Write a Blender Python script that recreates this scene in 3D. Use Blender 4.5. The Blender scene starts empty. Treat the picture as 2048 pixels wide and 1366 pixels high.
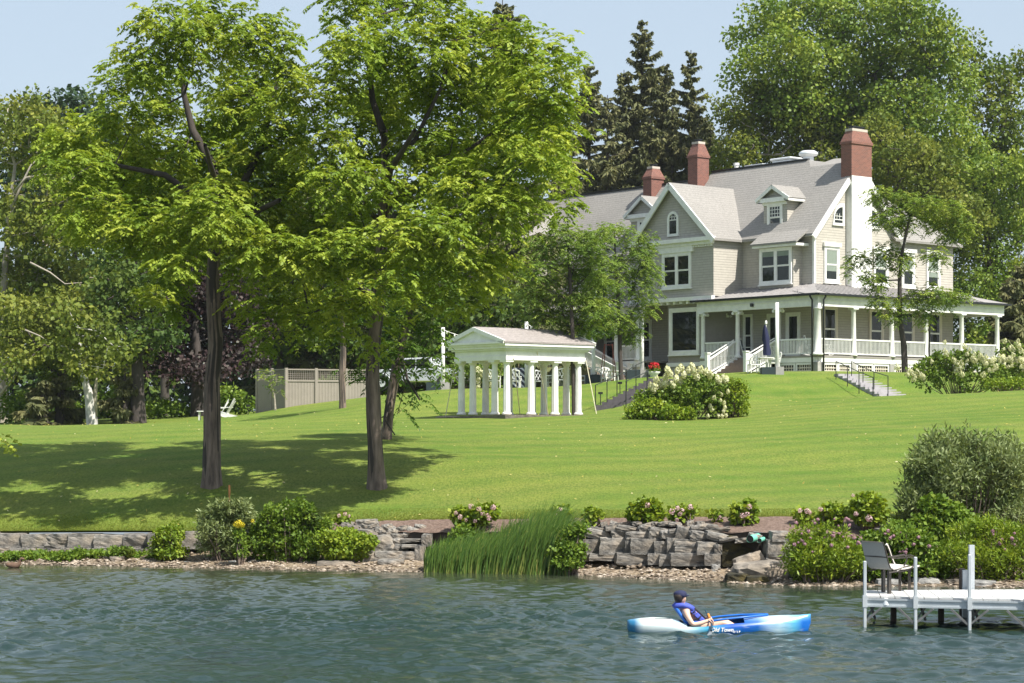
import bpy, bmesh, math, random
import numpy as np
from mathutils import Vector, Matrix, Quaternion
random.seed(7); RNG = np.random.default_rng(11)
S = bpy.context.scene
COL = S.collection
F, H, HY, CX = 4200.0, 3.4, 850.0, 1024.0
# ---------------------------------------------------------------- camera, sky, sun, exposure
cd = bpy.data.cameras.new('camera'); cam = bpy.data.objects.new('camera', cd); COL.objects.link(cam)
cam.location = (0, 0, H); cam.rotation_euler = (math.radians(90), 0, 0)
cd.sensor_width = 36; cd.lens = 36*F/2048; cd.shift_y = (HY-683)/2048
cd.clip_start = 1; cd.clip_end = 3000
S.camera = cam
SUN_EL = math.radians(55); SUN_H = Vector((.76, -.65)).normalized()
SUN = Vector((SUN_H.x*math.cos(SUN_EL), SUN_H.y*math.cos(SUN_EL), math.sin(SUN_EL)))
wd = bpy.data.worlds.new('World'); S.world = wd; wd.use_nodes = True
nt = wd.node_tree; nt.nodes.clear()
sky = nt.nodes.new('ShaderNodeTexSky'); sky.sky_type = 'NISHITA'; sky.sun_disc = False
sky.sun_elevation = SUN_EL; sky.sun_rotation = math.atan2(SUN.x, SUN.y)
sky.air_density = 1.0; sky.dust_density = 3.0; sky.ozone_density = 1.6; sky.altitude = 200
bg = nt.nodes.new('ShaderNodeBackground'); bg.inputs['Strength'].default_value = 0.125
wo = nt.nodes.new('ShaderNodeOutputWorld')
hz = nt.nodes.new('ShaderNodeMix'); hz.data_type = 'RGBA'; hz.inputs[0].default_value = .68; hz.inputs[7].default_value = (2.75, 3.2, 3.6, 1)   # thin summer haze whitens the whole sky evenly
nt.links.new(sky.outputs[0], hz.inputs[6]); nt.links.new(hz.outputs[2], bg.inputs[0]); nt.links.new(bg.outputs[0], wo.inputs[0])
sl = bpy.data.lights.new('sun', 'SUN'); sl.energy = 4.8; sl.angle = math.radians(.55); sl.color = (1, .95, .86)
so = bpy.data.objects.new('sun', sl); COL.objects.link(so)
so.rotation_euler = SUN.to_track_quat('Z', 'Y').to_euler()
S.view_settings.view_transform = 'Standard'; S.view_settings.look = 'None'
S.view_settings.exposure = 0.82; S.view_settings.gamma = 1; S.view_settings.use_curve_mapping = False

# ---------------------------------------------------------------- helpers
def P(px, py, Y):
    return Vector(((px-CX)*Y/F, Y, H+(HY-py)*Y/F))
def X(px, Y): return (px-CX)*Y/F
A0 = math.radians(39.6); SA, CA = math.sin(A0), math.cos(A0)
DL = Vector((-SA, CA, 0)); DR = Vector((CA, SA, 0))
def frame(px, Y):
    o = Vector((X(px, Y), Y, 0))
    return lambda u, v, z: o + DL*u + DR*v + Vector((0, 0, z))
hp = frame(1635, 121)          # the house: u runs back along its left face, v back along its right face
def tag(o, label=None, cat=None, group=None, kind=None):
    for k, v in (('label', label), ('category', cat), ('group', group), ('kind', kind)):
        if v: o[k] = v
    return o
def thing(name, label, cat, loc=(0, 0, 0), group=None, rz=0):
    o = bpy.data.objects.new(name, None); COL.objects.link(o)
    o.location = loc; o.rotation_euler.z = rz; o.empty_display_size = .1
    return tag(o, label, cat, group)
def link(name, me, mat=None, parent=None, world=True):
    o = bpy.data.objects.new(name, me); COL.objects.link(o)
    if mat is not None and not me.materials: me.materials.append(mat)
    if parent is not None:
        o.parent = parent
        if world:                       # mesh is in world space: shift it back by the parent's place
            q = parent; off = Vector((0, 0, 0))
            while q is not None: off += Vector(q.location); q = q.parent
            o.location = -off
    return o
class MB:
    def __init__(s): s.v = []; s.f = []
    def add(s, vs, fs):
        n = len(s.v); s.v += [tuple(p) for p in vs]; s.f += [tuple(i+n for i in f) for f in fs]; return s
    def box8(s, c):   # 4 bottom + 4 top corners
        return s.add(c, [(3, 2, 1, 0), (4, 5, 6, 7), (0, 1, 5, 4), (1, 2, 6, 5), (2, 3, 7, 6), (3, 0, 4, 7)])
    def box(s, x0, x1, y0, y1, z0, z1, tf=None):
        tf = tf or (lambda a, b, c: Vector((a, b, c)))
        return s.box8([tf(x0, y0, z0), tf(x1, y0, z0), tf(x1, y1, z0), tf(x0, y1, z0), tf(x0, y0, z1), tf(x1, y0, z1), tf(x1, y1, z1), tf(x0, y1, z1)])
    def bar(s, a, b, w, h, up=Vector((0, 0, 1))):
        a, b = Vector(a), Vector(b); d = (b-a).normalized(); r = d.cross(up)
        if r.length < 1e-4: r = d.cross(Vector((0, 1, 0)))
        r.normalize(); q = r.cross(d); r *= w/2; q *= h/2
        return s.box8([a-r-q, a+r-q, a+r+q, a-r+q, b-r-q, b+r-q, b+r+q, b-r+q])
    def tube(s, pts, rad, n=8, caps=True):
        pts = [Vector(p) for p in pts]; m = len(pts)
        if not hasattr(rad, '__len__'): rad = [rad]*m
        vs = []; r0 = None
        for i, p in enumerate(pts):
            d = (pts[min(i+1, m-1)]-pts[max(i-1, 0)]).normalized()
            if r0 is None:
                r0 = d.cross(Vector((.3, 1, .05))) if abs(d.y) < .9 else d.cross(Vector((1, 0, 0)))
            r = (r0-d*r0.dot(d)).normalized(); r0 = r; q = d.cross(r)
            for k in range(n):
                t = 2*math.pi*k/n; vs.append(p+r*(rad[i]*math.cos(t))+q*(rad[i]*math.sin(t)))
        fs = [(i*n+k, i*n+(k+1) % n, (i+1)*n+(k+1) % n, (i+1)*n+k) for i in range(m-1) for k in range(n)]
        if caps: fs += [tuple(range(n))[::-1], tuple(range((m-1)*n, m*n))]
        return s.add(vs, fs)
    def lathe(s, c, prof, n=12):  # prof: (r,z)
        return s.tube([Vector(c)+Vector((0, 0, z)) for r, z in prof], [r for r, z in prof], n)
    def poly(s, pts, ext):
        n = len(pts); e = Vector(ext); pts = [Vector(p) for p in pts]
        vs = pts+[p+e for p in pts]
        return s.add(vs, [tuple(range(n))[::-1], tuple(range(n, 2*n))]+[(i, (i+1) % n, n+(i+1) % n, n+i) for i in range(n)])
    def mesh(s, name, smooth=False, bevel=0):
        me = bpy.data.meshes.new(name); me.from_pydata(s.v, [], s.f)
        bm = bmesh.new(); bm.from_mesh(me); bmesh.ops.recalc_face_normals(bm, faces=bm.faces)
        if bevel: bmesh.ops.bevel(bm, geom=bm.edges, offset=bevel, segments=1, affect='EDGES')
        bm.to_mesh(me); bm.free()
        if smooth: me.shade_smooth()
        return me
    def build(s, name, mat, parent=None, smooth=False, world=True, bevel=0):
        return link(name, s.mesh(name, smooth, bevel), mat, parent, world)
def dup(root, loc=None, rz=None, label=None, scale=None):
    r = root.copy(); COL.objects.link(r)
    if loc is not None: r.location = loc
    if rz is not None: r.rotation_euler.z = rz
    if scale: r.scale = (scale,)*3
    if label: r['label'] = label
    for ch in list(root.children):
        c = ch.copy(); COL.objects.link(c); c.parent = r
        for g in list(ch.children):
            d = g.copy(); COL.objects.link(d); d.parent = c
    return r

# ---------------------------------------------------------------- materials
def newmat(name):
    m = bpy.data.materials.new(name); m.use_nodes = True; t = m.node_tree; t.nodes.clear()
    o = t.nodes.new('ShaderNodeOutputMaterial'); b = t.nodes.new('ShaderNodeBsdfPrincipled')
    t.links.new(b.outputs[0], o.inputs[0]); return m, t, b, o
def N(t, k, **kw):
    n = t.nodes.new(k)
    for a, v in kw.items(): setattr(n, a, v)
    return n
def noise(t, scale, detail=4, rough=.6, coord='Object', stretch=None):
    tc = N(t, 'ShaderNodeTexCoord'); mp = N(t, 'ShaderNodeMapping'); ns = N(t, 'ShaderNodeTexNoise')
    ns.inputs['Scale'].default_value = scale; ns.inputs['Detail'].default_value = detail; ns.inputs['Roughness'].default_value = rough
    if stretch: mp.inputs['Scale'].default_value = stretch
    t.links.new(tc.outputs[coord], mp.inputs[0]); t.links.new(mp.outputs[0], ns.inputs[0]); return ns.outputs[0]
def ramp(t, fac, stops):
    r = N(t, 'ShaderNodeValToRGB'); e = r.color_ramp.elements
    while len(e) < len(stops): e.new(.5)
    for k, (p, c) in enumerate(stops): e[k].position = p; e[k].color = (*c, 1) if len(c) == 3 else c
    t.links.new(fac, r.inputs[0]); return r.outputs[0]
def bump(t, b, h, strength=.3, dist=.02):
    n = N(t, 'ShaderNodeBump'); n.inputs['Strength'].default_value = strength; n.inputs['Distance'].default_value = dist
    t.links.new(h, n.inputs['Height']); t.links.new(n.outputs[0], b.inputs['Normal'])
def mixc(t, fac, a, b, mode='MIX'):
    m = N(t, 'ShaderNodeMix', data_type='RGBA', blend_type=mode)
    for s_, v in ((0, fac), (6, a), (7, b)):
        if hasattr(v, 'links'): t.links.new(v, m.inputs[s_])
        elif isinstance(v, (int, float)): m.inputs[s_].default_value = v
        else: m.inputs[s_].default_value = (*v, 1)
    return m.outputs[2]
def mat(name, col, rough=.6, var=.15, scale=3, bmp=0, stretch=None, metal=0, spec=.5):
    m, t, b, o = newmat(name)
    n = noise(t, scale, 5, .65, stretch=stretch)
    c = [tuple(max(0, x*(1-var)) for x in col), tuple(min(1, x*(1+var)) for x in col)]
    t.links.new(ramp(t, n, [(.3, c[0]), (.7, c[1])]), b.inputs['Base Color'])
    b.inputs['Roughness'].default_value = rough; b.inputs['Metallic'].default_value = metal
    b.inputs['Specular IOR Level'].default_value = spec
    if bmp: bump(t, b, noise(t, scale*4, 6, .7, stretch=stretch), bmp)
    return m
def leafmat(name, c1, c2, c3, trans=.35, gloss=.08):
    """leaves: hue varies from leaf to leaf (attribute 'tint' is random per leaf and per spray)"""
    m = bpy.data.materials.new(name); m.use_nodes = True; t = m.node_tree; t.nodes.clear()
    o = N(t, 'ShaderNodeOutputMaterial'); at = N(t, 'ShaderNodeAttribute'); at.attribute_name = 'tint'
    c = ramp(t, at.outputs['Fac'], [(0, c1), (.5, c2), (1, c3)])
    d = N(t, 'ShaderNodeBsdfDiffuse'); tr = N(t, 'ShaderNodeBsdfTranslucent'); g = N(t, 'ShaderNodeBsdfGlossy')
    g.inputs['Roughness'].default_value = .5; g.inputs['Color'].default_value = (.5, .55, .45, 1)
    ct = mixc(t, 1.0, c, (1.2, 1.15, .65), 'MULTIPLY')
    t.links.new(c, d.inputs[0]); t.links.new(ct, tr.inputs[0])
    m1 = N(t, 'ShaderNodeMixShader'); m1.inputs[0].default_value = trans
    m2 = N(t, 'ShaderNodeMixShader'); m2.inputs[0].default_value = gloss
    t.links.new(d.outputs[0], m1.inputs[1]); t.links.new(tr.outputs[0], m1.inputs[2])
    t.links.new(m1.outputs[0], m2.inputs[1]); t.links.new(g.outputs[0], m2.inputs[2]); t.links.new(m2.outputs[0], o.inputs[0])
    return m
M = {}
M['trim'] = mat('white_painted_wood', (.75, .75, .72), .5, .10, 2.6)
M['trim_dirty'] = mat('weathered_white_paint', (.74, .74, .70), .55, .08, 1.2)
M['tan_trim'] = mat('cream_trim', (.62, .56, .47), .55, .05, 2)
M['stone_found'] = mat('foundation_stone', (.34, .33, .31), .9, .3, 2.2, .6)
M['dark_metal'] = mat('black_metal', (.015, .016, .018), .4, .1, 3)
M['alu'] = mat('aluminium', (.50, .54, .57), .42, .08, 6, metal=.25)
M['galv'] = mat('galvanised_vent', (.75, .77, .78), .35, .08, 4, metal=.3)
M['dark_wood'] = mat('dark_weathered_post', (.07, .055, .045), .9, .35, 9, .5, (1, 1, .2))
M['navy'] = mat('navy_cloth', (.012, .017, .06), .85, .2, 6)
M['skin'] = mat('skin', (.62, .40, .30), .5, .05, 8)
M['bark'] = mat('walnut_bark', (.17, .13, .105), .95, .6, 9, 1.0, (1, 1, .14))
M['bark_dark'] = mat('dark_bark', (.055, .045, .04), .95, .35, 6, .8, (1, 1, .2))
M['bark_pale'] = mat('pale_bark', (.34, .30, .25), .9, .3, 5, .4, (1, 1, .3))
M['bark_birch'] = mat('white_mottled_bark', (.5, .48, .45), .85, .45, 4, .3, (1, 1, .5))
M['concrete'] = mat('grey_planter', (.33, .32, .31), .85, .1, 4, .2)
M['tray'] = mat('dark_green_planter', (.02, .035, .04), .6, .15, 4)
M['mortar'] = mat('chimney_mortar_cap', (.5, .44, .38), .9, .1, 8, .2)
M['pvc'] = mat('green_pvc', (.16, .50, .38), .45, .06, 5)
M['stake'] = mat('orange_stake', (.45, .19, .07), .8, .15, 5)
M['rope'] = mat('pale_rope', (.6, .56, .42), .9, .1, 9)
M['drift'] = mat('driftwood', (.36, .30, .24), .9, .3, 6, .5, (.3, 1, 1))
M['red_frame'] = mat('red_painted_poles', (.22, .05, .04), .6, .15, 5)
def stone_mat(name, dark, light, warm, sc=2.4):
    m, t, b, o = newmat(name)
    oi = N(t, 'ShaderNodeObjectInfo')
    n1 = noise(t, sc, 8, .72); n2 = noise(t, sc*5, 6, .7); n3 = noise(t, sc*.5, 3, .5)
    c = ramp(t, n1, [(.32, dark), (.52, tuple((a+b_)/2 for a, b_ in zip(dark, light))), (.68, light)])
    c = mixc(t, ramp(t, n3, [(.45, (0, 0, 0)), (.7, (.8, .8, .8))]), c, warm)
    r = N(t, 'ShaderNodeMapRange'); r.inputs[3].default_value = .68; r.inputs[4].default_value = 1.22
    t.links.new(oi.outputs['Random'], r.inputs[0])
    hs = N(t, 'ShaderNodeHueSaturation'); t.links.new(r.outputs[0], hs.inputs['Value']); t.links.new(c, hs.inputs['Color'])
    t.links.new(hs.outputs[0], b.inputs['Base Color']); b.inputs['Roughness'].default_value = .92
    bump(t, b, n2, .9, .03); return m
M['stone'] = stone_mat('limestone', (.055, .052, .05), (.42, .40, .365), (.28, .225, .165), 2.6)
M['rock_warm'] = stone_mat('shore_rock', (.10, .085, .07), (.36, .32, .27), (.28, .22, .16))
M['rock_white'] = stone_mat('pale_granite', (.2, .2, .2), (.55, .55, .53), (.45, .43, .4))
def siding(name, col, pitch=.155):
    m, t, b, o = newmat(name)
    tc = N(t, 'ShaderNodeTexCoord'); sp = N(t, 'ShaderNodeSeparateXYZ'); t.links.new(tc.outputs['Object'], sp.inputs[0])
    mu = N(t, 'ShaderNodeMath', operation='DIVIDE'); mu.inputs[1].default_value = pitch; t.links.new(sp.outputs[2], mu.inputs[0])
    fr = N(t, 'ShaderNodeMath', operation='FRACT'); t.links.new(mu.outputs[0], fr.inputs[0])
    fl = N(t, 'ShaderNodeMath', operation='FLOOR'); t.links.new(mu.outputs[0], fl.inputs[0])
    # shingle columns: noise along the course, different in each course
    cb = N(t, 'ShaderNodeCombineXYZ')
    ax = N(t, 'ShaderNodeMath', operation='MULTIPLY'); ax.inputs[1].default_value = 7; t.links.new(sp.outputs[0], ax.inputs[0])
    ay = N(t, 'ShaderNodeMath', operation='MULTIPLY'); ay.inputs[1].default_value = 5; t.links.new(sp.outputs[1], ay.inputs[0])
    az = N(t, 'ShaderNodeMath', operation='MULTIPLY'); az.inputs[1].default_value = 3.7; t.links.new(fl.outputs[0], az.inputs[0])
    for k, q in enumerate((ax, ay, az)): t.links.new(q.outputs[0], cb.inputs[k])
    wn = N(t, 'ShaderNodeTexVoronoi'); wn.inputs['Scale'].default_value = 1; t.links.new(cb.outputs[0], wn.inputs[0])
    sx = N(t, 'ShaderNodeSeparateColor'); t.links.new(wn.outputs['Color'], sx.inputs[0])
    c = ramp(t, sx.outputs[0], [(0, tuple(x*.94 for x in col)), (1, tuple(min(1, x*1.05) for x in col))])
    ln = ramp(t, fr.outputs[0], [(0, (.55,)*3), (.16, (1,)*3), (1, (1,)*3)])   # the dark butt joint under each course
    t.links.new(mixc(t, 1., c, ln, 'MULTIPLY'), b.inputs['Base Color']); b.inputs['Roughness'].default_value = .8
    inv = N(t, 'ShaderNodeMath', operation='SUBTRACT'); inv.inputs[0].default_value = 1; t.links.new(fr.outputs[0], inv.inputs[1])
    bump(t, b, inv.outputs[0], 1.0, .022); return m
M['siding'] = siding('tan_shingle_siding', (.40, .375, .33))
M['siding_plain'] = mat('taupe_panel', (.27, .25, .225), .8, .08, 3, .1)
def roofmat(name, col, pitch=.16):
    m, t, b, o = newmat(name)
    tc = N(t, 'ShaderNodeTexCoord'); sp = N(t, 'ShaderNodeSeparateXYZ'); t.links.new(tc.outputs['Object'], sp.inputs[0])
    mu = N(t, 'ShaderNodeMath', operation='DIVIDE'); mu.inputs[1].default_value = pitch; t.links.new(sp.outputs[2], mu.inputs[0])
    fr = N(t, 'ShaderNodeMath', operation='FRACT'); t.links.new(mu.outputs[0], fr.inputs[0])
    n1 = noise(t, 3.5, 7, .8, stretch=(1.6, 1.6, 6)); n2 = noise(t, .35, 3, .5); n3 = noise(t, 11, 3, .7, stretch=(1, 1, 2.4))
    c = ramp(t, n1, [(.3, tuple(x*.55 for x in col)), (.5, col), (.72, tuple(min(1, x*1.6) for x in col))])
    c = mixc(t, .35, c, ramp(t, n3, [(.35, tuple(x*.6 for x in col)), (.65, tuple(x*1.4 for x in col))]))
    c = mixc(t, ramp(t, n2, [(.4, (0, 0, 0)), (.7, (.35,)*3)]), c, tuple(x*.75 for x in col))
    ln = ramp(t, fr.outputs[0], [(0, (.72,)*3), (.2, (1,)*3), (1, (1,)*3)])
    t.links.new(mixc(t, 1., c, ln, 'MULTIPLY'), b.inputs['Base Color']); b.inputs['Roughness'].default_value = .9
    inv = N(t, 'ShaderNodeMath', operation='SUBTRACT'); inv.inputs[0].default_value = 1; t.links.new(fr.outputs[0], inv.inputs[1])
    bump(t, b, inv.outputs[0], .6, .02); return m
M['roof'] = roofmat('asphalt_shingle_roof', (.25, .238, .222))
M['roof_small'] = roofmat('folly_shingle_roof', (.28, .25, .235), .09)
M['porch_roof'] = mat('grey_metal_porch_roof', (.29, .275, .27), .6, .16, 2.5, .1, (1, 1, 1))
def brickmat():
    m, t, b, o = newmat('red_brick')
    tc = N(t, 'ShaderNodeTexCoord'); mp = N(t, 'ShaderNodeMapping'); mp.inputs['Rotation'].default_value = (math.radians(90), 0, 0)
    vr = N(t, 'ShaderNodeVectorRotate', rotation_type='Z_AXIS'); vr.inputs['Angle'].default_value = -A0
    sp = N(t, 'ShaderNodeSeparateXYZ'); ad = N(t, 'ShaderNodeMath', operation='ADD'); cb = N(t, 'ShaderNodeCombineXYZ')
    t.links.new(tc.outputs['Object'], vr.inputs[0]); t.links.new(vr.outputs[0], sp.inputs[0])
    t.links.new(sp.outputs[0], ad.inputs[0]); t.links.new(sp.outputs[1], ad.inputs[1])
    t.links.new(ad.outputs[0], cb.inputs[0]); t.links.new(sp.outputs[2], cb.inputs[1])
    bt = N(t, 'ShaderNodeTexBrick'); bt.inputs['Scale'].default_value = 1
    bt.inputs['Brick Width'].default_value = .21; bt.inputs['Row Height'].default_value = .075; bt.inputs['Mortar Size'].default_value = .007
    bt.inputs['Color1'].default_value = (.22, .085, .06, 1); bt.inputs['Color2'].default_value = (.14, .058, .045, 1); bt.inputs['Mortar'].default_value = (.27, .17, .14, 1)
    t.links.new(cb.outputs[0], bt.inputs[0]); t.links.new(bt.outputs[0], b.inputs['Base Color']); b.inputs['Roughness'].default_value = .9
    bump(t, b, bt.outputs['Fac'], -.4, .01); return m
M['brick'] = brickmat()
m, t, b, o = newmat('window_glass'); b.inputs['Base Color'].default_value = (.012, .016, .014, 1); b.inputs['Roughness'].default_value = .04
bump(t, b, noise(t, 1.3, 2, .5), .12, .02); M['glass'] = m
M['blind'] = mat('pale_blind', (.20, .24, .20), .8, .1, 2)
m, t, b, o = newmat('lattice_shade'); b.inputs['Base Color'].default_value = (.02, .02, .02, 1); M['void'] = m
# leaves
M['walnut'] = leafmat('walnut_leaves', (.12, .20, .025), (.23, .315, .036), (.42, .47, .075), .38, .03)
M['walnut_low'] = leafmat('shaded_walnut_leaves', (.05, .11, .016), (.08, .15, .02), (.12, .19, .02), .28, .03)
M['locust'] = leafmat('locust_leaves', (.09, .165, .03), (.16, .24, .04), (.26, .32, .06), .32, .03)
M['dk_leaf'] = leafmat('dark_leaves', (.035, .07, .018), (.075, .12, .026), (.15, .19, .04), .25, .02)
M['cotton'] = leafmat('cottonwood_leaves', (.075, .145, .022), (.165, .24, .032), (.35, .40, .065), .33, .04)
M['olive'] = leafmat('olive_leaves', (.075, .115, .024), (.15, .19, .034), (.28, .29, .06), .3, .02)
M['yellowgreen'] = leafmat('yellow_green_leaves', (.07, .12, .02), (.12, .17, .025), (.20, .21, .03), .3, .03)
M['copper'] = leafmat('copper_beech_leaves', (.012, .007, .010), (.025, .013, .016), (.07, .042, .045), .1, .05)
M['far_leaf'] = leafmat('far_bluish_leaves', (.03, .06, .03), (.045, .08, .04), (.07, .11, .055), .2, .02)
M['spruce'] = leafmat('spruce_needles', (.08, .095, .045), (.14, .15, .065), (.24, .225, .105), .2, .02)
M['bush'] = leafmat('hydrangea_leaves', (.07, .13, .018), (.12, .19, .022), (.21, .27, .035), .28, .04)
M['bush_lime'] = leafmat('lime_shrub_leaves', (.11, .19, .018), (.18, .26, .02), (.29, .34, .03), .32, .04)
M['willow'] = leafmat('grey_willow_leaves', (.10, .145, .045), (.18, .23, .085), (.29, .33, .14), .3, .05)
M['weed'] = leafmat('weed_leaves', (.075, .14, .018), (.12, .20, .022), (.21, .28, .035), .32, .03)
M['reed'] = leafmat('cattail_blades', (.06, .135, .025), (.13, .22, .04), (.42, .40, .11), .34, .04)
M['blade'] = leafmat('lawn_blades', (.14, .18, .03), (.18, .22, .035), (.23, .25, .05), .2, .02)
M['cream'] = leafmat('cream_blossom', (.50, .52, .26), (.64, .64, .40), (.74, .72, .56), .25, .02)
M['pink'] = leafmat('pink_blossom', (.62, .36, .42), (.68, .46, .50), (.74, .60, .62), .25, .02)
M['mauve'] = leafmat('mauve_wildflower', (.35, .19, .25), (.42, .25, .31), (.5, .33, .36), .25, .02)
M['yellow'] = leafmat('yellow_flower', (.5, .42, .02), (.6, .5, .03), (.65, .56, .06), .25, .02)
M['red'] = leafmat('red_flower', (.5, .02, .03), (.6, .03, .05), (.65, .06, .08), .25, .02)
# ---------------------------------------------------------------- terrain
CP = [  # (px, py, Y): where the photo shows the ground
 (-700,1062,54),(-300,1062,53.6),(0,1062,53.3),(200,1062,53),(400,1061,52.8),(600,1050,52.6),(760,1042,52.2),(900,1038,51.8),(1100,1037,50.6),(1300,1036,49.4),(1500,1034,48.6),(1700,1036,48.2),(1900,1045,48),(2100,1050,48),(2500,1050,48),(2900,1050,48),
 (-500,975,57.4),(0,975,57),(425,975,56),(752,973,56),(1200,970,55.4),(1600,965,55),(2000,968,55),(2500,968,55),
 (-500,915,62),(0,915,62),(400,915,62),(750,915,62),(1200,910,62),(1600,905,62),(2000,905,62),(2500,905,62),
 (-500,872,69),(0,872,69),(400,870,69),(750,868,69),(1100,865,69),(1500,862,70),(1900,850,72),(2400,850,72),
 (-500,855,85),(0,855,85),(400,850,86),(750,843,85),(860,842,83.5),(930,843,84.0),(1000,842,83.8),(960,829,88),(1190,832,84.5),(1400,832,83),(1600,820,84),(1800,812,84),(2048,806,84),(2500,806,84),
 (-500,852,100),(0,851,100),(400,845,100),(600,829,98),(780,828,92),(900,825,92.5),(1100,823,92.5),(1200,818,92.5),(1300,812,92.5),(1450,805,92.5),(1600,800,93),(1750,796,92),(1900,787,92),(2048,781,92),(2500,781,92),
 (-500,850,112),(0,849,112),(400,841,110),(500,829,107),(580,813,106),(710,803,104),(780,792,99),(880,784,99),(1000,781,99),(1150,778,99.3),(1260,768,100),(1380,762,101.5),(1320,800,95.5),
 (1450,800,101),(1500,799,101.5),(1600,797,102),(1700,795,102.5),(1780,793,103),(1850,791,103.5),(1950,787,104),(2100,784,104),
 (1400,758,105.5),(1500,754,106.3),(1600,751,107.2),(1700,750,108),(1800,752,109),(1900,752,110),(2100,750,110.5),
 (880,783,106),(1000,781,106),(1150,779,106),(1260,767,108),(880,782,112),(1100,780,114),(1300,764,116),(1500,757,121),(1650,755,121),(2000,755,125),
 (-800,848,150),(0,848,150),(400,838,150),(800,806,150),(1200,790,150),(1700,775,150),(2400,770,150),
 (-900,845,260),(1000,826,260),(2600,812,260),(-1500,842,600),(1000,836,600),(3000,830,600)]
_c = np.array([[X(a, c), c, H+(HY-b)*c/F] for a, b, c in CP])
def _phi(r2): return np.where(r2 > 0, .5*r2*np.log(np.maximum(r2, 1e-9)), 0)
_xy = _c[:, :2]/50; _n = len(_c)
_K = _phi(((_xy[:, None]-_xy[None])**2).sum(-1))+np.eye(_n)*.00008
_Pm = np.c_[np.ones(_n), _xy]
_W = np.linalg.solve(np.block([[_K, _Pm], [_Pm.T, np.zeros((3, 3))]]), np.r_[_c[:, 2], np.zeros(3)])
def zg(x, y):
    x = np.asarray(x, float); y = np.asarray(y, float); sh = x.shape
    q = np.c_[x.ravel()/50, y.ravel()/50]; out = np.zeros(len(q))
    for s in range(0, len(q), 20000):
        a = q[s:s+20000]
        out[s:s+20000] = _phi(((a[:, None]-_xy[None])**2).sum(-1)) @ _W[:_n]+np.c_[np.ones(len(a)), a] @ _W[_n:]
    return out.reshape(sh) if sh else float(out[0])
def G(px, Y, dz=0):
    x = X(px, Y); return Vector((x, Y, zg(x, Y)+dz))
def ray_ground(px, py, y0=52, y1=200):     # first place along the pixel's line of sight that meets the ground
    Y = y0
    while Y < y1:
        p = P(px, py, Y)
        if zg(p.x, Y) >= p.z: return Vector((p.x, Y, zg(p.x, Y)))
        Y += .15
    return G(px, y1)
_wp = [(-400,1126),(0,1128),(200,1131),(400,1135),(600,1140),(850,1144),(1000,1146),(1140,1149),(1300,1157),(1450,1165),(1580,1171),(1800,1172),(2048,1175),(2400,1177)]
_wY = [F*H/(b-HY) for a, b in _wp]; _wX = [X(a, Y) for (a, b), Y in zip(_wp, _wY)]
def shoreY(x): return np.interp(x, _wX, _wY)
_bp = [(-400,53.0),(0,53.0),(400,52.4),(600,51.8),(850,50.8),(1000,50.1),(1140,49.0),(1300,47.9),(1450,47.0),(1580,46.5),(2048,46.4),(2400,46.4)]
def wallY(x): return np.interp(x, [X(a, Y) for a, Y in _bp], [Y for a, Y in _bp])
_ep = [(-400,53.3),(0,53.3),(400,52.8),(600,52.6),(760,52.1),(900,51.7),(1100,50.5),(1300,49.3),(1500,48.5),(1700,48.1),(2048,48),(2400,48)]
def lawnY(x): return np.interp(x, [X(a, Y) for a, Y in _ep], [Y for a, Y in _ep])
def grid(name, xs, ts, fn, mat, kind='structure'):
    xs = np.asarray(xs); ts = np.asarray(ts); XX, TT = np.meshgrid(xs, ts)
    x, y, z = fn(XX, TT); v = np.stack([x, y, z], -1).reshape(-1, 3)
    nx, ny = len(xs), len(ts); i = np.arange((ny-1)*(nx-1)); r, c = i//(nx-1), i % (nx-1); b0 = r*nx+c
    me = quadmesh(name, v, np.stack([b0, b0+1, b0+nx+1, b0+nx], 1)); me.shade_smooth()
    return tag(link(name, me, mat), kind=kind)
def quadmesh(name, v, q, attr=None):
    me = bpy.data.meshes.new(name); me.vertices.add(len(v)); me.vertices.foreach_set('co', np.asarray(v, np.float32).ravel())
    nq = len(q); k = q.shape[1]; me.loops.add(nq*k); me.loops.foreach_set('vertex_index', np.asarray(q, np.int32).ravel())
    me.polygons.add(nq); me.polygons.foreach_set('loop_start', np.arange(0, nq*k, k, dtype=np.int32))
    if attr is not None:
        a = me.attributes.new('tint', 'FLOAT', 'FACE'); a.data.foreach_set('value', np.asarray(attr, np.float32))
    me.update(); me.validate(); return me
def vnoise(x, y, f, seed=0):
    """smooth value noise, numpy"""
    r = np.random.default_rng(seed).random((64, 64)); x = x*f; y = y*f
    i = np.floor(x).astype(int); j = np.floor(y).astype(int); u = x-i; w = y-j; u = u*u*(3-2*u); w = w*w*(3-2*w)
    g = lambda a, b: r[a % 64, b % 64]
    return g(i, j)*(1-u)*(1-w)+g(i+1, j)*u*(1-w)+g(i, j+1)*(1-u)*w+g(i+1, j+1)*u*w

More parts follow.
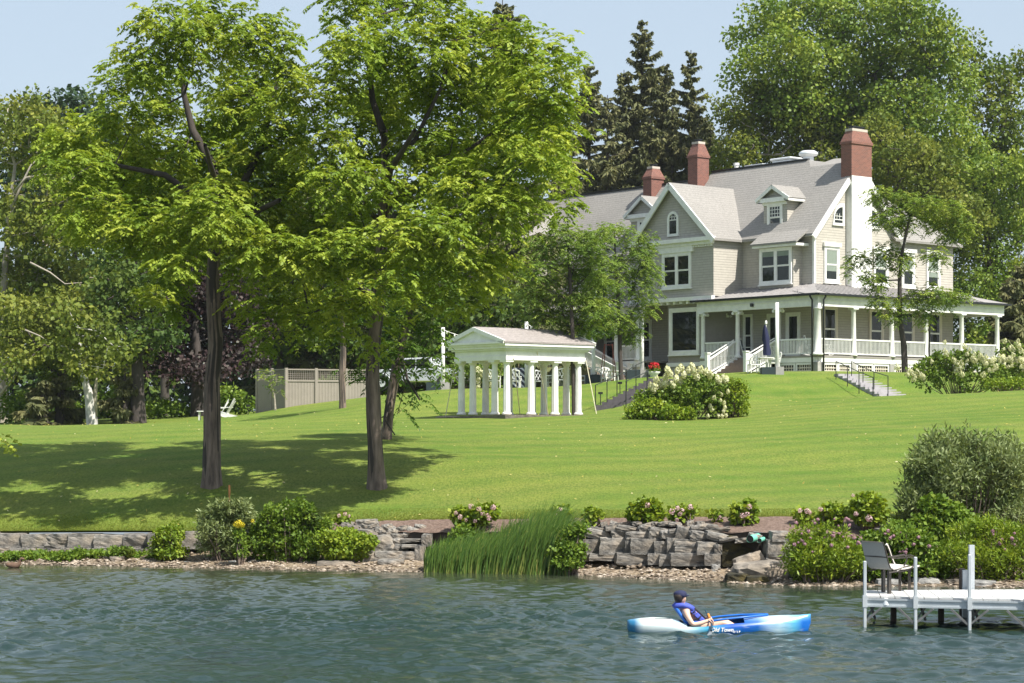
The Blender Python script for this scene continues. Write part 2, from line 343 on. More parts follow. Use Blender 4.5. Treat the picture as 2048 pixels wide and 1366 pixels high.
# lawn material: mown grass, drier yellow patches, fine blade grain
m, t, b, o = newmat('mown_lawn')
n1 = noise(t, .16, 5, .6, stretch=(1, .7, 1)); n2 = noise(t, 1.3, 5, .7, stretch=(1, .35, 1)); n3 = noise(t, 16, 3, .8, stretch=(1, .3, 1)); n4 = noise(t, .45, 7, .8, stretch=(.35, 2.2, 1))
c = ramp(t, n1, [(.28, (.068, .145, .02)), (.46, (.115, .20, .028)), (.64, (.20, .24, .048))])
c = mixc(t, ramp(t, n2, [(.42, (0, 0, 0)), (.70, (.5,)*3)]), c, (.25, .25, .06))
c = mixc(t, ramp(t, n4, [(.46, (0, 0, 0)), (.66, (.6,)*3)]), c, (.26, .235, .075))
c = mixc(t, ramp(t, n3, [(.35, (.9,)*3), (.62, (0, 0, 0))]), c, (.075, .12, .018))
tcm = N(t, 'ShaderNodeTexCoord'); wv = N(t, 'ShaderNodeTexWave'); wv.bands_direction = 'Y'; wv.inputs['Scale'].default_value = .17; wv.inputs['Distortion'].default_value = 3.4; wv.inputs['Detail'].default_value = 2; wv.inputs['Detail Scale'].default_value = .4
mpw = N(t, 'ShaderNodeMapping'); mpw.inputs['Rotation'].default_value = (0, 0, -.42); t.links.new(tcm.outputs['Object'], mpw.inputs[0]); t.links.new(mpw.outputs[0], wv.inputs[0])
c = mixc(t, .24, c, mixc(t, wv.outputs['Fac'], (.085, .165, .018), (.20, .26, .035)))
t.links.new(c, b.inputs['Base Color']); b.inputs['Roughness'].default_value = .95; b.inputs['Specular IOR Level'].default_value = .15
bump(t, b, noise(t, 9, 6, .85, stretch=(1, .5, 1)), 1.0, .06); M['lawn'] = m
ts = np.r_[np.linspace(0, 1, 90)**1.15*70, 72+np.linspace(0, 1, 30)**2*500]
def lawn_fn(x, t_):
    y0 = lawnY(x); s = np.clip(t_/30, 0, 1); y = y0+t_
    z = zg(x, y)+((vnoise(x, y, .25, 3)-.5)*.16+(vnoise(x*.8+y*.5, y*.7-x*.3, .11, 4)-.5)*.55*np.clip(1-t_/45, 0, 1))*np.clip(t_/8, 0, 1)
    z = z-np.exp(-t_/.25)*.05
    return x, y, z
xs = np.r_[-160, -120, -90, -65, -50, -40, -32, np.linspace(-26, 26, 150), 32, 40, 50, 65, 90, 120, 160]
lawn = grid('lawn', xs, ts, lawn_fn, M['lawn'])
# mulch bed between the wall top and the lawn
m, t, b, o = newmat('bark_mulch'); n1 = noise(t, 14, 6, .8); n2 = noise(t, 1.5, 3, .5)
c = ramp(t, n1, [(.3, (.06, .04, .032)), (.5, (.17, .115, .09)), (.7, (.30, .22, .18))])
t.links.new(c, b.inputs['Base Color']); b.inputs['Roughness'].default_value = 1; bump(t, b, noise(t, 22, 5, .8), 1, .04); M['mulch'] = m
def walltop(x):     # height of the soil right behind the wall
    return np.interp(x, [-20, -6.8, -5.4, -3.2, -1.5, 2, 3.5, 5.5, 6.7, 9, 14], [.6, .6, .62, .80, .80, .90, .98, 1.0, .95, .75, .6])
def mulch_fn(x, t_):
    y0 = wallY(x)+.22; y1 = lawnY(x)+.12; y = y0+(y1-y0)*t_; z1 = zg(x, y1)+.012
    z = walltop(x)+(z1-walltop(x))*np.clip(t_*1.05, 0, 1)+(vnoise(x, y, 6, 5)-.5)*.05*(t_ < .97)
    return x, y, z
mulch = grid('mulch_bed', np.linspace(-6.6, 40, 420), np.linspace(0, 1, 10), mulch_fn, M['mulch'])
def gap_fn(x, t_):
    y0 = wallY(x)+.22; y1 = lawnY(x)+.12; return x, y0+(y1-y0)*t_, (zg(x, y1)-.03)*np.ones_like(t_)
tag(grid('lawn_edge', np.linspace(-32, -6.6, 60), np.linspace(0, 1, 3), gap_fn, M['lawn']), kind='structure')
# beach
m, t, b, o = newmat('shore_gravel'); v = N(t, 'ShaderNodeTexVoronoi'); v.inputs['Scale'].default_value = 15
tc = N(t, 'ShaderNodeTexCoord'); t.links.new(tc.outputs['Object'], v.inputs[0])
c = ramp(t, v.outputs['Color'], [(.15, (.12, .085, .055)), (.5, (.27, .205, .145)), (.85, (.44, .37, .29))])
c = mixc(t, ramp(t, noise(t, 1.2, 4, .6), [(.4, (0, 0, 0)), (.65, (.7,)*3)]), c, (.20, .15, .085))
gz = N(t, 'ShaderNodeSeparateXYZ'); t.links.new(tc.outputs['Object'], gz.inputs[0])
wet = N(t, 'ShaderNodeMapRange'); wet.inputs[1].default_value = .005; wet.inputs[2].default_value = .06; wet.inputs[3].default_value = .38; wet.inputs[4].default_value = 1
t.links.new(gz.outputs[2], wet.inputs[0])      # stones wetted by the wash are darker
c = mixc(t, 1.0, c, wet.outputs[0], 'MULTIPLY')
t.links.new(c, b.inputs['Base Color']); b.inputs['Roughness'].default_value = .85; bump(t, b, v.outputs['Distance'], 1, .05); M['gravel'] = m
def beach_fn(x, t_):
    yw = shoreY(x); yb = wallY(x)+.5; y = np.where(t_ < 0, yw+t_, yw+(yb-yw)*np.clip(t_, 0, 1))
    z = np.where(t_ < 0, t_*.09, np.clip(t_, 0, 1)*.22)+(vnoise(x, y, 3, 8)-.5)*.07*np.clip(t_+.4, 0, 1)
    return x, y, z
tag(grid('gravel_beach', np.linspace(-34, 42, 470), np.r_[-14, -6, -3, -1.5, -.8, -.4, -.2, -.1, np.linspace(0, 1, 16)], beach_fn, M['gravel']), kind='structure')
bed = MB().add([(-400, -60, -1.6), (400, -60, -1.6), (400, 60, -1.6), (-400, 60, -1.6)], [(0, 1, 2, 3)]).build('lake_bed', M['gravel']); bed['kind'] = 'structure'
# ---------------------------------------------------------------- water
m, t, b, o = newmat('lake_water')
tc = N(t, 'ShaderNodeTexCoord'); sp = N(t, 'ShaderNodeSeparateXYZ'); t.links.new(tc.outputs['Object'], sp.inputs[0])
far = N(t, 'ShaderNodeMapRange'); far.inputs[1].default_value = 38; far.inputs[2].default_value = 48; t.links.new(sp.outputs[1], far.inputs[0])
c = mixc(t, far.outputs[0], (.014, .032, .032), (.045, .050, .028))   # shallower and browner over the gravel
c = mixc(t, ramp(t, noise(t, .35, 4, .6, stretch=(.6, 1.6, 1)), [(.35, (0, 0, 0)), (.7, (.6,)*3)]), c, (.022, .038, .024))
t.links.new(c, b.inputs['Base Color']); b.inputs['Roughness'].default_value = .06; b.inputs['IOR'].default_value = 1.33
b1 = N(t, 'ShaderNodeBump'); b1.inputs['Strength'].default_value = 1.0; b1.inputs['Distance'].default_value = .004
mp = N(t, 'ShaderNodeMapping'); mp.inputs['Scale'].default_value = (.75, 1.6, 1); mp.inputs['Rotation'].default_value = (0, 0, .18); t.links.new(tc.outputs['Object'], mp.inputs[0])
ns = N(t, 'ShaderNodeTexNoise'); ns.inputs['Scale'].default_value = 11; ns.inputs['Detail'].default_value = 5; ns.inputs['Roughness'].default_value = .62; ns.inputs['Distortion'].default_value = .5
t.links.new(mp.outputs[0], ns.inputs[0]); t.links.new(ns.outputs[0], b1.inputs['Height']); t.links.new(b1.outputs[0], b.inputs['Normal']); M['water'] = m
def wave(x, y):
    r = np.random.default_rng(5); z = np.zeros_like(x)
    px_, py_ = x+.25*np.sin(y*.9+.4*x), y+.25*np.sin(x*.7)
    for k in range(64):
        lam = .6*(1.09**k) if k < 20 else r.uniform(.27, .8)
        th = math.radians(262)+r.normal(0, .75); amp = (.0022 if k < 20 else .0070)*lam**.9*r.uniform(.6, 1.3); q = 2*math.pi/lam
        ph = q*(math.cos(th)*px_+math.sin(th)*py_)+r.uniform(0, 6.28)
        z += amp*(1-np.abs(np.sin(ph/2)))*1.7-amp*.6
    patch = .25+1.35*vnoise(x, y, .14, 21)*(.6+.8*vnoise(x, y, .5, 22))
    return z*patch
def water_fn(x, y):
    e = np.clip((shoreY(x)+.2-y)/2.5, .12, 1)
    near = np.exp(-(((x-7.0)/2.6)**2+((y-33.6)/1.0)**2))     # the boat's own little waves
    w = wave(x, y)*e
    w = w+near*.02*np.sin(9*(x*.5+(y-34)*1.2)+2*np.sin(x*1.7))
    return x, y, w
wx = np.r_[-300, -120, -60, -34, -24, np.linspace(-14.5, 14.5, 400), 24, 34, 60, 120, 300]
wy = np.r_[-60, -10, 8, 18, 24, np.r_[np.linspace(26.5, 38, 330), np.linspace(38.05, 52.2, 300)], 53.5]
water = grid('lake_water', wx, wy, water_fn, M['water'])

# ---------------------------------------------------------------- foliage
def unit(v): return v/np.maximum(np.linalg.norm(v, axis=-1, keepdims=True), 1e-9)
def leafmesh(name, c, a, b, tint):
    """rhombic leaves: base c, length vector a, half-width vector b"""
    n = len(c); v = np.empty((n, 4, 3)); m_ = c+a*.45
    v[:, 0] = c; v[:, 1] = m_+b; v[:, 2] = c+a; v[:, 3] = m_-b
    return quadmesh(name, v.reshape(-1, 3), np.arange(n*4).reshape(n, 4), tint)
def sprays(cs, rg, n, rad, leaf, droop=.5, flat=.6, up=.25, wid=.42):
    """simple leaves scattered about each cluster centre, thicker to its upper outside"""
    k = len(cs); d = unit(rg.normal(size=(k, n, 3))); r = rad*rg.random((k, n, 1))**.45
    p = cs[:, None]+d*r*np.array([1, 1, flat])
    a = unit(d*.8+rg.normal(size=d.shape)*.8+np.array([0, 0, -droop]))
    L = leaf*rg.uniform(.6, 1.3, (k, n, 1)); nrm = unit(rg.normal(size=d.shape)*.75+d*.35+np.array([0, 0, up+.4]))
    b = unit(np.cross(a, nrm))*L*wid
    tn = np.clip(rg.random((k, 1))*.6+rg.random((k, n))*.4, 0, 1)
    return p.reshape(-1, 3), (a*L).reshape(-1, 3), b.reshape(-1, 3), tn.ravel()
def pinnate(cs, out, rg, n, rad, length, pairs, leaflet, droop=.55, wid=.2):
    """compound leaves: each a drooping midrib with pairs of leaflets"""
    k = len(cs); base = cs[:, None]+rg.normal(size=(k, n, 3))*rad*np.array([.55, .55, .5])
    az = rg.uniform(0, 2*math.pi, (k, n)); d = np.stack([np.cos(az), np.sin(az), rg.uniform(-.1, .55, (k, n))], -1)
    d = unit(d+out[:, None]*.55); L = length*rg.uniform(.65, 1.2, (k, n, 1))
    t = np.linspace(.18, 1, pairs)[None, None, :, None]; d4 = d[:, :, None]; L4 = L[:, :, None]
    q = base[:, :, None]+d4*L4*t+np.array([0, 0, -1.])*L4*droop*t**2
    tang = unit(d4+np.array([0, 0, -2.])*droop*t); side = unit(np.cross(tang, np.array([0, 0, 1.])))
    out_c, out_a, out_b = [], [], []
    for sgn in (-1, 1):
        a = unit(side*sgn*.85+tang*.6+np.array([0, 0, -.38])+rg.normal(size=q.shape)*.18); LL = leaflet*rg.uniform(.7, 1.2, q.shape[:-1]+(1,))
        nn = unit(np.array([0, 0, 1.])+rg.normal(size=q.shape)*.35); b = unit(np.cross(a, nn))*LL*wid
        out_c.append(q.reshape(-1, 3)); out_a.append((a*LL).reshape(-1, 3)); out_b.append(b.reshape(-1, 3))
    ct = np.clip(rg.random((k, 1, 1))*.55+rg.random((k, n, 1))*.45+np.zeros((1, 1, pairs)), 0, 1).ravel()
    return np.concatenate(out_c), np.concatenate(out_a), np.concatenate(out_b), np.concatenate([ct, ct])
SHR = [0, 0, 0]
def lobe_clusters(lobes, Y, rg, per, gap, depth=1.0):
    """lobes given in the photo's pixels (px,py,rx,ry[,dY]) at distance Y: cluster centres thick towards each lobe's skin"""
    pts = []; outs = []
    for L in lobes:
        px, py, rx, ry = L[:4]; rx, ry = max(rx-SHR[0], rx*.4), max(ry-SHR[1], ry*.4); py = py-SHR[2]; dY = L[4] if len(L) > 4 else rg.uniform(-1, 1)*depth
        yy = Y+dY; c = np.array(P(px, py, yy)); R = np.array([rx*yy/F, max(rx, ry)*yy/F*.95, ry*yy/F])
        n = int(per*max(1, (R[0]*R[1]*R[2])**(2/3)))
        d = unit(rg.normal(size=(n*3, 3))); d[:, 2] = np.where((d[:, 2] < -.3) & (rg.random(n*3) < .4), -d[:, 2], d[:, 2])
        r = rg.random((n*3, 1))**.33*.97; q = c+d*r*R; got = 0
        for i in range(n*3):
            if got >= n: break
            if pts:
                dd = np.array(pts[-400:])-q[i]
                if (dd*dd).sum(1).min() < gap*gap: continue
            pts.append(q[i]); outs.append(d[i]); got += 1
    return np.array(pts), np.array(outs)
def skeleton(trunks, cs, rg, tip=.012, seg=.7, sag=.0, rmax=.3, pw=.47):
    """grow branches from given trunk polylines (points with radii) to every cluster"""
    pos = []; par = []; fix = []; gather = []
    for tr in trunks:
        prev = -1
        for k, (p, r) in enumerate(tr):
            p = np.array(p, float)
            if k == 0 and pos:
                dd = ((np.array(pos)-p)**2).sum(1); prev = int(dd.argmin())
                if dd.min() < 1e-4: continue
            if prev >= 0 and k > 0:
                a = pos[prev]; m_ = max(1, int(np.linalg.norm(p-a)/.8)); ra = fix[prev]
                for i in range(1, m_+1):
                    pos.append(a+(p-a)*i/m_+(rg.normal(size=3)*.02 if i < m_ else 0)); par.append(prev); fix.append(ra+(r-ra)*i/m_); prev = len(pos)-1
            else:
                pos.append(p); par.append(prev); fix.append(r); prev = len(pos)-1
    nf = len(pos); base_z = pos[0][2]
    A = np.zeros((nf+len(cs)*14+10, 3)); A[:nf] = pos; n = nf; cnt_par = par
    zmin = A[:nf, 2].min()+.35*(A[:nf, 2].max()-A[:nf, 2].min())
    tk = A[:nf]; o_ = np.argsort([((tk-c)**2).sum(1).min() for c in cs])
    for i in o_:
        c = cs[i]; d = c-A[:n]; dist = np.sqrt((d*d).sum(1)); cost = dist+.55*np.maximum(0, -d[:, 2]+.15*dist)
        cost[:nf] = np.where(A[:nf, 2] < zmin, 1e6, cost[:nf])
        j = int(cost.argmin()); L = dist[j]; m_ = min(13, max(1, int(L/seg))); a = A[j].copy(); prev = j
        w = rg.normal(size=3)*.12*L
        for s in range(1, m_+1):
            t_ = s/m_; p = a+(c-a)*t_+(w+np.array([0, 0, .10*L]))*math.sin(math.pi*t_)*(1 if m_ > 1 else 0)
            A[n] = p; cnt_par.append(prev); prev = n; n += 1
    A = A[:n]; par = cnt_par; cnt = np.zeros(n)
    ch = [[] for _ in range(n)]
    for i, p in enumerate(par):
        if p >= 0: ch[p].append(i)
    for i in range(n-1, -1, -1):
        if not ch[i]: cnt[i] += 1
        if par[i] >= 0 and par[i] < i: cnt[par[i]] += cnt[i]
    rad = np.minimum(tip*cnt**pw, rmax)
    for i in range(nf): rad[i] = fix[i]
    for i in range(nf, n): rad[i] = min(rad[i], rad[par[i]]*.85)
    return A, par, ch, rad, nf
def branch_mesh(name, A, par, ch, rad, nf, only=None, sides=lambda r: 10 if r > .12 else (6 if r > .05 else 4), rough=0):
    mb = MB(); done = set()
    start = [i for i in range(len(A)) if par[i] < 0]
    stack = [(-1, s) for s in start]
    while stack:
        p, i = stack.pop(); line = [i] if p < 0 else [p, i]; cur = i
        while ch[cur]:
            nx = max(ch[cur], key=lambda c_: rad[c_])
            for c_ in ch[cur]:
                if c_ != nx: stack.append((cur, c_))
            line.append(nx); cur = nx
        rr = [float(rad[k]) for k in line]
        if p >= 0: rr[0] = min(rr[0], rr[1]*1.5)
        if len(line) > 1: mb.tube([A[k] for k in line], rr, sides(max(rr)), caps=False)
    return mb
def bark_trunk(pts, n=20, flare=.35, seg=.18, amp=.05, seed=1):
    """a main trunk with ridged, slightly wandering cross-section"""
    rg = np.random.default_rng(seed); P_ = [np.array(p, float) for p, r in pts]; R_ = [r for p, r in pts]
    L = [0]
    for a, b_ in zip(P_, P_[1:]): L.append(L[-1]+np.linalg.norm(b_-a))
    s = np.arange(0, L[-1]+seg, seg).clip(max=L[-1]); xyz = np.stack([np.interp(s, L, [p[k] for p in P_]) for k in range(3)], 1); r = np.interp(s, L, R_)
    for k in range(2):      # smooth the bends
        xyz[1:-1] = (xyz[:-2]+xyz[1:-1]*2+xyz[2:])/4
    th = np.linspace(0, 2*math.pi, n, endpoint=False); v = []
    ph = rg.uniform(0, 6.28, 6)
    for i, (p, ri) in enumerate(zip(xyz, r)):
        fl = flare*math.exp(-s[i]/.45)
        prof = 1+amp*np.sin(th*7+ph[0]+s[i]*.8)+amp*.6*np.sin(th*11+ph[1]-s[i]*1.3)+.05*np.sin(th*2+ph[2]+s[i]*.5)+.03*np.sin(th*3+s[i]*2.1+ph[3])+fl*(1+.4*np.sin(th*4+ph[4]))
        rr = ri*prof*(1+.04*math.sin(s[i]*2.3+ph[5]))
        v.append(np.stack([p[0]+rr*np.cos(th), p[1]+rr*np.sin(th), np.full(n, p[2])], 1))
    v = np.concatenate(v); m_ = len(s); mb = MB()
    mb.v = [tuple(q) for q in v]; mb.f = [(i*n+k, i*n+(k+1) % n, (i+1)*n+(k+1) % n, (i+1)*n+k) for i in range(m_-1) for k in range(n)]
    return mb
def make_tree(name, label, group, base, trunks, lobes, Y, leafm, barkm, seed, per=14, gap=.7, kind='simple', n=60, rad=.6, leaf=.2, depth=1.5,
              tip=.012, rmax=.2, main=True, bare=(), droop=.5, wid=.42, flat=.6, cat='tree', pw=.47, keep=1.0, flare=.35):
    rg = np.random.default_rng(seed)
    cs, outs = lobe_clusters(lobes, Y, rg, per, gap, depth)
    A, par, ch, R, nf = skeleton(trunks, cs, rg, tip=tip, rmax=rmax, pw=pw)
    root = thing(name, label, cat, base, group)
    br = branch_mesh('branches', A, par, ch, R, nf)
    if main:
        tk = bark_trunk(trunks[0], seed=seed, flare=flare)
        tk.build('trunk', M[barkm], root, smooth=True)
        br.build('limbs', M['bark_dark' if barkm == 'bark' else barkm], root, smooth=True)
    else: br.build('trunk', M[barkm], root, smooth=True)
    if keep < 1:
        k = rg.random(len(cs)) < keep; cs, outs = cs[k], outs[k]
    if kind == 'pinnate': c, a, b_, tn = pinnate(cs, outs, rg, n[0], rad, n[1], n[2], leaf, droop, wid)
    else: c, a, b_, tn = sprays(cs, rg, n, rad, leaf, droop, flat, wid=wid)
    me = leafmesh('crown', c, a, b_, tn); link('crown', me, M[leafm], root)
    for pts, r0 in bare:
        MB().tube(pts, np.linspace(r0, r0*.3, len(pts)), 5).build('bare_limb', M['bark_pale'], root, smooth=True)
    return root
# ---------------------------------------------------------------- house
HOUSE = thing('house', 'large tan shingled lakeside house with grey roofs, brick chimneys and wraparound white porch', 'house', hp(0, 0, 6.2))
def part(mb, name, m, parent=None, **k): return mb.build(name, M[m], parent or HOUSE, **k)
def fb(mb, face, pl, a0, a1, z0, z1, d0, d1):
    """box on a facade: face 'L' is the plane v=pl (a runs along u), 'R' the plane u=pl (a runs along v); d is how far it stands out"""
    if face == 'L': return mb.box(a0, a1, pl-d1, pl-d0, z0, z1, hp)
    return mb.box(pl-d1, pl-d0, a0, a1, z0, z1, hp)
def fpt(face, pl, a, z, d=0): return hp(a, pl-d, z) if face == 'L' else hp(pl-d, a, z)
# walls: solid bodies
w = MB(); w.box(2.5, 15, 2.5, 15.4, 6.6, 14.93, hp)                               # main block
part(w, 'wall', 'siding')
ga = 18.28+1.25; av = 6.2
w = MB(); w.poly([hp(2.5, 2.5, 14.93), hp(2.5, 9.9, 14.93), hp(2.5, av, 19.35)], DL*.3); part(w, 'gable_wall', 'siding')
w = MB(); w.box(8.41, 15.4, -.01, 2.5, 11.25, 14.87, hp); part(w, 'bay_wall', 'siding')
w = MB(); w.box(15, 35, 2.5, 12, 6.6, 14.5, hp); part(w, 'wing_wall', 'siding')
w = MB(); w.box(26.2, 33.0, .3, 2.5, 11.2, 14.9, hp); part(w, 'bay_wall', 'siding')
# first floor bay under the gable: canted front
w = MB(); pl = [(8.9, 2.5), (9.57, .35), (12.75, .35), (13.6, 2.5)]
w.poly([hp(u, v, 7.25) for u, v in pl], (0, 0, 3.75)); part(w, 'bay_wall', 'siding_plain')
w = MB(); w.poly([hp(u+(-.08 if u < 11 else .08), v-.1 if v < 2 else v, 7.02) for u, v in pl], (0, 0, .24)); part(w, 'sill_band', 'trim')
w = MB(); w.poly([hp(u, v, 5.9) for u, v in pl], (0, 0, 1.12)); part(w, 'foundation', 'stone_found')
w = MB(); w.box(2.7, 35, 2.7, 15, 5.6, 6.62, hp); part(w, 'foundation', 'stone_found')
# corner boards and rakes
cb = MB(); cb.box(2.47, 2.62, 2.44, 2.6, 11.7, 14.95, hp); part(cb, 'corner_board', 'trim')
# second, higher facade piece flared at the main corner
# main roof ------------------------------------------------------
def slab(pts, th=.14):
    return MB().poly(pts, (0, 0, -th))
sl_ = (19.35-14.75)/(av-2.15)      # rise per metre of the main slope
def zr(v): return 14.75+(v-2.15)*sl_
vt = av+.48
part(slab([hp(2.15, 2.15, zr(2.15)), hp(8.45, 2.15, zr(2.15)), hp(15.6, 2.15, zr(2.15)), hp(15.2, vt, zr(vt)), hp(6.75, vt, zr(vt)), hp(6.2, av, zr(av)), hp(2.15, av, zr(av))]), 'roof', 'roof')
part(slab([hp(2.15, av+.002, zr(av)-.005), hp(6.15, av+.002, zr(av)-.005), hp(6.75, 9.0, zr(av)+.78), hp(3.8, 9.0, zr(av)+.60), hp(2.3, av+.8, zr(av)+.05)], .3), 'upper_roof', 'roof')
part(MB().box(6.8, 15.1, vt+.02, 11.5, 18.6, zr(vt)-.03, hp), 'flat_roof', 'concrete')
# slopes behind and to the right of the end gable
part(slab([hp(2.15, 10.25, 14.75), hp(8, 10.25, 14.75), hp(8, av, 19.33), hp(2.15, av, 19.33)]), 'roof', 'roof')
part(slab([hp(2.1, 9.4, 14.8), hp(2.1, 15.9, 14.75), hp(7.4, 10.8, 19.3), hp(7.4, 9.4, 19.3)]), 'hip_roof', 'roof')
part(slab([hp(2.1, 15.9, 14.75), hp(16, 15.9, 14.75), hp(13, 10.8, 19.3), hp(7.4, 10.8, 19.3)]), 'hip_roof', 'roof')
for a, za, c, zc in ((2.1, 14.72, 5.27, 14.72+(5.27-2.1)*4.7/4.1), (10.3, 14.72, 7.16, 14.72+(10.3-7.16)*4.7/4.1)):   # white rake boards of the end gable
    r = MB(); r.bar(hp(2.2, a, za-.22), hp(2.2, c, zc-.24), .12, .30); part(r, 'rake_board', 'trim')
# bay gable roof
bu0, bu1, bap, baz = 8.25, 15.55, 11.94, 18.42
ap = hp(bap, -.42, baz)
zb_ = 14.72
for u0, nm in ((bu0-.15, 'R'), (bu1, 'L')):
    part(slab([hp(u0, -.42, zb_), hp(bap, -.42, baz), hp(bap, 5.3, baz), hp(u0, 2.25, zb_)], .13), 'roof', 'roof')
g = MB(); g.poly([hp(8.45, -.01, 14.87), hp(15.38, -.01, 14.87), hp(bap, -.01, 18.2)], DR*.2); part(g, 'gable_wall', 'siding')
for u0 in (bu0-.18, bu1+.02):
    r = MB(); r.bar(hp(u0, -.38, zb_-.16), hp(bap, -.38, baz-.20), .10, .34); part(r, 'rake_board', 'trim')
r = MB(); fb(r, 'L', 0, 8.2, 15.6, 14.62, 14.86, .0, .42); fb(r, 'L', 0, 8.35, 15.5, 14.42, 14.62, .0, .22); part(r, 'cornice', 'trim')
r = MB()
for k in range(46): fb(r, 'L', 0, 8.5+k*.15, 8.58+k*.15, 14.28, 14.42, .0, .12)
d_ = part(r, 'dentil_row', 'trim'); d_['kind'] = 'stuff'
# eave pieces of the side face
r = MB(); r.box(8.25, 8.41, -.3, 2.3, 14.72, 14.84, hp); part(r, 'cornice', 'trim')
for q0, q1 in ((2.3, 4.2), (7.75, 8.4)): r = MB(); fb(r, 'L', 2.5, q0, q1, 14.62, 14.74, 0, .3); part(r, 'cornice', 'trim')
# hood roof over the right double window
hz = zr(2.15)
part(slab([hp(2.87, 1.3, 14.3), hp(6.62, 1.3, 14.3), hp(6.62, 2.4, zr(2.4)+.03), hp(2.87, 2.4, zr(2.4)+.03)], .12), 'hood_roof', 'roof')
r = MB(); fb(r, 'L', 2.5, 2.95, 6.54, 14.05, 14.2, .0, 1.12); part(r, 'hood_cornice', 'trim')
r = MB(); fb(r, 'L', 2.5, 3.5, 6.3, 11.6, 14.05, .0, .75); part(r, 'bay_wall', 'siding')
# lower cornice between floors with brackets
r = MB(); fb(r, 'L', 0, 8.3, 15.6, 11.02, 11.26, .0, .3); part(r, 'cornice', 'trim')
r = MB()
for k in range(11): fb(r, 'L', .35, 9.3+k*.58, 9.5+k*.58, 10.86, 11.02, .0, .5)
part(r, 'bracket_row', 'trim')['kind'] = 'stuff'
# left wing roof
part(slab([hp(15.0, 2.0, 14.45), hp(35.5, 2.0, 14.45), hp(34.5, 6.3, 19.42), hp(15.0, 6.3, 19.42)]), 'wing_roof', 'roof')
part(slab([hp(15.0, 10.6, 14.45), hp(35.5, 10.6, 14.45), hp(34.5, 6.32, 19.40), hp(15.0, 6.32, 19.40)]), 'wing_roof', 'roof')
lu0, lu1, lap, laz = 25.9, 33.3, 29.6, 18.5
for u0 in (lu0, lu1):
    part(slab([hp(u0, -.1, 14.6), hp(lap, -.1, laz), hp(lap, 5.5, laz), hp(u0, 2.2, 14.6)]), 'roof', 'roof')
    r = MB(); r.bar(hp(u0, -.06, 14.45), hp(lap, -.06, laz-.18), .10, .34); part(r, 'rake_board', 'trim')
g = MB(); g.poly([hp(26.2, .3, 14.88), hp(33, .3, 14.88), hp(lap, .3, 18.2)], DR*.2); part(g, 'gable_wall', 'siding')
r = MB(); fb(r, 'L', .3, 25.9, 33.3, 14.5, 14.8, .0, .35); part(r, 'cornice', 'trim')
r = MB(); fb(r, 'L', 2.5, 15.5, 26, 14.2, 14.42, .0, .35); part(r, 'cornice', 'trim')
# ridge caps
r = MB(); r.bar(hp(6.8, vt, zr(vt)+.03), hp(15.2, vt, zr(vt)+.03), .25, .08); r.bar(hp(15.2, 6.3, 19.46), hp(34.5, 6.3, 19.46), .25, .08); part(r, 'ridge_cap', 'dark_metal')
# windows -------------------------------------------------------
def window(face, pl, a0, a1, z0, z1, n=1, fr=.16, sash=True, grid_=None, blind=0, head=0, parent=None, m='trim', sill=.06):
    f = MB(); d = .09
    fb(f, face, pl, a0, a1, z1-fr, z1, 0, d); fb(f, face, pl, a0, a1, z0, z0+fr, 0, d+.02)
    fb(f, face, pl, a0, a0+fr, z0+fr, z1-fr, 0, d); fb(f, face, pl, a1-fr, a1, z0+fr, z1-fr, 0, d)
    w_ = (a1-a0-2*fr-(n-1)*fr)/n
    if head: fb(f, face, pl, a0-.1, a1+.1, z1, z1+head, 0, d+.08)
    if sill: fb(f, face, pl, a0-.06, a1+.06, z0-.07, z0, 0, d+.07)
    for k in range(1, n): fb(f, face, pl, a0+fr+k*w_+(k-1)*fr, a0+fr+k*(w_+fr), z0+fr, z1-fr, 0, d)
    win = part(f, 'window', m)
    for k in range(n):
        b0 = a0+fr+k*(w_+fr); b1 = b0+w_; zz0, zz1 = z0+fr, z1-fr; zm = (zz0+zz1)/2
        for (q0, q1, dd, top) in ([(zz0, zm, .025, False), (zm, zz1, .045, True)] if sash else [(zz0, zz1, .03, False)]):
            p_ = MB(); fb(p_, face, pl, b0+.04, b1-.04, q0+.04, q1-.04, 0, dd); link_ = p_.build('pane', M['glass'], win)
            s_ = MB(); fb(s_, face, pl, b0, b1, q0, q0+.05, 0, dd+.02); fb(s_, face, pl, b0, b1, q1-.05, q1, 0, dd+.02)
            fb(s_, face, pl, b0, b0+.05, q0+.05, q1-.05, 0, dd+.02); fb(s_, face, pl, b1-.05, b1, q0+.05, q1-.05, 0, dd+.02)
            if grid_ and (top or not sash):
                nx, ny = grid_
                for i in range(1, nx): x_ = b0+(b1-b0)*i/nx; fb(s_, face, pl, x_-.018, x_+.018, q0+.05, q1-.05, 0, dd+.015)
                for j in range(1, ny): y_ = q0+(q1-q0)*j/ny; fb(s_, face, pl, b0+.05, b1-.05, y_-.018, y_+.018, 0, dd+.014)
            s_.build('sash', M['trim'], win)
        if blind:
            bl = MB(); fb(bl, face, pl, b0+.07, b1-.07, max(zm+.06, zz1-blind), zz1-.06, .046, .052); bl.build('blind', M['blind'], win)
            if blind > (zz1-zm): bl = MB(); fb(bl, face, pl, b0+.07, b1-.07, zz1-blind, zm-.06, .026, .032); bl.build('blind', M['blind'], win)
    return win
window('L', 1.75, 3.6, 6.2, 11.84, 14.03, 2, .17, blind=.35)             # right double window (in its hood bay)
window('L', 0, 10.31, 12.88, 11.85, 14.05, 2, .18)                          # bay double window
r = MB(); fb(r, 'L', 0, 10.1, 13.1, 14.05, 14.42, 0, .16); part(r, 'window_header', 'trim')
window('L', .35, 9.95, 12.6, 7.75, 10.65, 1, .22, sash=False)             # picture window
window('R', 2.5, 3.3, 4.62, 11.9, 14.05, 1, .16, blind=1.3, head=.22)
window('R', 2.5, 7.75, 9.1, 11.9, 14.05, 1, .16, blind=1.0, head=.22)
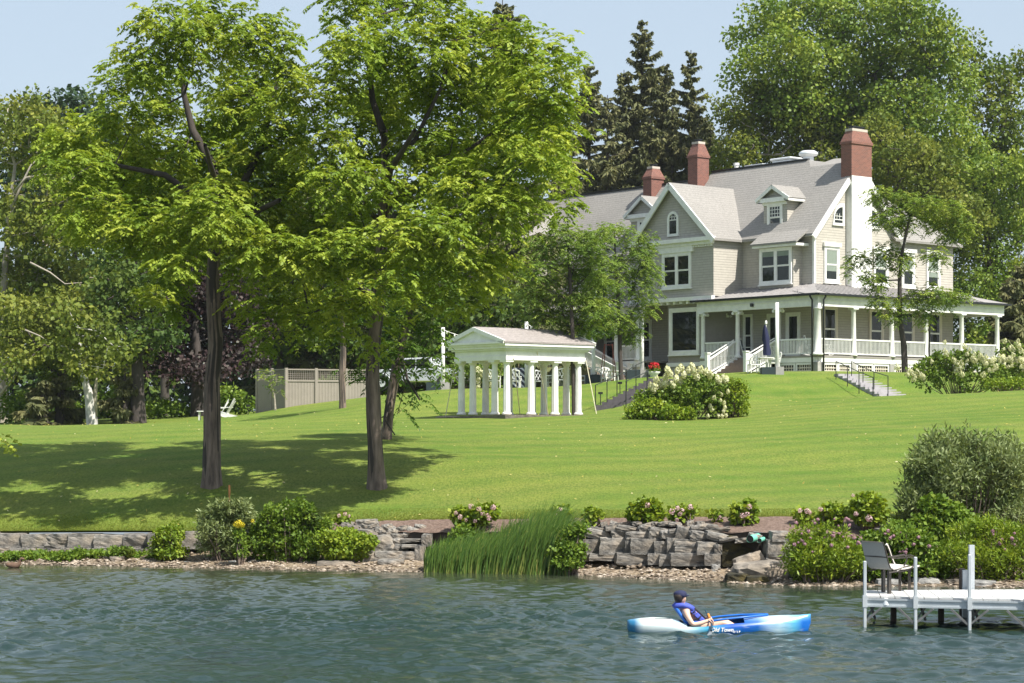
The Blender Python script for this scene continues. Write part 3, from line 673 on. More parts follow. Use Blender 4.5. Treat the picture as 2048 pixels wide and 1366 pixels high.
window('R', 2.5, 10.4, 11.6, 11.9, 14.05, 1, .16, blind=1.0, head=.22)
window('R', 2.5, 12.75, 14.07, 11.9, 14.1, 1, .16, blind=1.3, head=.22)
for v0 in (3.15, 7.35, 10.25, 12.9): window('R', 2.5, v0, v0+1.32, 7.75, 10.5, 1, .17, m='tan_trim')
window('L', 2.5, 7.5, 8.3, 7.55, 10.2, 1, .14)
for u0 in (3.6, 5.15): 
    w_ = window('L', 2.5, u0, u0+1.15, 7.45, 10.15, 1, .2, sash=False); w_.name = 'glazed_door'
for u0 in (17.2, 20.6, 23.4): window('L', 2.5, u0, u0+1.4, 11.7, 13.8, 1, .16)
window('L', .3, 28.2, 31.2, 11.8, 13.9, 2, .16); window('L', .3, 29.1, 30.2, 15.2, 17.0, 1, .14, grid_=(3, 2))
for u0 in (16.5, 19.5, 23.0, 28.6): window('L', 2.5, u0, u0+1.5, 7.6, 10.2, 1, .17)
for u0 in (29.0,): pass
# arched windows
def arch(face, pl, ac, hw, z0, zs, half=None, out=.02):
    """a narrow window with a round head; half=-1/+1 gives a quarter-round one"""
    def outline(e):
        p = [(ac-hw-e, z0-e), (ac+hw+e, z0-e)]
        if half: 
            R = 2*hw+e*1.5
            arc = [(ac-half*hw-half*e+half*R*math.cos(t), zs+R*math.sin(t)) for t in np.linspace(0, math.pi/2, 8)]
            return ([(ac-half*(hw+e), z0-e), (ac+half*(hw+e), z0-e)]+arc)
        return p+[(ac+(hw+e)*math.cos(t), zs+(hw+e)*math.sin(t)) for t in np.linspace(0, math.pi, 13)]
    f = MB(); o_ = outline(.16); i_ = outline(0); n_ = len(o_)
    for k in range(n_):
        a, b_ = o_[k], o_[(k+1) % n_]; c_, d_ = i_[k], i_[(k+1) % n_]
        f.box8([fpt(face, pl, *a, 0), fpt(face, pl, *b_, 0), fpt(face, pl, *d_, 0), fpt(face, pl, *c_, 0), fpt(face, pl, *a, .09), fpt(face, pl, *b_, .09), fpt(face, pl, *d_, .09), fpt(face, pl, *c_, .09)])
    win = part(f, 'arched_window', 'trim')
    nrm = -(DR if face == 'L' else DL)
    MB().poly([fpt(face, pl, *q, 0) for q in i_], nrm*.03).build('pane', M['glass'], win)
    s_ = MB(); zm = zs-.05
    s_.bar(fpt(face, pl, ac-hw, zm, .05), fpt(face, pl, ac+hw, zm, .05), .04, .05)
    for q in (-.33, .33): s_.bar(fpt(face, pl, ac+hw*q, zm, .045), fpt(face, pl, ac+hw*q, zs+hw*.9, .045), .03, .03)
    s_.bar(fpt(face, pl, ac-hw*.9, zs+hw*.45, .045), fpt(face, pl, ac+hw*.9, zs+hw*.45, .045), .03, .03)
    s_.build('glazing_bar', M['trim'], win)
arch('L', -.01, bap-.05, .33, 15.25, 16.15)
arch('R', 2.5, 4.55, .36, 15.5, 15.75, half=-1)
arch('R', 2.5, 7.85, .36, 15.5, 15.75, half=1)
# dormers
def dormer(u0, u1, v0, z0, z1, zap, vb):
    """front face on v=v0 between u0 and u1"""
    uc = (u0+u1)/2
    b = MB(); b.box(u0, u1, v0, vb, z0, z1, hp); part(b, 'dormer_wall', 'siding')
    e = .38
    for s_, uu in ((-1, u0-e), (1, u1+e)):
        part(slab([hp(uu, v0-.35, z1-.02), hp(uc, v0-.35, zap), hp(uc, vb+1.2, zap), hp(uu, vb+.3, z1-.02)], .09), 'dormer_roof', 'roof')
        r = MB(); r.bar(hp(uu, v0-.32, z1-.12), hp(uc, v0-.32, zap-.14), .08, .2); part(r, 'dormer_rake', 'trim')
        r = MB(); r.box(min(uu, u0 if s_ < 0 else u1), max(uu, u0 if s_ < 0 else u1), v0-.3, vb, z1-.24, z1-.08, hp); part(r, 'dormer_cornice', 'trim')
    t_ = MB(); t_.poly([hp(u0-.3, v0-.02, z1), hp(u1+.3, v0-.02, z1), hp(uc, v0-.02, zap-.1)], DR*.15); part(t_, 'dormer_gable', 'siding')
    r = MB(); fb(r, 'L', v0, u0-.35, u1+.35, z1-.24, z1+.02, 0, .3); fb(r, 'L', v0, u0-.0, u1+.0, z1-.42, z1-.24, 0, .1); part(r, 'dormer_cornice', 'trim')
    window('L', v0, uc-.62, uc+.62, z0+.1, z1-.3, 1, .17, grid_=(4, 3))
dormer(5.15, 7.1, 3.0, 15.05, 17.18, 18.0, 4.35)
dormer(16.3, 18.9, 2.9, 15.1, 17.1, 18.3, 4.6)
# chimneys
def chimney(u0, u1, v0, v1, zb, zs, zt, base=None):
    b = MB(); b.box(u0, u1, v0, v1, zb, zs, hp); part(b, 'chimney', 'brick')
    ch = HOUSE.children[-1]
    c_ = MB(); c_.box(u0-.06, u1+.06, v0-.06, v1+.06, zs, zs+.16, hp)
    i = .27
    c_.box8([hp(u0-.03, v0-.03, zs+.16), hp(u1+.03, v0-.03, zs+.16), hp(u1+.03, v1+.03, zs+.16), hp(u0-.03, v1+.03, zs+.16), hp(u0+i*.6, v0+i, zt), hp(u1-i*.6, v0+i, zt), hp(u1-i*.6, v1-i, zt), hp(u0+i*.6, v1-i, zt)])
    c_.build('tapered_top', M['brick'], ch)
    m_ = MB(); m_.box(u0+i*.5, u1-i*.5, v0+i*.8, v1-i*.8, zt-.05, zt+.1, hp); m_.build('mortar_cap', M['mortar'], ch)
    k = MB(); k.box(u0+i, u1-i, v0+i*1.5, v1-i*1.5, zt+.1, zt+.22, hp); k.box(u0+i*.8, u1-i*.8, v0+i*1.3, v1-i*1.3, zt+.22, zt+.27, hp); k.build('flue_cover', M['dark_metal'], ch)
chimney(2.06, 2.9, 5.30, 7.12, 18.0, 20.3, 21.15)
r = MB(); r.box(2.04, 2.6, 5.30, 7.12, 10.6, 18.38, hp); part(r, 'chimney_chase', 'trim')
chimney(15.07, 15.95, 5.2, 6.25, 17.9, 20.75, 21.7)
chimney(19.4, 20.2, 5.2, 6.34, 17.9, 19.75, 20.5)
# roof vents
v = MB(); c = hp(8.0, 8, 0); v.lathe(c, [(.34, 19.9), (.34, 20.25), (.32, 20.3), (.56, 20.36), (.62, 20.45), (.58, 20.56), (.42, 20.66), (.1, 20.70)], 14); part(v, 'mushroom_vent', 'galv', smooth=True)
v = MB(); v.box(9.0, 10.6, 7.4, 8.4, 19.9, 20.22, hp); v.box(8.9, 10.7, 7.3, 8.5, 20.22, 20.36, hp); part(v, 'roof_hood', 'galv', bevel=.05)
v = MB(); v.box(11.6, 13.2, 7.6, 8.6, 19.9, 20.2, hp); part(v, 'roof_hatch', 'galv')
v = MB(); v.lathe(hp(14.3, 8, 0), [(.14, 19.8), (.14, 20.35), (.19, 20.36), (.19, 20.5), (.05, 20.52)], 10); part(v, 'vent_pipe', 'trim')
# ---------------- porch
FZ, RZ, GZ = 7.43, 8.38, 10.26
RE = 17.0     # right end of the porch along v
r = MB(); r.box(-.12, 2.5, -.12, RE, FZ-.12, FZ, hp); r.box(2.5, 9.5, -.12, 2.5, FZ-.12, FZ, hp); r.box(2.5, 15, 15.4, RE, FZ-.12, FZ, hp); part(r, 'porch_floor', 'siding_plain')
r = MB(); fb(r, 'L', 0, 0, 9.5, FZ-.40, FZ-.02, -.1, .1); fb(r, 'R', 0, 0, RE, FZ-.40, FZ-.02, -.1, .1); part(r, 'porch_fascia', 'trim')
r = MB(); fb(r, 'L', 0, -.2, 9.7, GZ, GZ+.62, -.16, .16); fb(r, 'R', 0, .17, RE+.1, GZ, GZ+.62, -.16, .16); r.box(.17, 14, RE-.2, RE+.12, GZ, GZ+.62, hp); part(r, 'porch_beam', 'trim')
r = MB(); fb(r, 'L', 0, -.2, 9.7, GZ+.34, GZ+.38, .16, .2); fb(r, 'R', 0, .2, RE+.1, GZ+.34, GZ+.38, .16, .2); part(r, 'beam_moulding', 'trim')
r = MB(); r.box(.1, 2.5, .1, RE, GZ+.60, GZ+.66, hp); r.box(2.5, 9.5, .1, 2.5, GZ+.6, GZ+.66, hp); part(r, 'porch_ceiling', 'trim_dirty')
e = .42; zE, zT = 10.98, 11.78
rf = [hp(-e, -e, zE), hp(9.95, -e, zE), hp(9.95, 0, 11.1), hp(8.4, 2.5, zT), hp(2.5, 2.5, zT)]
part(slab(rf, .08), 'porch_roof', 'porch_roof')
part(slab([hp(-e, -e, zE), hp(2.5, 2.5, zT), hp(2.5, RE-2.0, zT), hp(-e, RE+e, zE)], .08), 'porch_roof', 'porch_roof')
part(slab([hp(-e, RE+e, zE), hp(2.5, RE-2.0, zT), hp(15, RE-2.0, zT), hp(15, RE+e, zE)], .08), 'porch_roof', 'porch_roof')
r = MB(); r.bar(hp(-e, -e-.04, zE-.04), hp(9.95, -e-.04, zE-.04), .1, .12); r.bar(hp(-e-.04, -e, zE-.045), hp(-e-.04, RE+e, zE-.045), .1, .12); part(r, 'gutter', 'dark_metal')
r = MB()
for k in range(20):   # standing seams
    u = .6+k*.47; v_ = min(2.5, 2.5); r.bar(hp(u, -e, zE+.02), hp(max(u, 2.5) if u < 2.5 else min(u, 8.4), 2.5 if u > 2.5 else max(u, 0)*1.0, zT+.02 if u > 2.5 else zE+.02+(zT-zE)*(max(u, 0)+e)/(2.5+e)), .03, .035)
for k in range(34):
    v_ = .6+k*.47
    if v_ > RE-2: break
    r.bar(hp(-e, v_, zE+.02), hp(2.5 if v_ > 2.5 else v_, v_, zT+.02 if v_ > 2.5 else zE+.02+(zT-zE)*(v_+e)/(2.5+e)), .03, .035)
part(r, 'roof_seam', 'porch_roof')['kind'] = 'stuff'
def column(u, v_, r0=.15, base=FZ, ionic=False, top=GZ):
    c = MB(); c.lathe(hp(u, v_, 0), [(r0*1.5, base), (r0*1.5, base+.08), (r0*1.15, base+.16), (r0, base+.2), (r0*.98, base+1), (r0*.82, top-.22), (r0*.9, top-.2), (r0*1.25, top-.1)], 16)
    col = part(c, 'column', 'trim', smooth=True)
    k = MB(); k.box(u-.22, u+.22, v_-.22, v_+.22, top-.1, top-.002, hp)
    if ionic:
        for s1 in (-1, 1):
            for s2 in (-1, 1):
                k.tube([hp(u+s1*.24, v_+s2*.2, top-.17), hp(u+s1*.24, v_+s2*.05, top-.17)], .085, 10)
    k.build('capital', M['trim'], col)
for u in (3.08, 6.39, 9.31): column(u, 0, .14, ionic=True)
for v_ in (3.11, 6.51, 9.69, 13.09, 16.6): column(0, v_, .155)
column(0, 0, .24); column(9.31, 2.0, .13, ionic=True); column(5, 16.6, .15); column(10, 16.6, .15)
def rail_mb(a, b, z0a, z1a, z0b, z1b, step=.115):
    """a, b: plan points; lower and upper rail heights at both ends"""
    t_ = MB(); a, b = Vector((a.x, a.y, 0)), Vector((b.x, b.y, 0)); Z = lambda z: Vector((0, 0, z))
    t_.bar(a+Z(z1a), b+Z(z1b), .09, .09); t_.bar(a+Z(z0a+.12), b+Z(z0b+.12), .06, .07)
    q = MB(); n = max(2, int((b-a).length/step))
    for i in range(1, n):
        f = i/n; p = a+(b-a)*f; q.bar(p+Z(z0a+(z0b-z0a)*f+.13), p+Z(z1a+(z1b-z1a)*f-.03), .04, .04, Vector((SA, CA, 0)))
    return t_, q
def railing(a, b, z0a, z1a, z0b, z1b, parent=None):
    t_, q = rail_mb(a, b, z0a, z1a, z0b, z1b)
    rl = part(t_, 'railing', 'trim', parent); k = q.build('baluster', M['trim'], rl); k['kind'] = 'stuff'; return rl
def hr(u0, v0, u1, v1): railing(hp(u0, v0, 0), hp(u1, v1, 0), FZ, RZ, FZ, RZ)
hr(.25, 0, 2.93, 0); hr(6.55, 0, 9.15, 0)
vs = [.25, 3.11, 6.51, 9.69, 13.09, 16.6]
for a, b_ in zip(vs, vs[1:]): hr(0, a+(.16 if a > 1 else 0), 0, b_-.16)
hr(9.31, .15, 9.31, 1.9)
r = MB()
for v_ in vs[1:]:
    for q in (-.0,): r.box(-.12, .12, v_-.13, v_+.13, FZ, FZ+.2, hp)
part(r, 'column_plinth', 'trim')
# lattice skirt
def lattice(face, a0, a1, z0, z1):
    f = MB(); fb(f, face, 0, a0, a1, z1-.12, z1, 0, .06); fb(f, face, 0, a0, a0+.12, z0, z1-.12, 0, .06); fb(f, face, 0, a1-.12, a1, z0, z1-.12, 0, .06); fb(f, face, 0, a0, a1, z0, z0+.05, .06, .08)
    fr = part(f, 'lattice_frame', 'trim')
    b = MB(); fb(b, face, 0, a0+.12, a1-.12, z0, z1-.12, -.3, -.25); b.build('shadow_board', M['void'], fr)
    l = MB(); n = int((a1-a0-.24)/.17)
    for k in range(1, n): x_ = a0+.12+(a1-a0-.24)*k/n; fb(l, face, 0, x_-.03, x_+.03, z0, z1-.12, .0, .015)
    m_ = int((z1-z0)/.17)
    for k in range(1, m_): z_ = z0+(z1-.12-z0)*k/m_; fb(l, face, 0, a0+.12, a1-.12, z_-.03, z_+.03, .016, .03)
    q = l.build('lattice', M['tan_trim'], fr); q['kind'] = 'stuff'
lattice('L', .35, 1.65, 6.2, FZ-.42); lattice('L', 1.7, 2.95, 6.2, FZ-.42); lattice('L', 6.6, 7.8, 6.2, FZ-.42); lattice('L', 7.85, 9.1, 6.2, FZ-.42)
for a, b_ in zip(vs, vs[1:]):
    mdl = (a+b_)/2; lattice('R', a+.2, mdl-.02, 6.0, FZ-.42); lattice('R', mdl+.02, b_-.28, 6.0, FZ-.42)
r = MB(); r.box(-.22, .25, -.22, .25, 5.8, FZ-.4, hp)
for v_ in vs[1:]: r.box(-.1, .25, v_-.24, v_+.16, 5.8, FZ-.4, hp)
for u in (3.08, 6.39, 9.3): r.box(u-.2, u+.2, -.1, .3, 5.8, FZ-.4, hp)
part(r, 'stone_pier', 'stone_found')
# downpipes at the corner
for s_ in (-1, 1):
    r = MB(); o_ = hp(0, 0, 0)+Vector((s_*.33, -.15, 0)); Z = lambda z, k=0: o_+Vector((s_*k, 0, z))
    r.tube([Z(10.95, .12), Z(10.8, .12), Z(10.6, 0), Z(10.2, 0), Z(6.3, 0)], .055, 8); part(r, 'downpipe', 'dark_metal', smooth=True)
# lanterns on the beam
r = MB(); r.box(4.9, 5.05, -.34, -.17, 10.42, 10.62, hp); part(r, 'porch_light', 'dark_metal')
# porch stairs
def stairs(u0, u1, vtop, vbot, ztop, zbot, n, name='stair_flight'):
    root = HOUSE; 
    for k in range(n):
        t0 = k/n; z = ztop-(ztop-zbot)*(k+1)/n; va = vtop+(vbot-vtop)*k/n; vb = vtop+(vbot-vtop)*(k+1)/n
        s_ = MB(); s_.box(u0+.05, u1-.05, vb, va, z-.04, z+.02, hp); s_.box(u0+.05, u1-.05, va-.03, va, z+.02, z+(ztop-zbot)/n-.04, hp)
        part(s_, 'step', 'drift_step')
    for u in (u0, u1):
        s_ = MB(); s_.bar(hp(u, vtop, ztop-.12), hp(u, vbot, zbot-.05), .06, .26); part(s_, 'stringer', 'trim')
M['drift_step'] = mat('brown_step', (.20, .155, .12), .8, .15, 4)
stairs(3.15, 6.3, -.12, -2.55, FZ, 6.2, 7)
for u, vb in ((3.08, -2.72), (6.39, -2.55)):
    railing(hp(u, -.2, 0), hp(u, vb+.1, 0), FZ-.1, RZ, 6.35, 7.25)
    t_ = MB(); t_.bar(hp(u+.1, -.2, RZ+.12), hp(u+.1, vb+.1, 7.45), .05, .05); part(t_, 'hand_rail', 'trim')
    n_ = MB(); n_.box(u-.11, u+.11, vb-.11, vb+.11, 6.05, 7.62, hp); n_.box(u-.15, u+.15, vb-.15, vb+.15, 7.62, 7.70, hp); n_.box(u-.14, u+.14, vb-.14, vb+.14, 6.05, 6.35, hp); part(n_, 'newel_post', 'trim')
# left porch (u 15.7 .. 26)
part(MB().box(13.8, 26, -.8, 2.5, FZ-.12, FZ, hp), 'porch_floor', 'siding_plain')
r = MB(); fb(r, 'L', -.8, 13.8, 26, FZ-.4, FZ-.02, -.1, .1); fb(r, 'L', -.8, 13.8, 26, GZ, GZ+.5, -.15, .15); part(r, 'porch_beam', 'trim')
r = MB(); fb(r, 'L', -.8, 13.8, 26, 5.6, FZ-.4, -.2, -.1); part(r, 'porch_skirt', 'trim_dirty')
part(slab([hp(13.6, -1.25, 10.85), hp(26.3, -1.25, 10.85), hp(26.3, 2.5, 11.5), hp(13.6, 2.5, 11.5)], .1), 'porch_roof', 'porch_roof')
for u in (14.3, 16.3, 19.2, 22.4, 25.6): column(u, -.8, .14)
railing(hp(14.0, -.8, 0), hp(15.9, -.8, 0), FZ, RZ, FZ, RZ); railing(hp(18.9, -.8, 0), hp(25.6, -.8, 0), FZ, RZ, FZ, RZ)
# its stair comes down along the front, towards the right
def side_rail(v0, uA, uB):
    railing(hp(uA, v0, 0), hp(uB, v0-.0, 0), FZ-.05, RZ, 5.95, 6.85)
    n_ = MB(); n_.box(uB-.11, uB+.11, v0-.11, v0+.11, 5.6, 7.2, hp); n_.box(uB-.15, uB+.15, v0-.15, v0+.15, 7.2, 7.28, hp); part(n_, 'newel_post', 'trim')
    n_ = MB(); n_.box(uA-.11, uA+.11, v0-.11, v0+.11, 5.6, 8.6, hp); n_.box(uA-.15, uA+.15, v0-.15, v0+.15, 8.6, 8.68, hp); part(n_, 'newel_post', 'trim')
side_rail(-1.1, 18.3, 14.7); side_rail(-3.4, 17.3, 13.2)
part(MB().box(17.3, 21, -3.4, -.9, FZ-.14, FZ, hp), 'porch_floor', 'siding_plain'); part(MB().box(17.45, 20.9, -3.3, -.95, 5.4, FZ-.16, hp), 'porch_skirt', 'trim_dirty')
railing(hp(17.4, -3.4, 0), hp(21, -3.4, 0), FZ, RZ, FZ, RZ)
for k in range(8): part(MB().box(17.3-.5*(k+1), 17.3-.5*k, -3.3, -1.15, 5.5, FZ-.18*(k+1), hp), 'step', 'drift_step')
# ---------------------------------------------------------------- folly (garden temple)
tf0 = frame(1013.5, 85)
TB = 3.80
def tp(a, b, z): return tf0(b, a, z)      # a along the bright long side, b back along the pediment side
TEMPLE = thing('garden_temple', 'small white open temple with fluted columns and shingled gable roof on the lawn', 'garden temple', tp(0, 0, TB))
LA, LBB = 3.86, 2.96
def tpart(mb, name, m, **k): return mb.build(name, M[m], TEMPLE, **k)
def fluted(a, b):
    n = 24; prof = [(.15, TB+.12), (.148, TB+.6), (.14, TB+1.2), (.118, 5.78), (.115, 5.84)]; vs = []
    for r_, z in prof:
        for k in range(n): vs.append(tp(a, b, z)+Vector((math.cos(k*2*math.pi/n), math.sin(k*2*math.pi/n), 0))*(r_*(1 if k % 2 else .9)))
    mb = MB().add(vs, [(i*n+k, i*n+(k+1) % n, (i+1)*n+(k+1) % n, (i+1)*n+k) for i in range(len(prof)-1) for k in range(n)])
    c = tpart(mb, 'column', 'trim')
    MB().lathe(tp(a, b, 0), [(.19, TB+.02), (.2, TB+.05), (.185, TB+.10), (.15, TB+.12)], 18).build('base', M['trim'], c, smooth=True)
    k = MB(); k.lathe(tp(a, b, 0), [(.115, 5.83), (.12, 5.86), (.18, 5.95), (.19, 5.96)], 18); k.box(a-.2, a+.2, b-.2, b+.2, 5.955, 6.03, tp); k.build('capital', M['trim'], c)
cols = [(a, b) for a in (0, 1.287, 2.573, 3.86) for b in (0, 2.96)]+[(a, b) for a in (0, 3.86) for b in (.763, 2.2)]
for a, b in cols: fluted(a, b)
def ring(z0, z1, e, thick=.5):
    m_ = MB(); a0, a1, b0, b1 = -e, LA+e, -e, LBB+e
    m_.box(a0, a1, b0, b0+thick, z0, z1, tp); m_.box(a0, a1, b1-thick, b1, z0, z1, tp); m_.box(a0, a0+thick, b0+thick, b1-thick, z0, z1, tp); m_.box(a1-thick, a1, b0+thick, b1-thick, z0, z1, tp); return m_
tpart(ring(6.03, 6.20, .22, .44), 'architrave', 'trim'); tpart(ring(6.2, 6.43, .19, .38), 'frieze', 'trim')
tpart(MB().box(-.18, LA+.18, -.18, LBB+.18, 6.05, 6.12, lambda a, b, z: tp(min(max(a, .0), LA), min(max(b, 0), LBB), z)), 'ceiling', 'trim_dirty')
for k, (z0, z1, e) in enumerate(((6.43, 6.50, .30), (6.50, 6.60, .40), (6.60, 6.70, .47))): tpart(MB().box(-e, LA+e, -e, LBB+e, z0, z1, tp), 'cornice', 'trim')
bc = LBB/2; zr_ = 7.36
for s_, b0 in ((-1, -.50), (1, LBB+.50)):
    tpart(MB().poly([tp(-.52, b0, 6.71), tp(LA+.52, b0, 6.71), tp(LA+.52, bc, zr_), tp(-.52, bc, zr_)], (0, 0, .06)), 'roof', 'roof_small')
for a in (-.47, LA+.39):
    tpart(MB().poly([tp(a, -.45, 6.70), tp(a, LBB+.45, 6.70), tp(a, bc, zr_-.03)], DR*.08), 'pediment', 'trim')
    for b0 in (-.46, LBB+.46): 
        r = MB(); off = -.05 if a < 0 else .13; r.bar(tp(a+off, b0, 6.74), tp(a+off, bc, zr_-.04), .1, .16); tpart(r, 'pediment_moulding', 'trim')
    r = MB(); off = -.05 if a < 0 else .13; r.bar(tp(a+off, -.46, 6.73), tp(a+off, LBB+.46, 6.73), .1, .09); tpart(r, 'pediment_moulding', 'trim')
# stone pad
M['pad'] = mat('dark_stone_kerb', (.13, .115, .095), .95, .4, 5, .7)
pd = MB(); pd.poly([tp(-.42, -.42, 3.62), tp(-.42, 4.3, 3.5), tp(-.2, 4.9, 3.5), tp(.6, 5.2, 3.6), tp(LA+.5, LBB+.5, 3.62), tp(LA+.5, -.42, 3.62)], (0, 0, .185)).build('stone_pad', M['pad'])
o = bpy.data.objects['stone_pad']; tag(o, 'low dark stone kerbed pad under the small white temple', 'stone pad')
r = MB(); r.poly([tp(-.3, -.36, 3.8), tp(-.3, 4.2, 3.70), tp(.5, 5.0, 3.76), tp(LA+.4, LBB+.4, 3.80), tp(LA+.4, -.36, 3.80)], (0, 0, .012)); r.build('gravel_fill', M['gravel'], o)
# guy ropes
for k, (top, px_, py_, lab) in enumerate([(tp(-.2, 3.1, 6.1), 891, 833, 'left rear temple corner to the grass'), (tp(-.2, -.1, 6.1), 981, 828, 'near temple corner across its pediment side'),
        (tp(.15, -.25, 6.1), 1040, 829, 'near temple corner into the ground by its long side'), (tp(1.4, -.25, 6.4), 1096, 829, 'middle of the long side of the temple'),
        (tp(LA+.2, -.25, 6.1), 1193, 828, 'right temple corner to the grass beyond')]):
    g = ray_ground(px_, py_, 80, 95); g = Vector((g.x, g.y, zg(g.x, g.y)))
    o = MB().tube([g, top], .018, 5).build('guy_rope', M['rope'])
    tag(o, 'pale rope stretched from the '+lab, 'rope', 'guy ropes steadying the temple')
# ---------------------------------------------------------------- fence
FENCE = thing('fence', 'tall taupe board fence with lattice top at the edge of the dark trees', 'fence', P(572, 811, 106))
M['fence'] = mat('taupe_fence_paint', (.27, .24, .205), .8, .08, 2, .1)
fc = Vector((X(572, 106), 106, 0)); dR_ = Vector((.93, .37, 0)).normalized(); dL_ = Vector((-.62, .78, 0)).normalized()
TOP = H+(HY-738)*106/F
def fence_run(o0, d, panels):
    n = Vector((-d.y, d.x, 0))
    for k, (a0, a1) in enumerate(panels):
        pa, pb = o0+d*a0, o0+d*a1; g = min(zg(pa.x, pa.y), zg(pb.x, pb.y))-.15
        L = a1-a0; nb = int(L/.15); q = L/nb
        for i in range(nb):
            s = pa+d*(q*i+.006); e_ = pa+d*(q*(i+1)-.006)
            MB().box8([s, e_, e_+n*.03, s+n*.03]*1 and [Vector((p.x, p.y, g)) for p in (s, e_, e_+n*.03, s+n*.03)]+[Vector((p.x, p.y, TOP-.62)) for p in (s, e_, e_+n*.03, s+n*.03)]).build('board', M['fence'], FENCE)
        r = MB(); Z = lambda p, z: Vector((p.x, p.y, z))
        r.bar(Z(pa, TOP-.58), Z(pb, TOP-.58), .07, .10); r.bar(Z(pa, TOP-.02), Z(pb, TOP-.02), .09, .07); r.build('rail', M['fence'], FENCE)
        l = MB()
        for i in range(1, int(L/.11)): s = pa+d*(L*i/int(L/.11)); l.bar(Z(s, TOP-.54), Z(s, TOP-.05), .03, .015, d)
        for i in range(1, 5): l.bar(Z(pa+n*.02, TOP-.54+.1*i), Z(pb+n*.02, TOP-.54+.1*i), .012, .03)
        lt = l.build('lattice_strip', M['fence'], FENCE); lt['kind'] = 'stuff'
        for p in ((pa, pb) if k == len(panels)-1 else (pa,)):
            gz_ = zg(p.x, p.y)-.1; o_ = MB().box8([Z(p+a_, gz_) for a_ in (-d*.07-n*.07, d*.07-n*.07, d*.07+n*.07, -d*.07+n*.07)]+[Z(p+a_, TOP+.06) for a_ in (-d*.07-n*.07, d*.07-n*.07, d*.07+n*.07, -d*.07+n*.07)])
            o_.build('post', M['fence'], FENCE)
fence_run(fc, dR_, [(0, 1.58), (1.58, 3.16), (3.16, 4.74)]); fence_run(fc, dL_, [(.001, 1.35), (1.35, 2.75)])
# ---------------------------------------------------------------- stone garden steps with black handrails
M['slate'] = mat('dark_slate_step', (.055, .05, .055), .85, .25, 4, .3)
M['pale_step'] = mat('grey_bluestone_step', (.33, .32, .33), .85, .12, 4, .2)
def flight(name, label, pA, pB, side, n, m_riser, rail_side=(0, 1)):
    """pA foot, pB head (front edge of the flight); side = vector across it"""
    root = thing(name, label, 'garden steps', pA)
    for k in range(n):
        a = pA+(pB-pA)*(k/n); b = pA+(pB-pA)*((k+1)/n); z = b.z; lo = min(pA.z, pB.z)-.6
        d = Vector((b.x-a.x, b.y-a.y, 0))
        q = [Vector((a.x, a.y, 0)), Vector((b.x, b.y, 0)), Vector((b.x, b.y, 0))+side, Vector((a.x, a.y, 0))+side]
        MB().box8([p+Vector((0, 0, lo)) for p in q]+[p+Vector((0, 0, z)) for p in q]).build('step', M[m_riser], root)
    return root
def handrail(label, pts, h=.95):
    root = thing('handrail', label, 'handrail', pts[0], 'black metal handrails of the garden steps')
    t_ = MB(); Z = Vector((0, 0, h)); t_.tube([p+Z for p in pts], .022, 6); t_.build('top_rail', M['dark_metal'], root)
    for p in pts: MB().tube([p-Vector((0, 0, .3)), p+Z], .022, 6).build('post', M['dark_metal'], root)
    return root
fa, fb_ = P(1192, 816, 91.5), P(1306, 757, 99.5)
flight('garden_steps', 'dark slate garden steps climbing the bank right of the temple', fa, fb_, Vector((1.2, 1.6, .0)), 11, 'slate')
hpts = [P(px_, py_, Y) for px_, py_, Y in ((1191, 814, 91.3), (1214, 803, 92.9), (1234, 793, 94.4), (1253, 784, 95.9), (1272, 771, 97.4), (1296, 760, 99))]
handrail('black handrail on the near side of the slate steps beside the temple', hpts)
hpts = [P(px_, py_, Y) for px_, py_, Y in ((1252, 806, 91.5), (1272, 796, 93.1), (1294, 786, 94.7))]
handrail('black handrail on the far side of the slate steps, next to the big hydrangea', hpts)
ra, rb = P(1765, 797, 98), P(1652, 748, 108)
flight('garden_steps', 'grey bluestone garden steps running down the bank from the porch corner', P(1768, 797, 102), P(1668, 748, 107.8), Vector((1.5, 1.0, 0)), 11, 'pale_step')
MB().box8([p+Vector((0, 0, z)) for z in (3.9, 0) for p in (Vector((0,0,0)),)*4]) if False else None
handrail('black handrail on the near side of the bluestone steps', [P(px_, py_, Y) for px_, py_, Y in ((1746, 794, 101.8), (1718, 782, 103.6), (1695, 771, 105.2), (1672, 760, 106.8))])
handrail('black handrail on the far side of the bluestone steps', [P(px_, py_, Y) for px_, py_, Y in ((1776, 791, 102.8), (1748, 782, 104.3), (1726, 772, 105.8), (1703, 760, 107.5))])
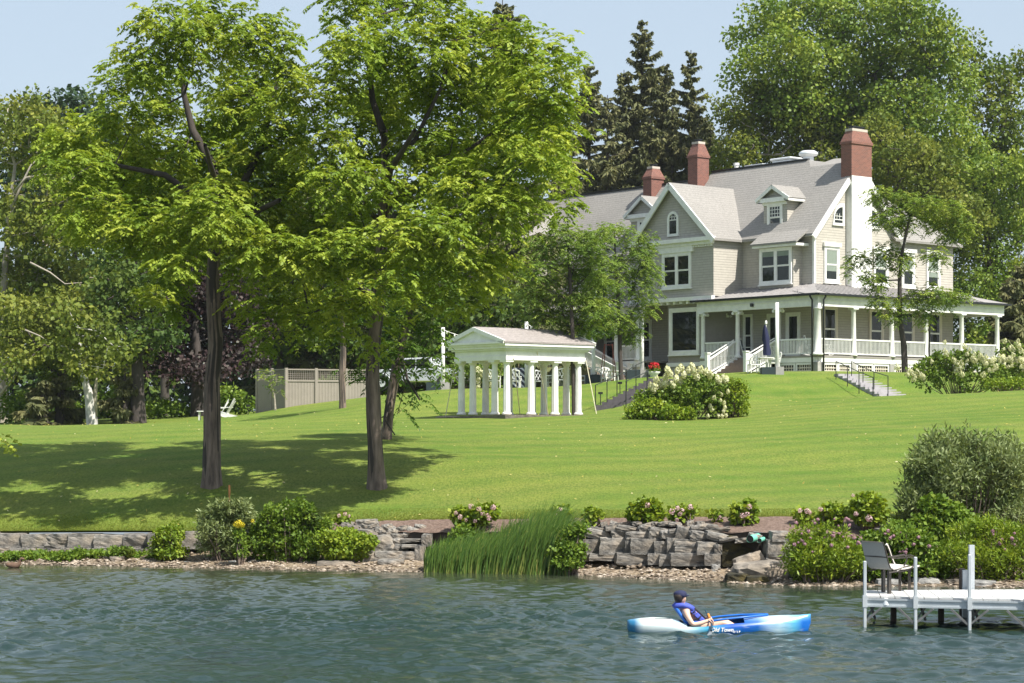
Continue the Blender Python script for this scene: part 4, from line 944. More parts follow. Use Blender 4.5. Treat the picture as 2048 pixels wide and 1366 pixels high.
# ---------------------------------------------------------------- white lattice-back patio furniture
def patio_chair():
    root = thing('patio_chair', 'white patio chair', 'chair', (0, 0, 0), 'white patio chairs on the terrace')
    w_, d_ = .27, .26; k = M['trim']
    MB().box(-w_, w_, -d_, d_, .40, .45).build('seat', k, root, world=False)
    for sx in (-1, 1):
        for sy in (-1, 1):
            MB().bar((sx*(w_-.025), sy*(d_-.025), 0), (sx*(w_-.025), sy*(d_-.025)+(.0), .40), .045, .045).build('leg', k, root, world=False)
        MB().box(sx*w_-.03, sx*w_+.03, -d_, d_, .63, .66).build('armrest', k, root, world=False)
        MB().bar((sx*w_, -d_+.03, .45), (sx*w_, -d_+.03, .63), .04, .04).build('arm_post', k, root, world=False)
    b = MB(); y = d_; Zt = .98
    for sx in (-1, 1): b.bar((sx*w_*.95, y, .45), (sx*w_, y+.1, Zt-.08), .05, .04)
    b.bar((-w_, y+.1, Zt-.06), (0, y+.115, Zt), .04, .06); b.bar((0, y+.115, Zt), (w_, y+.1, Zt-.06), .04, .06)
    b.build('backrest', k, root, world=False)
    l = MB()
    for q in (-.16, 0, .16):
        l.bar((q-.12, y+.02, .50), (q+.12, y+.09, .92), .03, .02); l.bar((q+.12, y+.02, .50), (q-.12, y+.09, .92), .03, .02)
    l.build('back_lattice', k, root, world=False)
    return root
PC = patio_chair(); used = False
def gz(x, y): return zg(x, y)
def put_chair(px_, Y, rz, label):
    global used
    x = X(px_, Y); loc = (x, Y, zg(x, Y))
    if not used:
        PC.location = loc; PC.rotation_euler.z = rz; PC['label'] = label; used = True; return PC
    return dup(PC, loc, rz, label)
for px_, Y, rz, lb in [(986, 104, 2.4, 'white patio chair seen between the corner columns of the temple'), (1030, 104.5, 3.0, 'white lattice-back patio chair just right of the corner column of the temple'),
        (1077, 105, .3, 'white patio chair standing behind the second front column of the temple'), (1101, 106.5, 1.8, 'white patio chair left of the small table behind the temple'),
        (1127, 104.6, 3.1, 'white lattice-back patio chair behind the third front column of the temple'), (1165, 106, 1.2, 'white patio chair behind the right end column of the temple'),
        (1196, 106, 2.8, 'white patio chair next to the dark pole base right of the temple'), (1216, 109, .5, 'white patio chair at the foot of the left porch stair'),
        (1508, 108.5, .25, 'white lattice-back patio chair by the foot of the main porch stair'), (1547, 110, -1.4, 'white patio chair behind the light pole near the porch stair')]:
    put_chair(px_, Y, rz, lb)
def patio_table(px_, Y, label, r_=.55):
    x = X(px_, Y); z = zg(x, Y); root = thing('patio_table', label, 'table', (x, Y, z), 'white patio tables on the terrace')
    MB().lathe((x, Y, z), [(r_, .70), (r_, .74)], 18).build('table_top', M['trim'], root)
    for a in range(4): MB().bar((x+.35*math.cos(a*1.57+.6), Y+.35*math.sin(a*1.57+.6), z), (x+.35*math.cos(a*1.57+.6), Y+.35*math.sin(a*1.57+.6), z+.70), .05, .05).build('leg', M['trim'], root)
    return z
for a in ((1105, 105.6, 'round white patio table behind the temple'), (1229, 107.2, 'round white patio table below the left porch stair'), (1528, 109.5, 'round white patio table under the closed navy umbrella')): patio_table(*a)
# closed umbrella
x = X(1532, 109.5); z = zg(x, 109.5)
um = thing('umbrella', 'closed navy patio umbrella leaning by the main porch stair', 'umbrella', (x, 109.5, z))
MB().tube([(x, 109.5, z), (x+.0, 109.5, z+2.55)], .025, 8).build('pole', M['trim'], um)
rg_ = random.Random(3); pts = []; prof = [(.04, 2.45), (.10, 2.2), (.17, 1.7), (.13, 1.45), (.19, 1.0), (.16, .85)]; n = 14; vs = []
for r_, zz in prof:
    for k in range(n):
        t_ = 2*math.pi*k/n; rr = r_*(1+.28*math.sin(k*3.1+zz)); vs.append((x+rr*math.cos(t_)+.05*math.sin(zz*2), 109.5+rr*math.sin(t_), z+zz))
MB().add(vs, [(i*n+k, i*n+(k+1) % n, (i+1)*n+(k+1) % n, (i+1)*n+k) for i in range(len(prof)-1) for k in range(n)]).build('folded_canopy', M['navy'], um, smooth=True)
MB().lathe((x, 109.5, z), [(.03, 2.45), (.07, 2.5), (.06, 2.62), (.01, 2.68)], 10).build('finial', M['trim'], um)
# two furled striped umbrellas behind the temple
m, t, b, o = newmat('navy_white_stripe'); tc = N(t, 'ShaderNodeTexCoord'); wv = N(t, 'ShaderNodeTexWave'); wv.bands_direction = 'DIAGONAL'; wv.inputs['Scale'].default_value = 2.0
t.links.new(tc.outputs['Object'], wv.inputs[0]); t.links.new(ramp(t, wv.outputs['Fac'], [(.62, (.03, .035, .06)), (.66, (.6, .62, .65))]), b.inputs['Base Color']); b.inputs['Roughness'].default_value = .8; M['stripe'] = m
for px_, lb in ((1034, 'navy and white striped folded lounger cushion leaning left behind the temple'), (1046, 'navy and white striped folded cushion standing upright behind the temple')):
    x = X(px_, 107); z = zg(x, 107); MB().box8([Vector((x-.2, 107, z)), Vector((x+.2, 107, z)), Vector((x+.2, 107.3, z)), Vector((x-.2, 107.3, z)), Vector((x-.32, 107.1, z+1.15)), Vector((x+.1, 107.1, z+1.2)), Vector((x+.1, 107.3, z+1.2)), Vector((x-.32, 107.3, z+1.15))]).build('lounger_cushion', M['stripe'], bevel=.04)
    tag(bpy.data.objects[-1] if False else COL.objects[-1], lb, 'cushion')
# light poles and festoon strings
poles = []
for px_, ytop, yb, Y, lb, two in [(886, 655, 781, 104, 'white light pole on a grey block left of the temple, nearest the parked truck', 1), (1053, 643, 776, 107, 'white light pole rising behind the temple roof', 0), (1187, 662, 766, 105.5, 'white light pole in a dark planter just right of the temple', 1), (1284, 624, 756, 105, 'white light pole beside the slate steps and left porch stair', 1), (1554, 605, 750, 108, 'white light pole in front of the main porch stair', 1)]:
    b0 = P(px_, yb, Y); root = thing('light_pole', lb, 'light pole', b0, 'white light poles round the terrace'); tp_ = P(px_, ytop, Y)
    MB().tube([b0-Vector((0, 0, .2)), tp_], .095, 10).build('pole', M['trim'], root, smooth=True)
    if two:
        z0 = b0.z-.1; MB().box(b0.x-.32-(.5 if px_ != 1187 else .1), b0.x-.10, Y-.3, Y+.3, z0, z0+.5).build('dark_box', M['tray'], root); MB().box(b0.x-.10, b0.x+.32, Y-.32, Y+.28, z0, z0+.52).build('grey_block', M['concrete'] if px_ != 1187 else M['tray'], root)
    poles.append(tp_)
M['bulb'] = mat('clear_bulb', (.75, .75, .7), .2, .02, 5)
def festoon(a, b, label, sag=.5):
    root = thing('string_lights', label, 'string lights', a, 'festoon lights strung over the terrace')
    pts = [a+(b-a)*t_-Vector((0, 0, sag*4*t_*(1-t_))) for t_ in np.linspace(0, 1, 16)]
    MB().tube(pts, .014, 4).build('wire', M['trim'], root)
    for p in pts[1:-1:2]: MB().lathe(p-Vector((0, 0, .16)), [(.02, .16), (.03, .12), (.045, .06), (.01, .0)], 6).build('bulb', M['bulb'], root)
festoon(poles[0]-Vector((0, 0, .1)), P(1000, 671, 106), 'string of bulbs from the leftmost pole to behind the temple roof', .25)
festoon(poles[1]-Vector((0, 0, .1)), poles[2]+Vector((0, 0, .1)), 'string of bulbs from the pole behind the temple to the pole right of it', .5)
festoon(poles[2], poles[3], 'string of bulbs between the two poles in front of the left porch', .5)
# red pole frame
x, Y = X(1214, 106), 106; z = zg(x, Y)
fr_ = thing('pole_frame', 'tall thin red pole tripod frame below the small locust tree', 'pole frame', (x, Y, z))
for a, b_ in (((-.42, 0), (-.12, 0)), ((-.18, .2), (-.1, 0)), ((.55, 0), (.25, 0)), ((.35, .3), (.28, 0))): MB().tube([(x+a[0], Y+a[1], z-.1), (x+b_[0], Y+b_[1], z+2.1)], .022, 6).build('pole', M['red_frame'], fr_)
MB().tube([(x-.12, Y, z+2.05), (x+.27, Y, z+2.05)], .022, 6).build('crossbar', M['red_frame'], fr_)
# rocking chairs on the porch
M['mesh'] = mat('blue_grey_slats', (.10, .13, .16), .7, .1, 6)
def rocker():
    r_ = thing('rocking_chair', 'x', 'rocking chair', (0, 0, 0), 'rocking chairs on the main porch')
    MB().box(-.26, .26, -.25, .25, .42, .46).build('seat', M['mesh'], r_, world=False)
    for sx in (-1, 1):
        b = MB(); b.tube([(sx*.28, -.5, .10), (sx*.28, -.2, .03), (sx*.28, .15, .03), (sx*.28, .5, .12)], .022, 6).build('rocker', M['trim'], r_, world=False)
        MB().bar((sx*.28, -.25, .05), (sx*.28, -.25, .66), .045, .045).build('front_leg', M['trim'], r_, world=False)
        MB().bar((sx*.28, .2, .05), (sx*.28, .46, 1.2), .045, .045).build('back_post', M['trim'], r_, world=False)
        MB().box(sx*.28-.04, sx*.28+.04, -.3, .3, .66, .69).build('armrest', M['trim'], r_, world=False)
    MB().box8([Vector(q) for q in ((-.24, .24, .48), (.24, .24, .48), (.24, .27, .48), (-.24, .27, .48), (-.24, .42, 1.14), (.24, .42, 1.14), (.24, .45, 1.14), (-.24, .45, 1.14))]).build('backrest', M['mesh'], r_, world=False)
    MB().bar((-.31, .46, 1.19), (.31, .46, 1.19), .06, .07).build('head_rail', M['trim'], r_, world=False)
    return r_
RK = rocker(); base_rz = A0+math.pi
spots = [(4.9, 1.3, 1.25, 'rocking chair with dark slats between the two porch stair columns'), (6.9, 1.4, .9, 'rocking chair partly hidden by the porch stair rail'), (1.6, 1.3, 1.15, 'rocking chair behind the porch railing left of the corner column'), (1.2, 2.0, 1.1, 'rocking chair behind the railing just right of the porch corner column')]
for k, (u, v_, rz, lb) in enumerate(spots):
    o_ = RK if k == 0 else dup(RK); o_.location = hp(u, v_, FZ); o_.rotation_euler.z = rz+.4; o_['label'] = lb
# planter with red flowers
x, Y = X(1307, 104.5), 104.5; z = H+(HY-762)*Y/F
pl_ = thing('flower_pot', 'white pot of red geraniums behind the big cream hydrangea', 'flower pot', (x, Y, z))
MB().lathe((x, Y, z), [(.18, 0), (.14, .06), (.2, .3), (.34, .42), (.34, .46), (.05, .45)], 14).build('pot', M['trim'], pl_, smooth=True)
rg = np.random.default_rng(4); c = np.array([[x, Y, z+.6]]); q = sprays(c, rg, 160, .4, .1); link('foliage', leafmesh('foliage', *q), M['bush'], pl_)
fl = np.array([[x+.34*math.cos(a)*s, Y+.3*math.sin(a)*s, z+.78+.1*math.sin(a*3)] for a, s in zip(np.linspace(0, 6, 14), rg.uniform(.2, .8, 14))])
q = sprays(fl, rg, 26, .08, .07); link('red_blossom', leafmesh('red_blossom', *q), M['red'], pl_)
# adirondack chairs on the left lawn
def adir(px_, py_, Y, rz, lb):
    p = G(px_, Y); r_ = thing('adirondack_chair', lb, 'chair', p, 'white adirondack chairs on the left lawn', rz)
    k = M['trim']
    for i in range(5):
        xx = -.26+i*.13; hgt = 1.02-.05*abs(i-2)**1.5
        MB().bar((xx, .12, .22), (xx*1.15, .52, hgt), .115, .02, Vector((0, 1, .4))).build('back_slat', k, r_, world=False)
    MB().box8([Vector(q) for q in ((-.28, -.38, .34), (.28, -.38, .34), (.28, .2, .2), (-.28, .2, .2), (-.28, -.38, .37), (.28, -.38, .37), (.28, .2, .23), (-.28, .2, .23))]).build('seat', k, r_, world=False)
    for s_ in (-1, 1):
        MB().box(s_*.36-.07, s_*.36+.07, -.42, .35, .53, .56).build('armrest', k, r_, world=False)
        MB().bar((s_*.33, -.36, 0), (s_*.33, -.36, .53), .1, .03).build('front_leg', k, r_, world=False)
        MB().bar((s_*.30, -.38, .30), (s_*.30, .72, .02), .03, .12).build('back_leg', k, r_, world=False)
    return r_
adir(449, 840, 107, math.radians(-95), 'white adirondack chair just right of the left walnut trunk')
adir(437, 840, 110.5, math.radians(-80), 'white adirondack chair mostly hidden behind the left walnut trunk')
tb = G(407, 108); rt = thing('side_table', 'small white side table just left of the left walnut trunk', 'table', tb)
MB().box(tb.x-.3, tb.x+.3, tb.y-.3, tb.y+.3, tb.z+.45, tb.z+.5).build('table_top', M['trim'], rt)
for sx in (-1, 1):
    for sy in (-1, 1): MB().bar((tb.x+sx*.2, tb.y+sy*.2, tb.z), (tb.x+sx*.2, tb.y+sy*.2, tb.z+.45), .05, .05).build('leg', M['trim'], rt)
# truck behind the foliage
g = G(836, 113); g.z = H+(HY-781)*113/F
M['truck'] = mat('silver_white_car_paint', (.62, .64, .68), .25, .02, 3, metal=.2); M['tyre'] = mat('tyre_rubber', (.02, .02, .02), .8, .1, 5)
TK = thing('parked_pickup', 'silver white pickup truck parked beyond the lawn, half hidden by leaves', 'pickup truck', g)
def tk(x, y, z): return g+Vector((x*.96+y*.28, -x*.28+y*.96, z))
body = [(-2.7, .45), (-2.7, .95), (-2.5, 1.08), (-1.3, 1.14), (-.55, 1.72), (1.0, 1.76), (1.25, 1.15), (2.75, 1.12), (2.78, .5)]
MB().poly([tk(a, -.9, z_) for a, z_ in body[:4]+[body[6], body[7], body[8]]], (tk(0, .9, 0)-tk(0, -.9, 0))).build('body', M['truck'], TK, bevel=.03)
MB().poly([tk(a, -.75, z_) for a, z_ in ((-1.25, 1.13), (-.5, 1.72), (.95, 1.76), (1.2, 1.13))], (tk(0, .75, 0)-tk(0, -.75, 0))).build('cab', M['truck'], TK, bevel=.03)
for a in ([(-1.02, 1.17), (-.48, 1.64), (.1, 1.66), (.1, 1.17)], [(.18, 1.17), (.18, 1.66), (.85, 1.68), (1.02, 1.17)]): MB().poly([tk(q, -.765, z_) for q, z_ in a], (tk(0, .01, 0)-tk(0, 0, 0))).build('side_window', M['glass'], TK)
for a in (-1.75, 1.75):
    for sy in (-1, 1):
        w_ = MB().tube([tk(a, sy*.78, .4), tk(a, sy*.93, .4)], .4, 20).build('wheel', M['tyre'], TK)
        MB().tube([tk(a, sy*.92, .4), tk(a, sy*.945, .4)], .22, 12).build('rim', M['galv'], w_)
    MB().tube([tk(a+.5*math.cos(t_), -.92, .4+.5*math.sin(t_)) for t_ in np.linspace(0, math.pi, 10)], .05, 6).build('wheel_arch', M['truck'], TK)
# orange stake, path lights, foot block
p = G(460, 53.5); MB().tube([Vector((p.x, p.y, p.z-.1)), P(458.5, 970, 53.5)], .028, 6).build('stake', M['stake']); tag(COL.objects[-1], 'thin orange marker stake behind the shoreline willow shrub', 'stake')
for px_, py_, Y, lb in ((496, 826, 105, 'small black path light at the foot of the taupe fence'), (1201, 803, 92.5, 'small black path light at the foot of the slate steps'), (1240, 782, 96, 'small black path light beside the middle of the slate steps')):
    p = P(px_, py_, Y); r_ = thing('path_light', lb, 'path light', p, 'black path lights on the lawn'); MB().tube([p-Vector((0, 0, .2)), p+Vector((0, 0, .32))], .02, 5).build('stem', M['dark_metal'], r_); MB().box(p.x-.1, p.x+.1, Y-.06, Y+.06, p.z+.32, p.z+.42).build('lamp_head', M['dark_metal'], r_)
M['flag'] = mat('pale_flagstone', (.62, .5, .38), .85, .1, 4, .2)
for a, b_, lb in ((1567, 1602, 'buff stone block on the terrace edge left of the porch corner'), (1617, 1646, 'buff stone block at the foot of the porch corner column')):
    p = P(a, 751, 110.5); q = P(b_, 751, 110.5); MB().box(p.x, q.x, 110.2, 110.8, p.z-.1, p.z+.14).build('stone_block', M['flag'], bevel=.03); tag(COL.objects[-1], lb, 'stone block')
# ---------------------------------------------------------------- the big walnuts
def TP(L, Y): return [(P(a, b_, Y+(r[1] if isinstance(r, tuple) else 0)), r[0] if isinstance(r, tuple) else r) for a, b_, r in L]
def grounded(L, Y):
    q = TP(L, Y); p, r = q[0]; q[0] = (Vector((p.x, p.y, zg(p.x, p.y)-.25)), r); return q
SHR[:] = [20, 12, 10]
T1 = [grounded([(424, 975, .25), (424, 850, .22), (425, 760, .20), (432, 690, .19), (428, 640, .175), (425, 560, .165), (432, 470, .155), (437, 420, .15)], 56),
      TP([(437, 420, .17), (425, 330, (.13, .2)), (385, 260, (.10, .4)), (368, 190, (.075, .4)), (362, 120, (.04, .3))], 56),
      TP([(435, 440, .15), (400, 400, (.10, -.6)), (330, 350, (.08, -1.2)), (230, 330, (.05, -1.6))], 56),
      TP([(437, 425, .15), (480, 380, (.11, .3)), (520, 300, (.085, .8)), (545, 210, (.06, 1.0)), (560, 130, (.035, 1.))], 56),
      TP([(432, 480, .12), (480, 440, (.09, -1)), (560, 400, (.06, -2)), ], 56), TP([(430, 500, .11), (400, 470, (.08, 1.4)), (330, 440, (.05, 2.6)), (220, 410, (.03, 3))], 56),
      TP([(434, 430, .10), (430, 360, (.08, -2)), (410, 290, (.05, -3.4))], 56)]
L1 = [(345, 45, 95, 52), (300, 110, 78, 42), (255, 165, 72, 38), (420, 35, 50, 45), (470, 70, 75, 55), (545, 95, 62, 50), (580, 160, 42, 50), (395, 125, 45, 40), (510, 165, 75, 52), (330, 190, 60, 38), (470, 215, 75, 45), (560, 235, 70, 45),
      (250, 240, 68, 38), (310, 240, 60, 34), (170, 275, 82, 36), (110, 300, 58, 34), (150, 340, 72, 32), (235, 325, 82, 45), (320, 320, 90, 55), (420, 310, 100, 62), (520, 315, 92, 62), (590, 300, 50, 60), (200, 405, 72, 34), (165, 450, 48, 28), (245, 450, 70, 34), (320, 410, 92, 45), (430, 400, 92, 48), (530, 410, 82, 52), (600, 400, 50, 50),
      (300, 500, 60, 34), (370, 490, 58, 42), (335, 555, 55, 30), (510, 490, 70, 42), (560, 530, 62, 38), (590, 470, 50, 38), (470, 560, 50, 32)]
L1 = [(a, b_+8, c, d*1.2) for a, b_, c, d in L1]
L1 += [(300, 600, 40, 30, -2), (350, 610, 45, 30, 2), (480, 620, 45, 30, 0), (250, 500, 50, 34, -3), (300, 470, 90, 50, -4.2), (420, 440, 90, 60, -4.6), (180, 430, 80, 40, -4), (520, 500, 70, 50, -4.2), (370, 540, 60, 30, -5), (430, 520, 50, 40, 2), (260, 360, 90, 50, 5), (470, 260, 90, 60, 5)]
make_tree('walnut_tree', 'tall walnut tree with yellow-green crown, the left one of the two big lawn trees', 'big walnut trees on the lawn', T1[0][0][0], T1, L1, 56, 'walnut', 'bark', 3, per=25, gap=.44, kind='pinnate', n=(22, .38, 6), rad=.36, leaf=.135, depth=3.6, tip=.009, rmax=.06, droop=.5, wid=.26, pw=.41)
T2 = [grounded([(755, 972, .235), (751, 900, .205), (746, 800, .19), (744, 750, .185), (748, 690, .18), (756, 620, .17), (762, 520, .16), (768, 420, .145), (772, 330, .12), (768, 260, .10)], 55.7),
      TP([(768, 270, .11), (745, 200, (.085, .3)), (735, 110, (.06, .4)), (760, 30, (.035, .4))], 55.7), TP([(771, 340, .09), (830, 280, (.065, -.4)), (880, 180, (.045, -.8)), (915, 80, (.025, -.8))], 55.7),
      TP([(768, 420, .10), (850, 360, (.07, .4)), (950, 290, (.05, 1.2)), (1050, 220, (.05, 1.6)), (1110, 170, (.03, 1.8))], 55.7), TP([(766, 450, .09), (700, 380, (.06, -.4)), (640, 290, (.035, -.6))], 55.7),
      TP([(762, 520, .08), (830, 470, (.06, -1.2)), (930, 420, (.04, -2)), (1000, 410, (.025, -2.2))], 55.7), TP([(758, 600, .10), (700, 560, (.075, -1)), (610, 540, (.05, -1.6))], 55.7), TP([(769, 400, .11), (780, 340, (.09, -2)), (830, 260, (.05, -3.6))], 55.7), TP([(769, 400, .10), (740, 340, (.08, 2)), (800, 260, (.05, 3.6))], 55.7)]
L2 = [(1070, 310, 70, 55, -4), (1010, 420, 70, 50, -4), (1090, 220, 60, 50, -3), (600, 650, 50, 34, -2), (520, 690, 36, 24, -2), (660, 690, 46, 26, 1), (690, 640, 60, 34, -3), (930, 630, 50, 28, 0), (990, 570, 40, 40, 0), (700, 520, 90, 50, -4.2), (850, 480, 100, 60, -4.6), (600, 520, 70, 40, -4), (780, 580, 60, 40, -5), (900, 330, 100, 60, 5), (1040, 260, 80, 60, 5), (760, 220, 90, 60, 5), (700, 20, 62, 40), (670, 60, 30, 26), (760, 10, 60, 40), (830, 20, 70, 45), (900, 40, 60, 50), (1000, 60, 46, 36), (960, 105, 80, 55), (1035, 110, 50, 60), (870, 110, 92, 60), (770, 100, 92, 60), (700, 110, 55, 50), (680, 175, 60, 55), (1110, 120, 55, 38), (1140, 150, 34, 42), (1080, 185, 78, 52), (990, 190, 92, 60), (890, 205, 92, 60), (790, 200, 88, 56), (630, 215, 60, 45),
      (1120, 245, 48, 48), (1145, 290, 32, 40), (1050, 275, 92, 56), (950, 290, 92, 56), (850, 300, 88, 56), (740, 285, 84, 55), (650, 300, 74, 52), (1110, 345, 58, 40), (1140, 385, 30, 30), (1020, 365, 92, 52), (920, 380, 84, 52), (820, 385, 74, 46), (700, 375, 92, 48), (1120, 425, 46, 26), (1060, 440, 50, 32),
      (960, 455, 78, 38), (870, 465, 60, 48), (690, 455, 82, 46), (630, 470, 55, 42), (1000, 520, 60, 30), (920, 545, 82, 40), (820, 545, 78, 48), (720, 530, 84, 48), (640, 555, 62, 38), (960, 590, 42, 32), (860, 610, 58, 34), (700, 600, 72, 38), (545, 635, 62, 38), (530, 680, 45, 28), (600, 600, 52, 34), (770, 655, 46, 30), (640, 640, 42, 26), (740, 690, 26, 22), (800, 600, 40, 30)]
make_tree('walnut_tree', 'tall walnut tree with broad bright green crown, its trunk standing left of the temple', 'big walnut trees on the lawn', T2[0][0][0], T2, L2, 55.7, 'walnut', 'bark', 5, per=25, gap=.44, kind='pinnate', n=(22, .38, 6), rad=.36, leaf=.135, depth=3.6, tip=.009, rmax=.06, droop=.5, wid=.26, pw=.41)
T3 = [grounded([(770, 905, .17), (778, 820, .15), (795, 720, .14), (812, 650, .13), (834, 570, .11), (850, 480, .08)], 66), TP([(800, 700, .06), (815, 760, (.04, -.5)), (840, 800, (.03, -.8))], 66), TP([(785, 790, .05), (770, 840, (.03, -.4)), (790, 870, (.02, -.4))], 66)]
L3 = [(850, 500, 60, 50), (810, 580, 58, 46), (870, 590, 55, 46), (790, 650, 52, 38), (850, 670, 52, 38), (800, 720, 52, 34), (860, 735, 40, 30), (780, 760, 46, 30), (835, 795, 40, 24), (790, 830, 30, 22), (730, 770, 26, 18), (700, 745, 20, 14), (845, 560, 50, 40)]
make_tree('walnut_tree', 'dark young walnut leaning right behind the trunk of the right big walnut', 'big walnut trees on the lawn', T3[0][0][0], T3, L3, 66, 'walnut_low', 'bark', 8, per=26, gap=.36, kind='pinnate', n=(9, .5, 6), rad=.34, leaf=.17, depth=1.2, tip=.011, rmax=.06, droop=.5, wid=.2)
SHR[:] = [8, 6, 4]
# ---------------------------------------------------------------- locusts
def small(label, pts, Y, lobes, seed, lm='locust', bm='bark_dark', group='small locust trees by the house', per=11, gap=.42, n=(16, .38, 6), leaf=.11, rad=.3, name='locust_tree', depth=.9, extra=()):
    T = [grounded(pts, Y)]+[TP(e_, Y) for e_ in extra]
    return make_tree(name, label, group, T[0][0][0], T, lobes, Y, lm, bm, seed, per=per, gap=gap, kind='pinnate', n=n, rad=rad, leaf=leaf, depth=depth, tip=.012, rmax=.05, droop=.5, wid=.24, flare=.15)
small('airy green locust tree whose dark trunk stands directly behind the temple', [(1149, 822, .10), (1146, 740, .085), (1145, 660, .075), (1140, 560, .07), (1135, 490, .04)], 87.5, [(1130, 475, 52, 22), (1080, 500, 42, 24), (1165, 505, 55, 26), (1110, 540, 62, 30), (1180, 560, 50, 30), (1065, 590, 40, 26), (1130, 600, 62, 30), (1180, 620, 46, 26), (1100, 640, 52, 20), (1160, 655, 40, 16), (1060, 545, 28, 20), (1195, 470, 30, 20)], 21, per=20, gap=.33)
small('airy green locust tree in front of the left porch stair, trunk on the terrace edge', [(1243, 763, .11), (1240, 700, .095), (1238, 640, .085), (1235, 570, .08), (1230, 500, .04)], 104, [(1235, 470, 62, 24), (1190, 495, 42, 24), (1280, 500, 40, 24), (1250, 530, 62, 32), (1195, 550, 44, 30), (1290, 560, 34, 26), (1310, 590, 22, 14), (1240, 590, 62, 32), (1190, 610, 48, 24), (1285, 620, 34, 22), (1225, 645, 54, 26), (1260, 670, 34, 18), (1200, 665, 36, 16), (1305, 540, 26, 16), (1300, 485, 16, 14)], 22, per=20, gap=.36)
small('darker small locust tree standing right in front of the sunlit porch side of the house', [(1810, 748, .16), (1808, 690, .145), (1800, 640, .13), (1799, 560, .10), (1805, 500, .08), (1820, 430, .05)], 113, [(1760, 395, 34, 20), (1800, 405, 44, 22), (1850, 415, 44, 22), (1900, 425, 36, 24), (1780, 440, 40, 22), (1840, 450, 52, 28), (1895, 470, 36, 28), (1935, 460, 24, 18), (1720, 520, 30, 20), (1695, 545, 14, 18), (1750, 565, 32, 22), (1770, 510, 30, 24), (1800, 525, 28, 30), (1870, 520, 34, 20), (1760, 610, 22, 22), (1830, 600, 46, 18), (1880, 600, 48, 20), (1920, 600, 24, 14), (1790, 630, 26, 26), (1850, 635, 26, 18)], 23, 'cotton', 'bark_dark', per=24, gap=.33, n=(15, .36, 5), leaf=.13)
small('slender young tree with the thinnest trunk, just right of the dark locust by the porch', [(1860, 745, .06), (1858, 700, .05), (1860, 640, .04), (1870, 590, .03)], 114, [(1870, 580, 24, 18), (1862, 620, 22, 20), (1855, 660, 14, 14)], 24, 'cotton', 'bark_dark', per=7)
small('small young tree in front of the shaded end of the taupe fence', [(551, 815, .05), (549, 790, .04), (540, 765, .03), (545, 740, .02)], 105, [(530, 752, 22, 16), (552, 765, 20, 18), (540, 780, 16, 10), (562, 782, 12, 10)], 25, 'cotton', 'bark_pale', per=12, gap=.25, n=(7, .25, 4), leaf=.09, rad=.16, name='young_tree', group='young trees on the lawn', depth=.3)
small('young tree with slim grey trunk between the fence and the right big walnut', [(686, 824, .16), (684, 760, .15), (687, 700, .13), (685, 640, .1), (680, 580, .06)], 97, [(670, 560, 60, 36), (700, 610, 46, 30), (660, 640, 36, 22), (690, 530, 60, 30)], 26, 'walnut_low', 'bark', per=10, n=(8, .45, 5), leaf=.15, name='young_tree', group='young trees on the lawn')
SHR[:] = [0, 0, 0]
# ---------------------------------------------------------------- background woods
def wood(label, base, Y, trunk, lobes, lm, bm='bark_dark', seed=1, per=9, gap=.9, n=95, rad=1.0, leaf=.26, group='trees behind the lawn and house', name='broadleaf_tree', tr=.3, bare=(), depth=2.5, flat=.65, wid=.42):
    pts = [(base[0], base[1], tr)]+[(a, b_, tr*k) for (a, b_), k in zip(trunk, (.85, .65, .45, .3, .2))]
    T = [TP(pts, Y)]; p, r = T[0][0]; T[0][0] = (Vector((p.x, p.y, min(p.z, zg(p.x, p.y))-.3)), r)
    return make_tree(name, label, group, T[0][0][0], T, lobes, Y, lm, bm, seed, per=per, gap=gap, n=n, rad=rad, leaf=leaf, depth=depth, tip=.03, rmax=.2, bare=bare, flat=flat, wid=wid, flare=.3)
def PL(L, Y): return [P(a, b_, Y) for a, b_ in L]
# left edge group
wood('tall olive-green tree with pale forked limbs at the left edge', (5, 850), 120, [(5, 700), (8, 560), (18, 430), (30, 330)], [(35, 215, 52, 34), (90, 235, 40, 20), (20, 270, 55, 40), (110, 260, 50, 22), (60, 330, 70, 34), (150, 390, 85, 45), (30, 420, 60, 45), (100, 470, 92, 45), (40, 540, 72, 45), (160, 560, 92, 42), (10, 620, 60, 40), (80, 620, 72, 36)], 'olive', 'bark_pale', 31, tr=.28, bare=[(PL([(22, 420), (40, 375), (62, 330), (70, 322)], 117), .10), (PL([(28, 385), (52, 355), (85, 350), (112, 350)], 116.5), .08), (PL([(60, 525), (100, 545), (130, 568), (165, 565)], 114), .06), (PL([(50, 660), (80, 672), (92, 680)], 114), .05), (PL([(0, 790), (20, 765), (42, 735), (60, 720)], 114), .09)])
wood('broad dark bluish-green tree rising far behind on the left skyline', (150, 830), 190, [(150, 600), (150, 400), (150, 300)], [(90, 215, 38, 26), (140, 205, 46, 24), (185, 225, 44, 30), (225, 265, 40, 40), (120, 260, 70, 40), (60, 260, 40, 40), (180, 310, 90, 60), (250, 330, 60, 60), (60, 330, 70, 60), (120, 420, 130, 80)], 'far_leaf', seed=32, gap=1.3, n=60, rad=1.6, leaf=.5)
wood('olive tree with a low dense crown over the white birch trunk at the left', (120, 838), 114, [(125, 760), (135, 690), (150, 620)], [(60, 620, 72, 36), (150, 610, 72, 40), (215, 640, 52, 36), (80, 680, 82, 36), (180, 690, 72, 34), (255, 700, 40, 18), (40, 730, 52, 24), (130, 740, 66, 24), (215, 745, 42, 22), (20, 680, 40, 30)], 'olive', 'bark_dark', 33, tr=.2, bare=[(PL([(50, 660), (80, 672), (92, 680)], 111), .05), (PL([(130, 722), (190, 727), (225, 733)], 111), .04)])
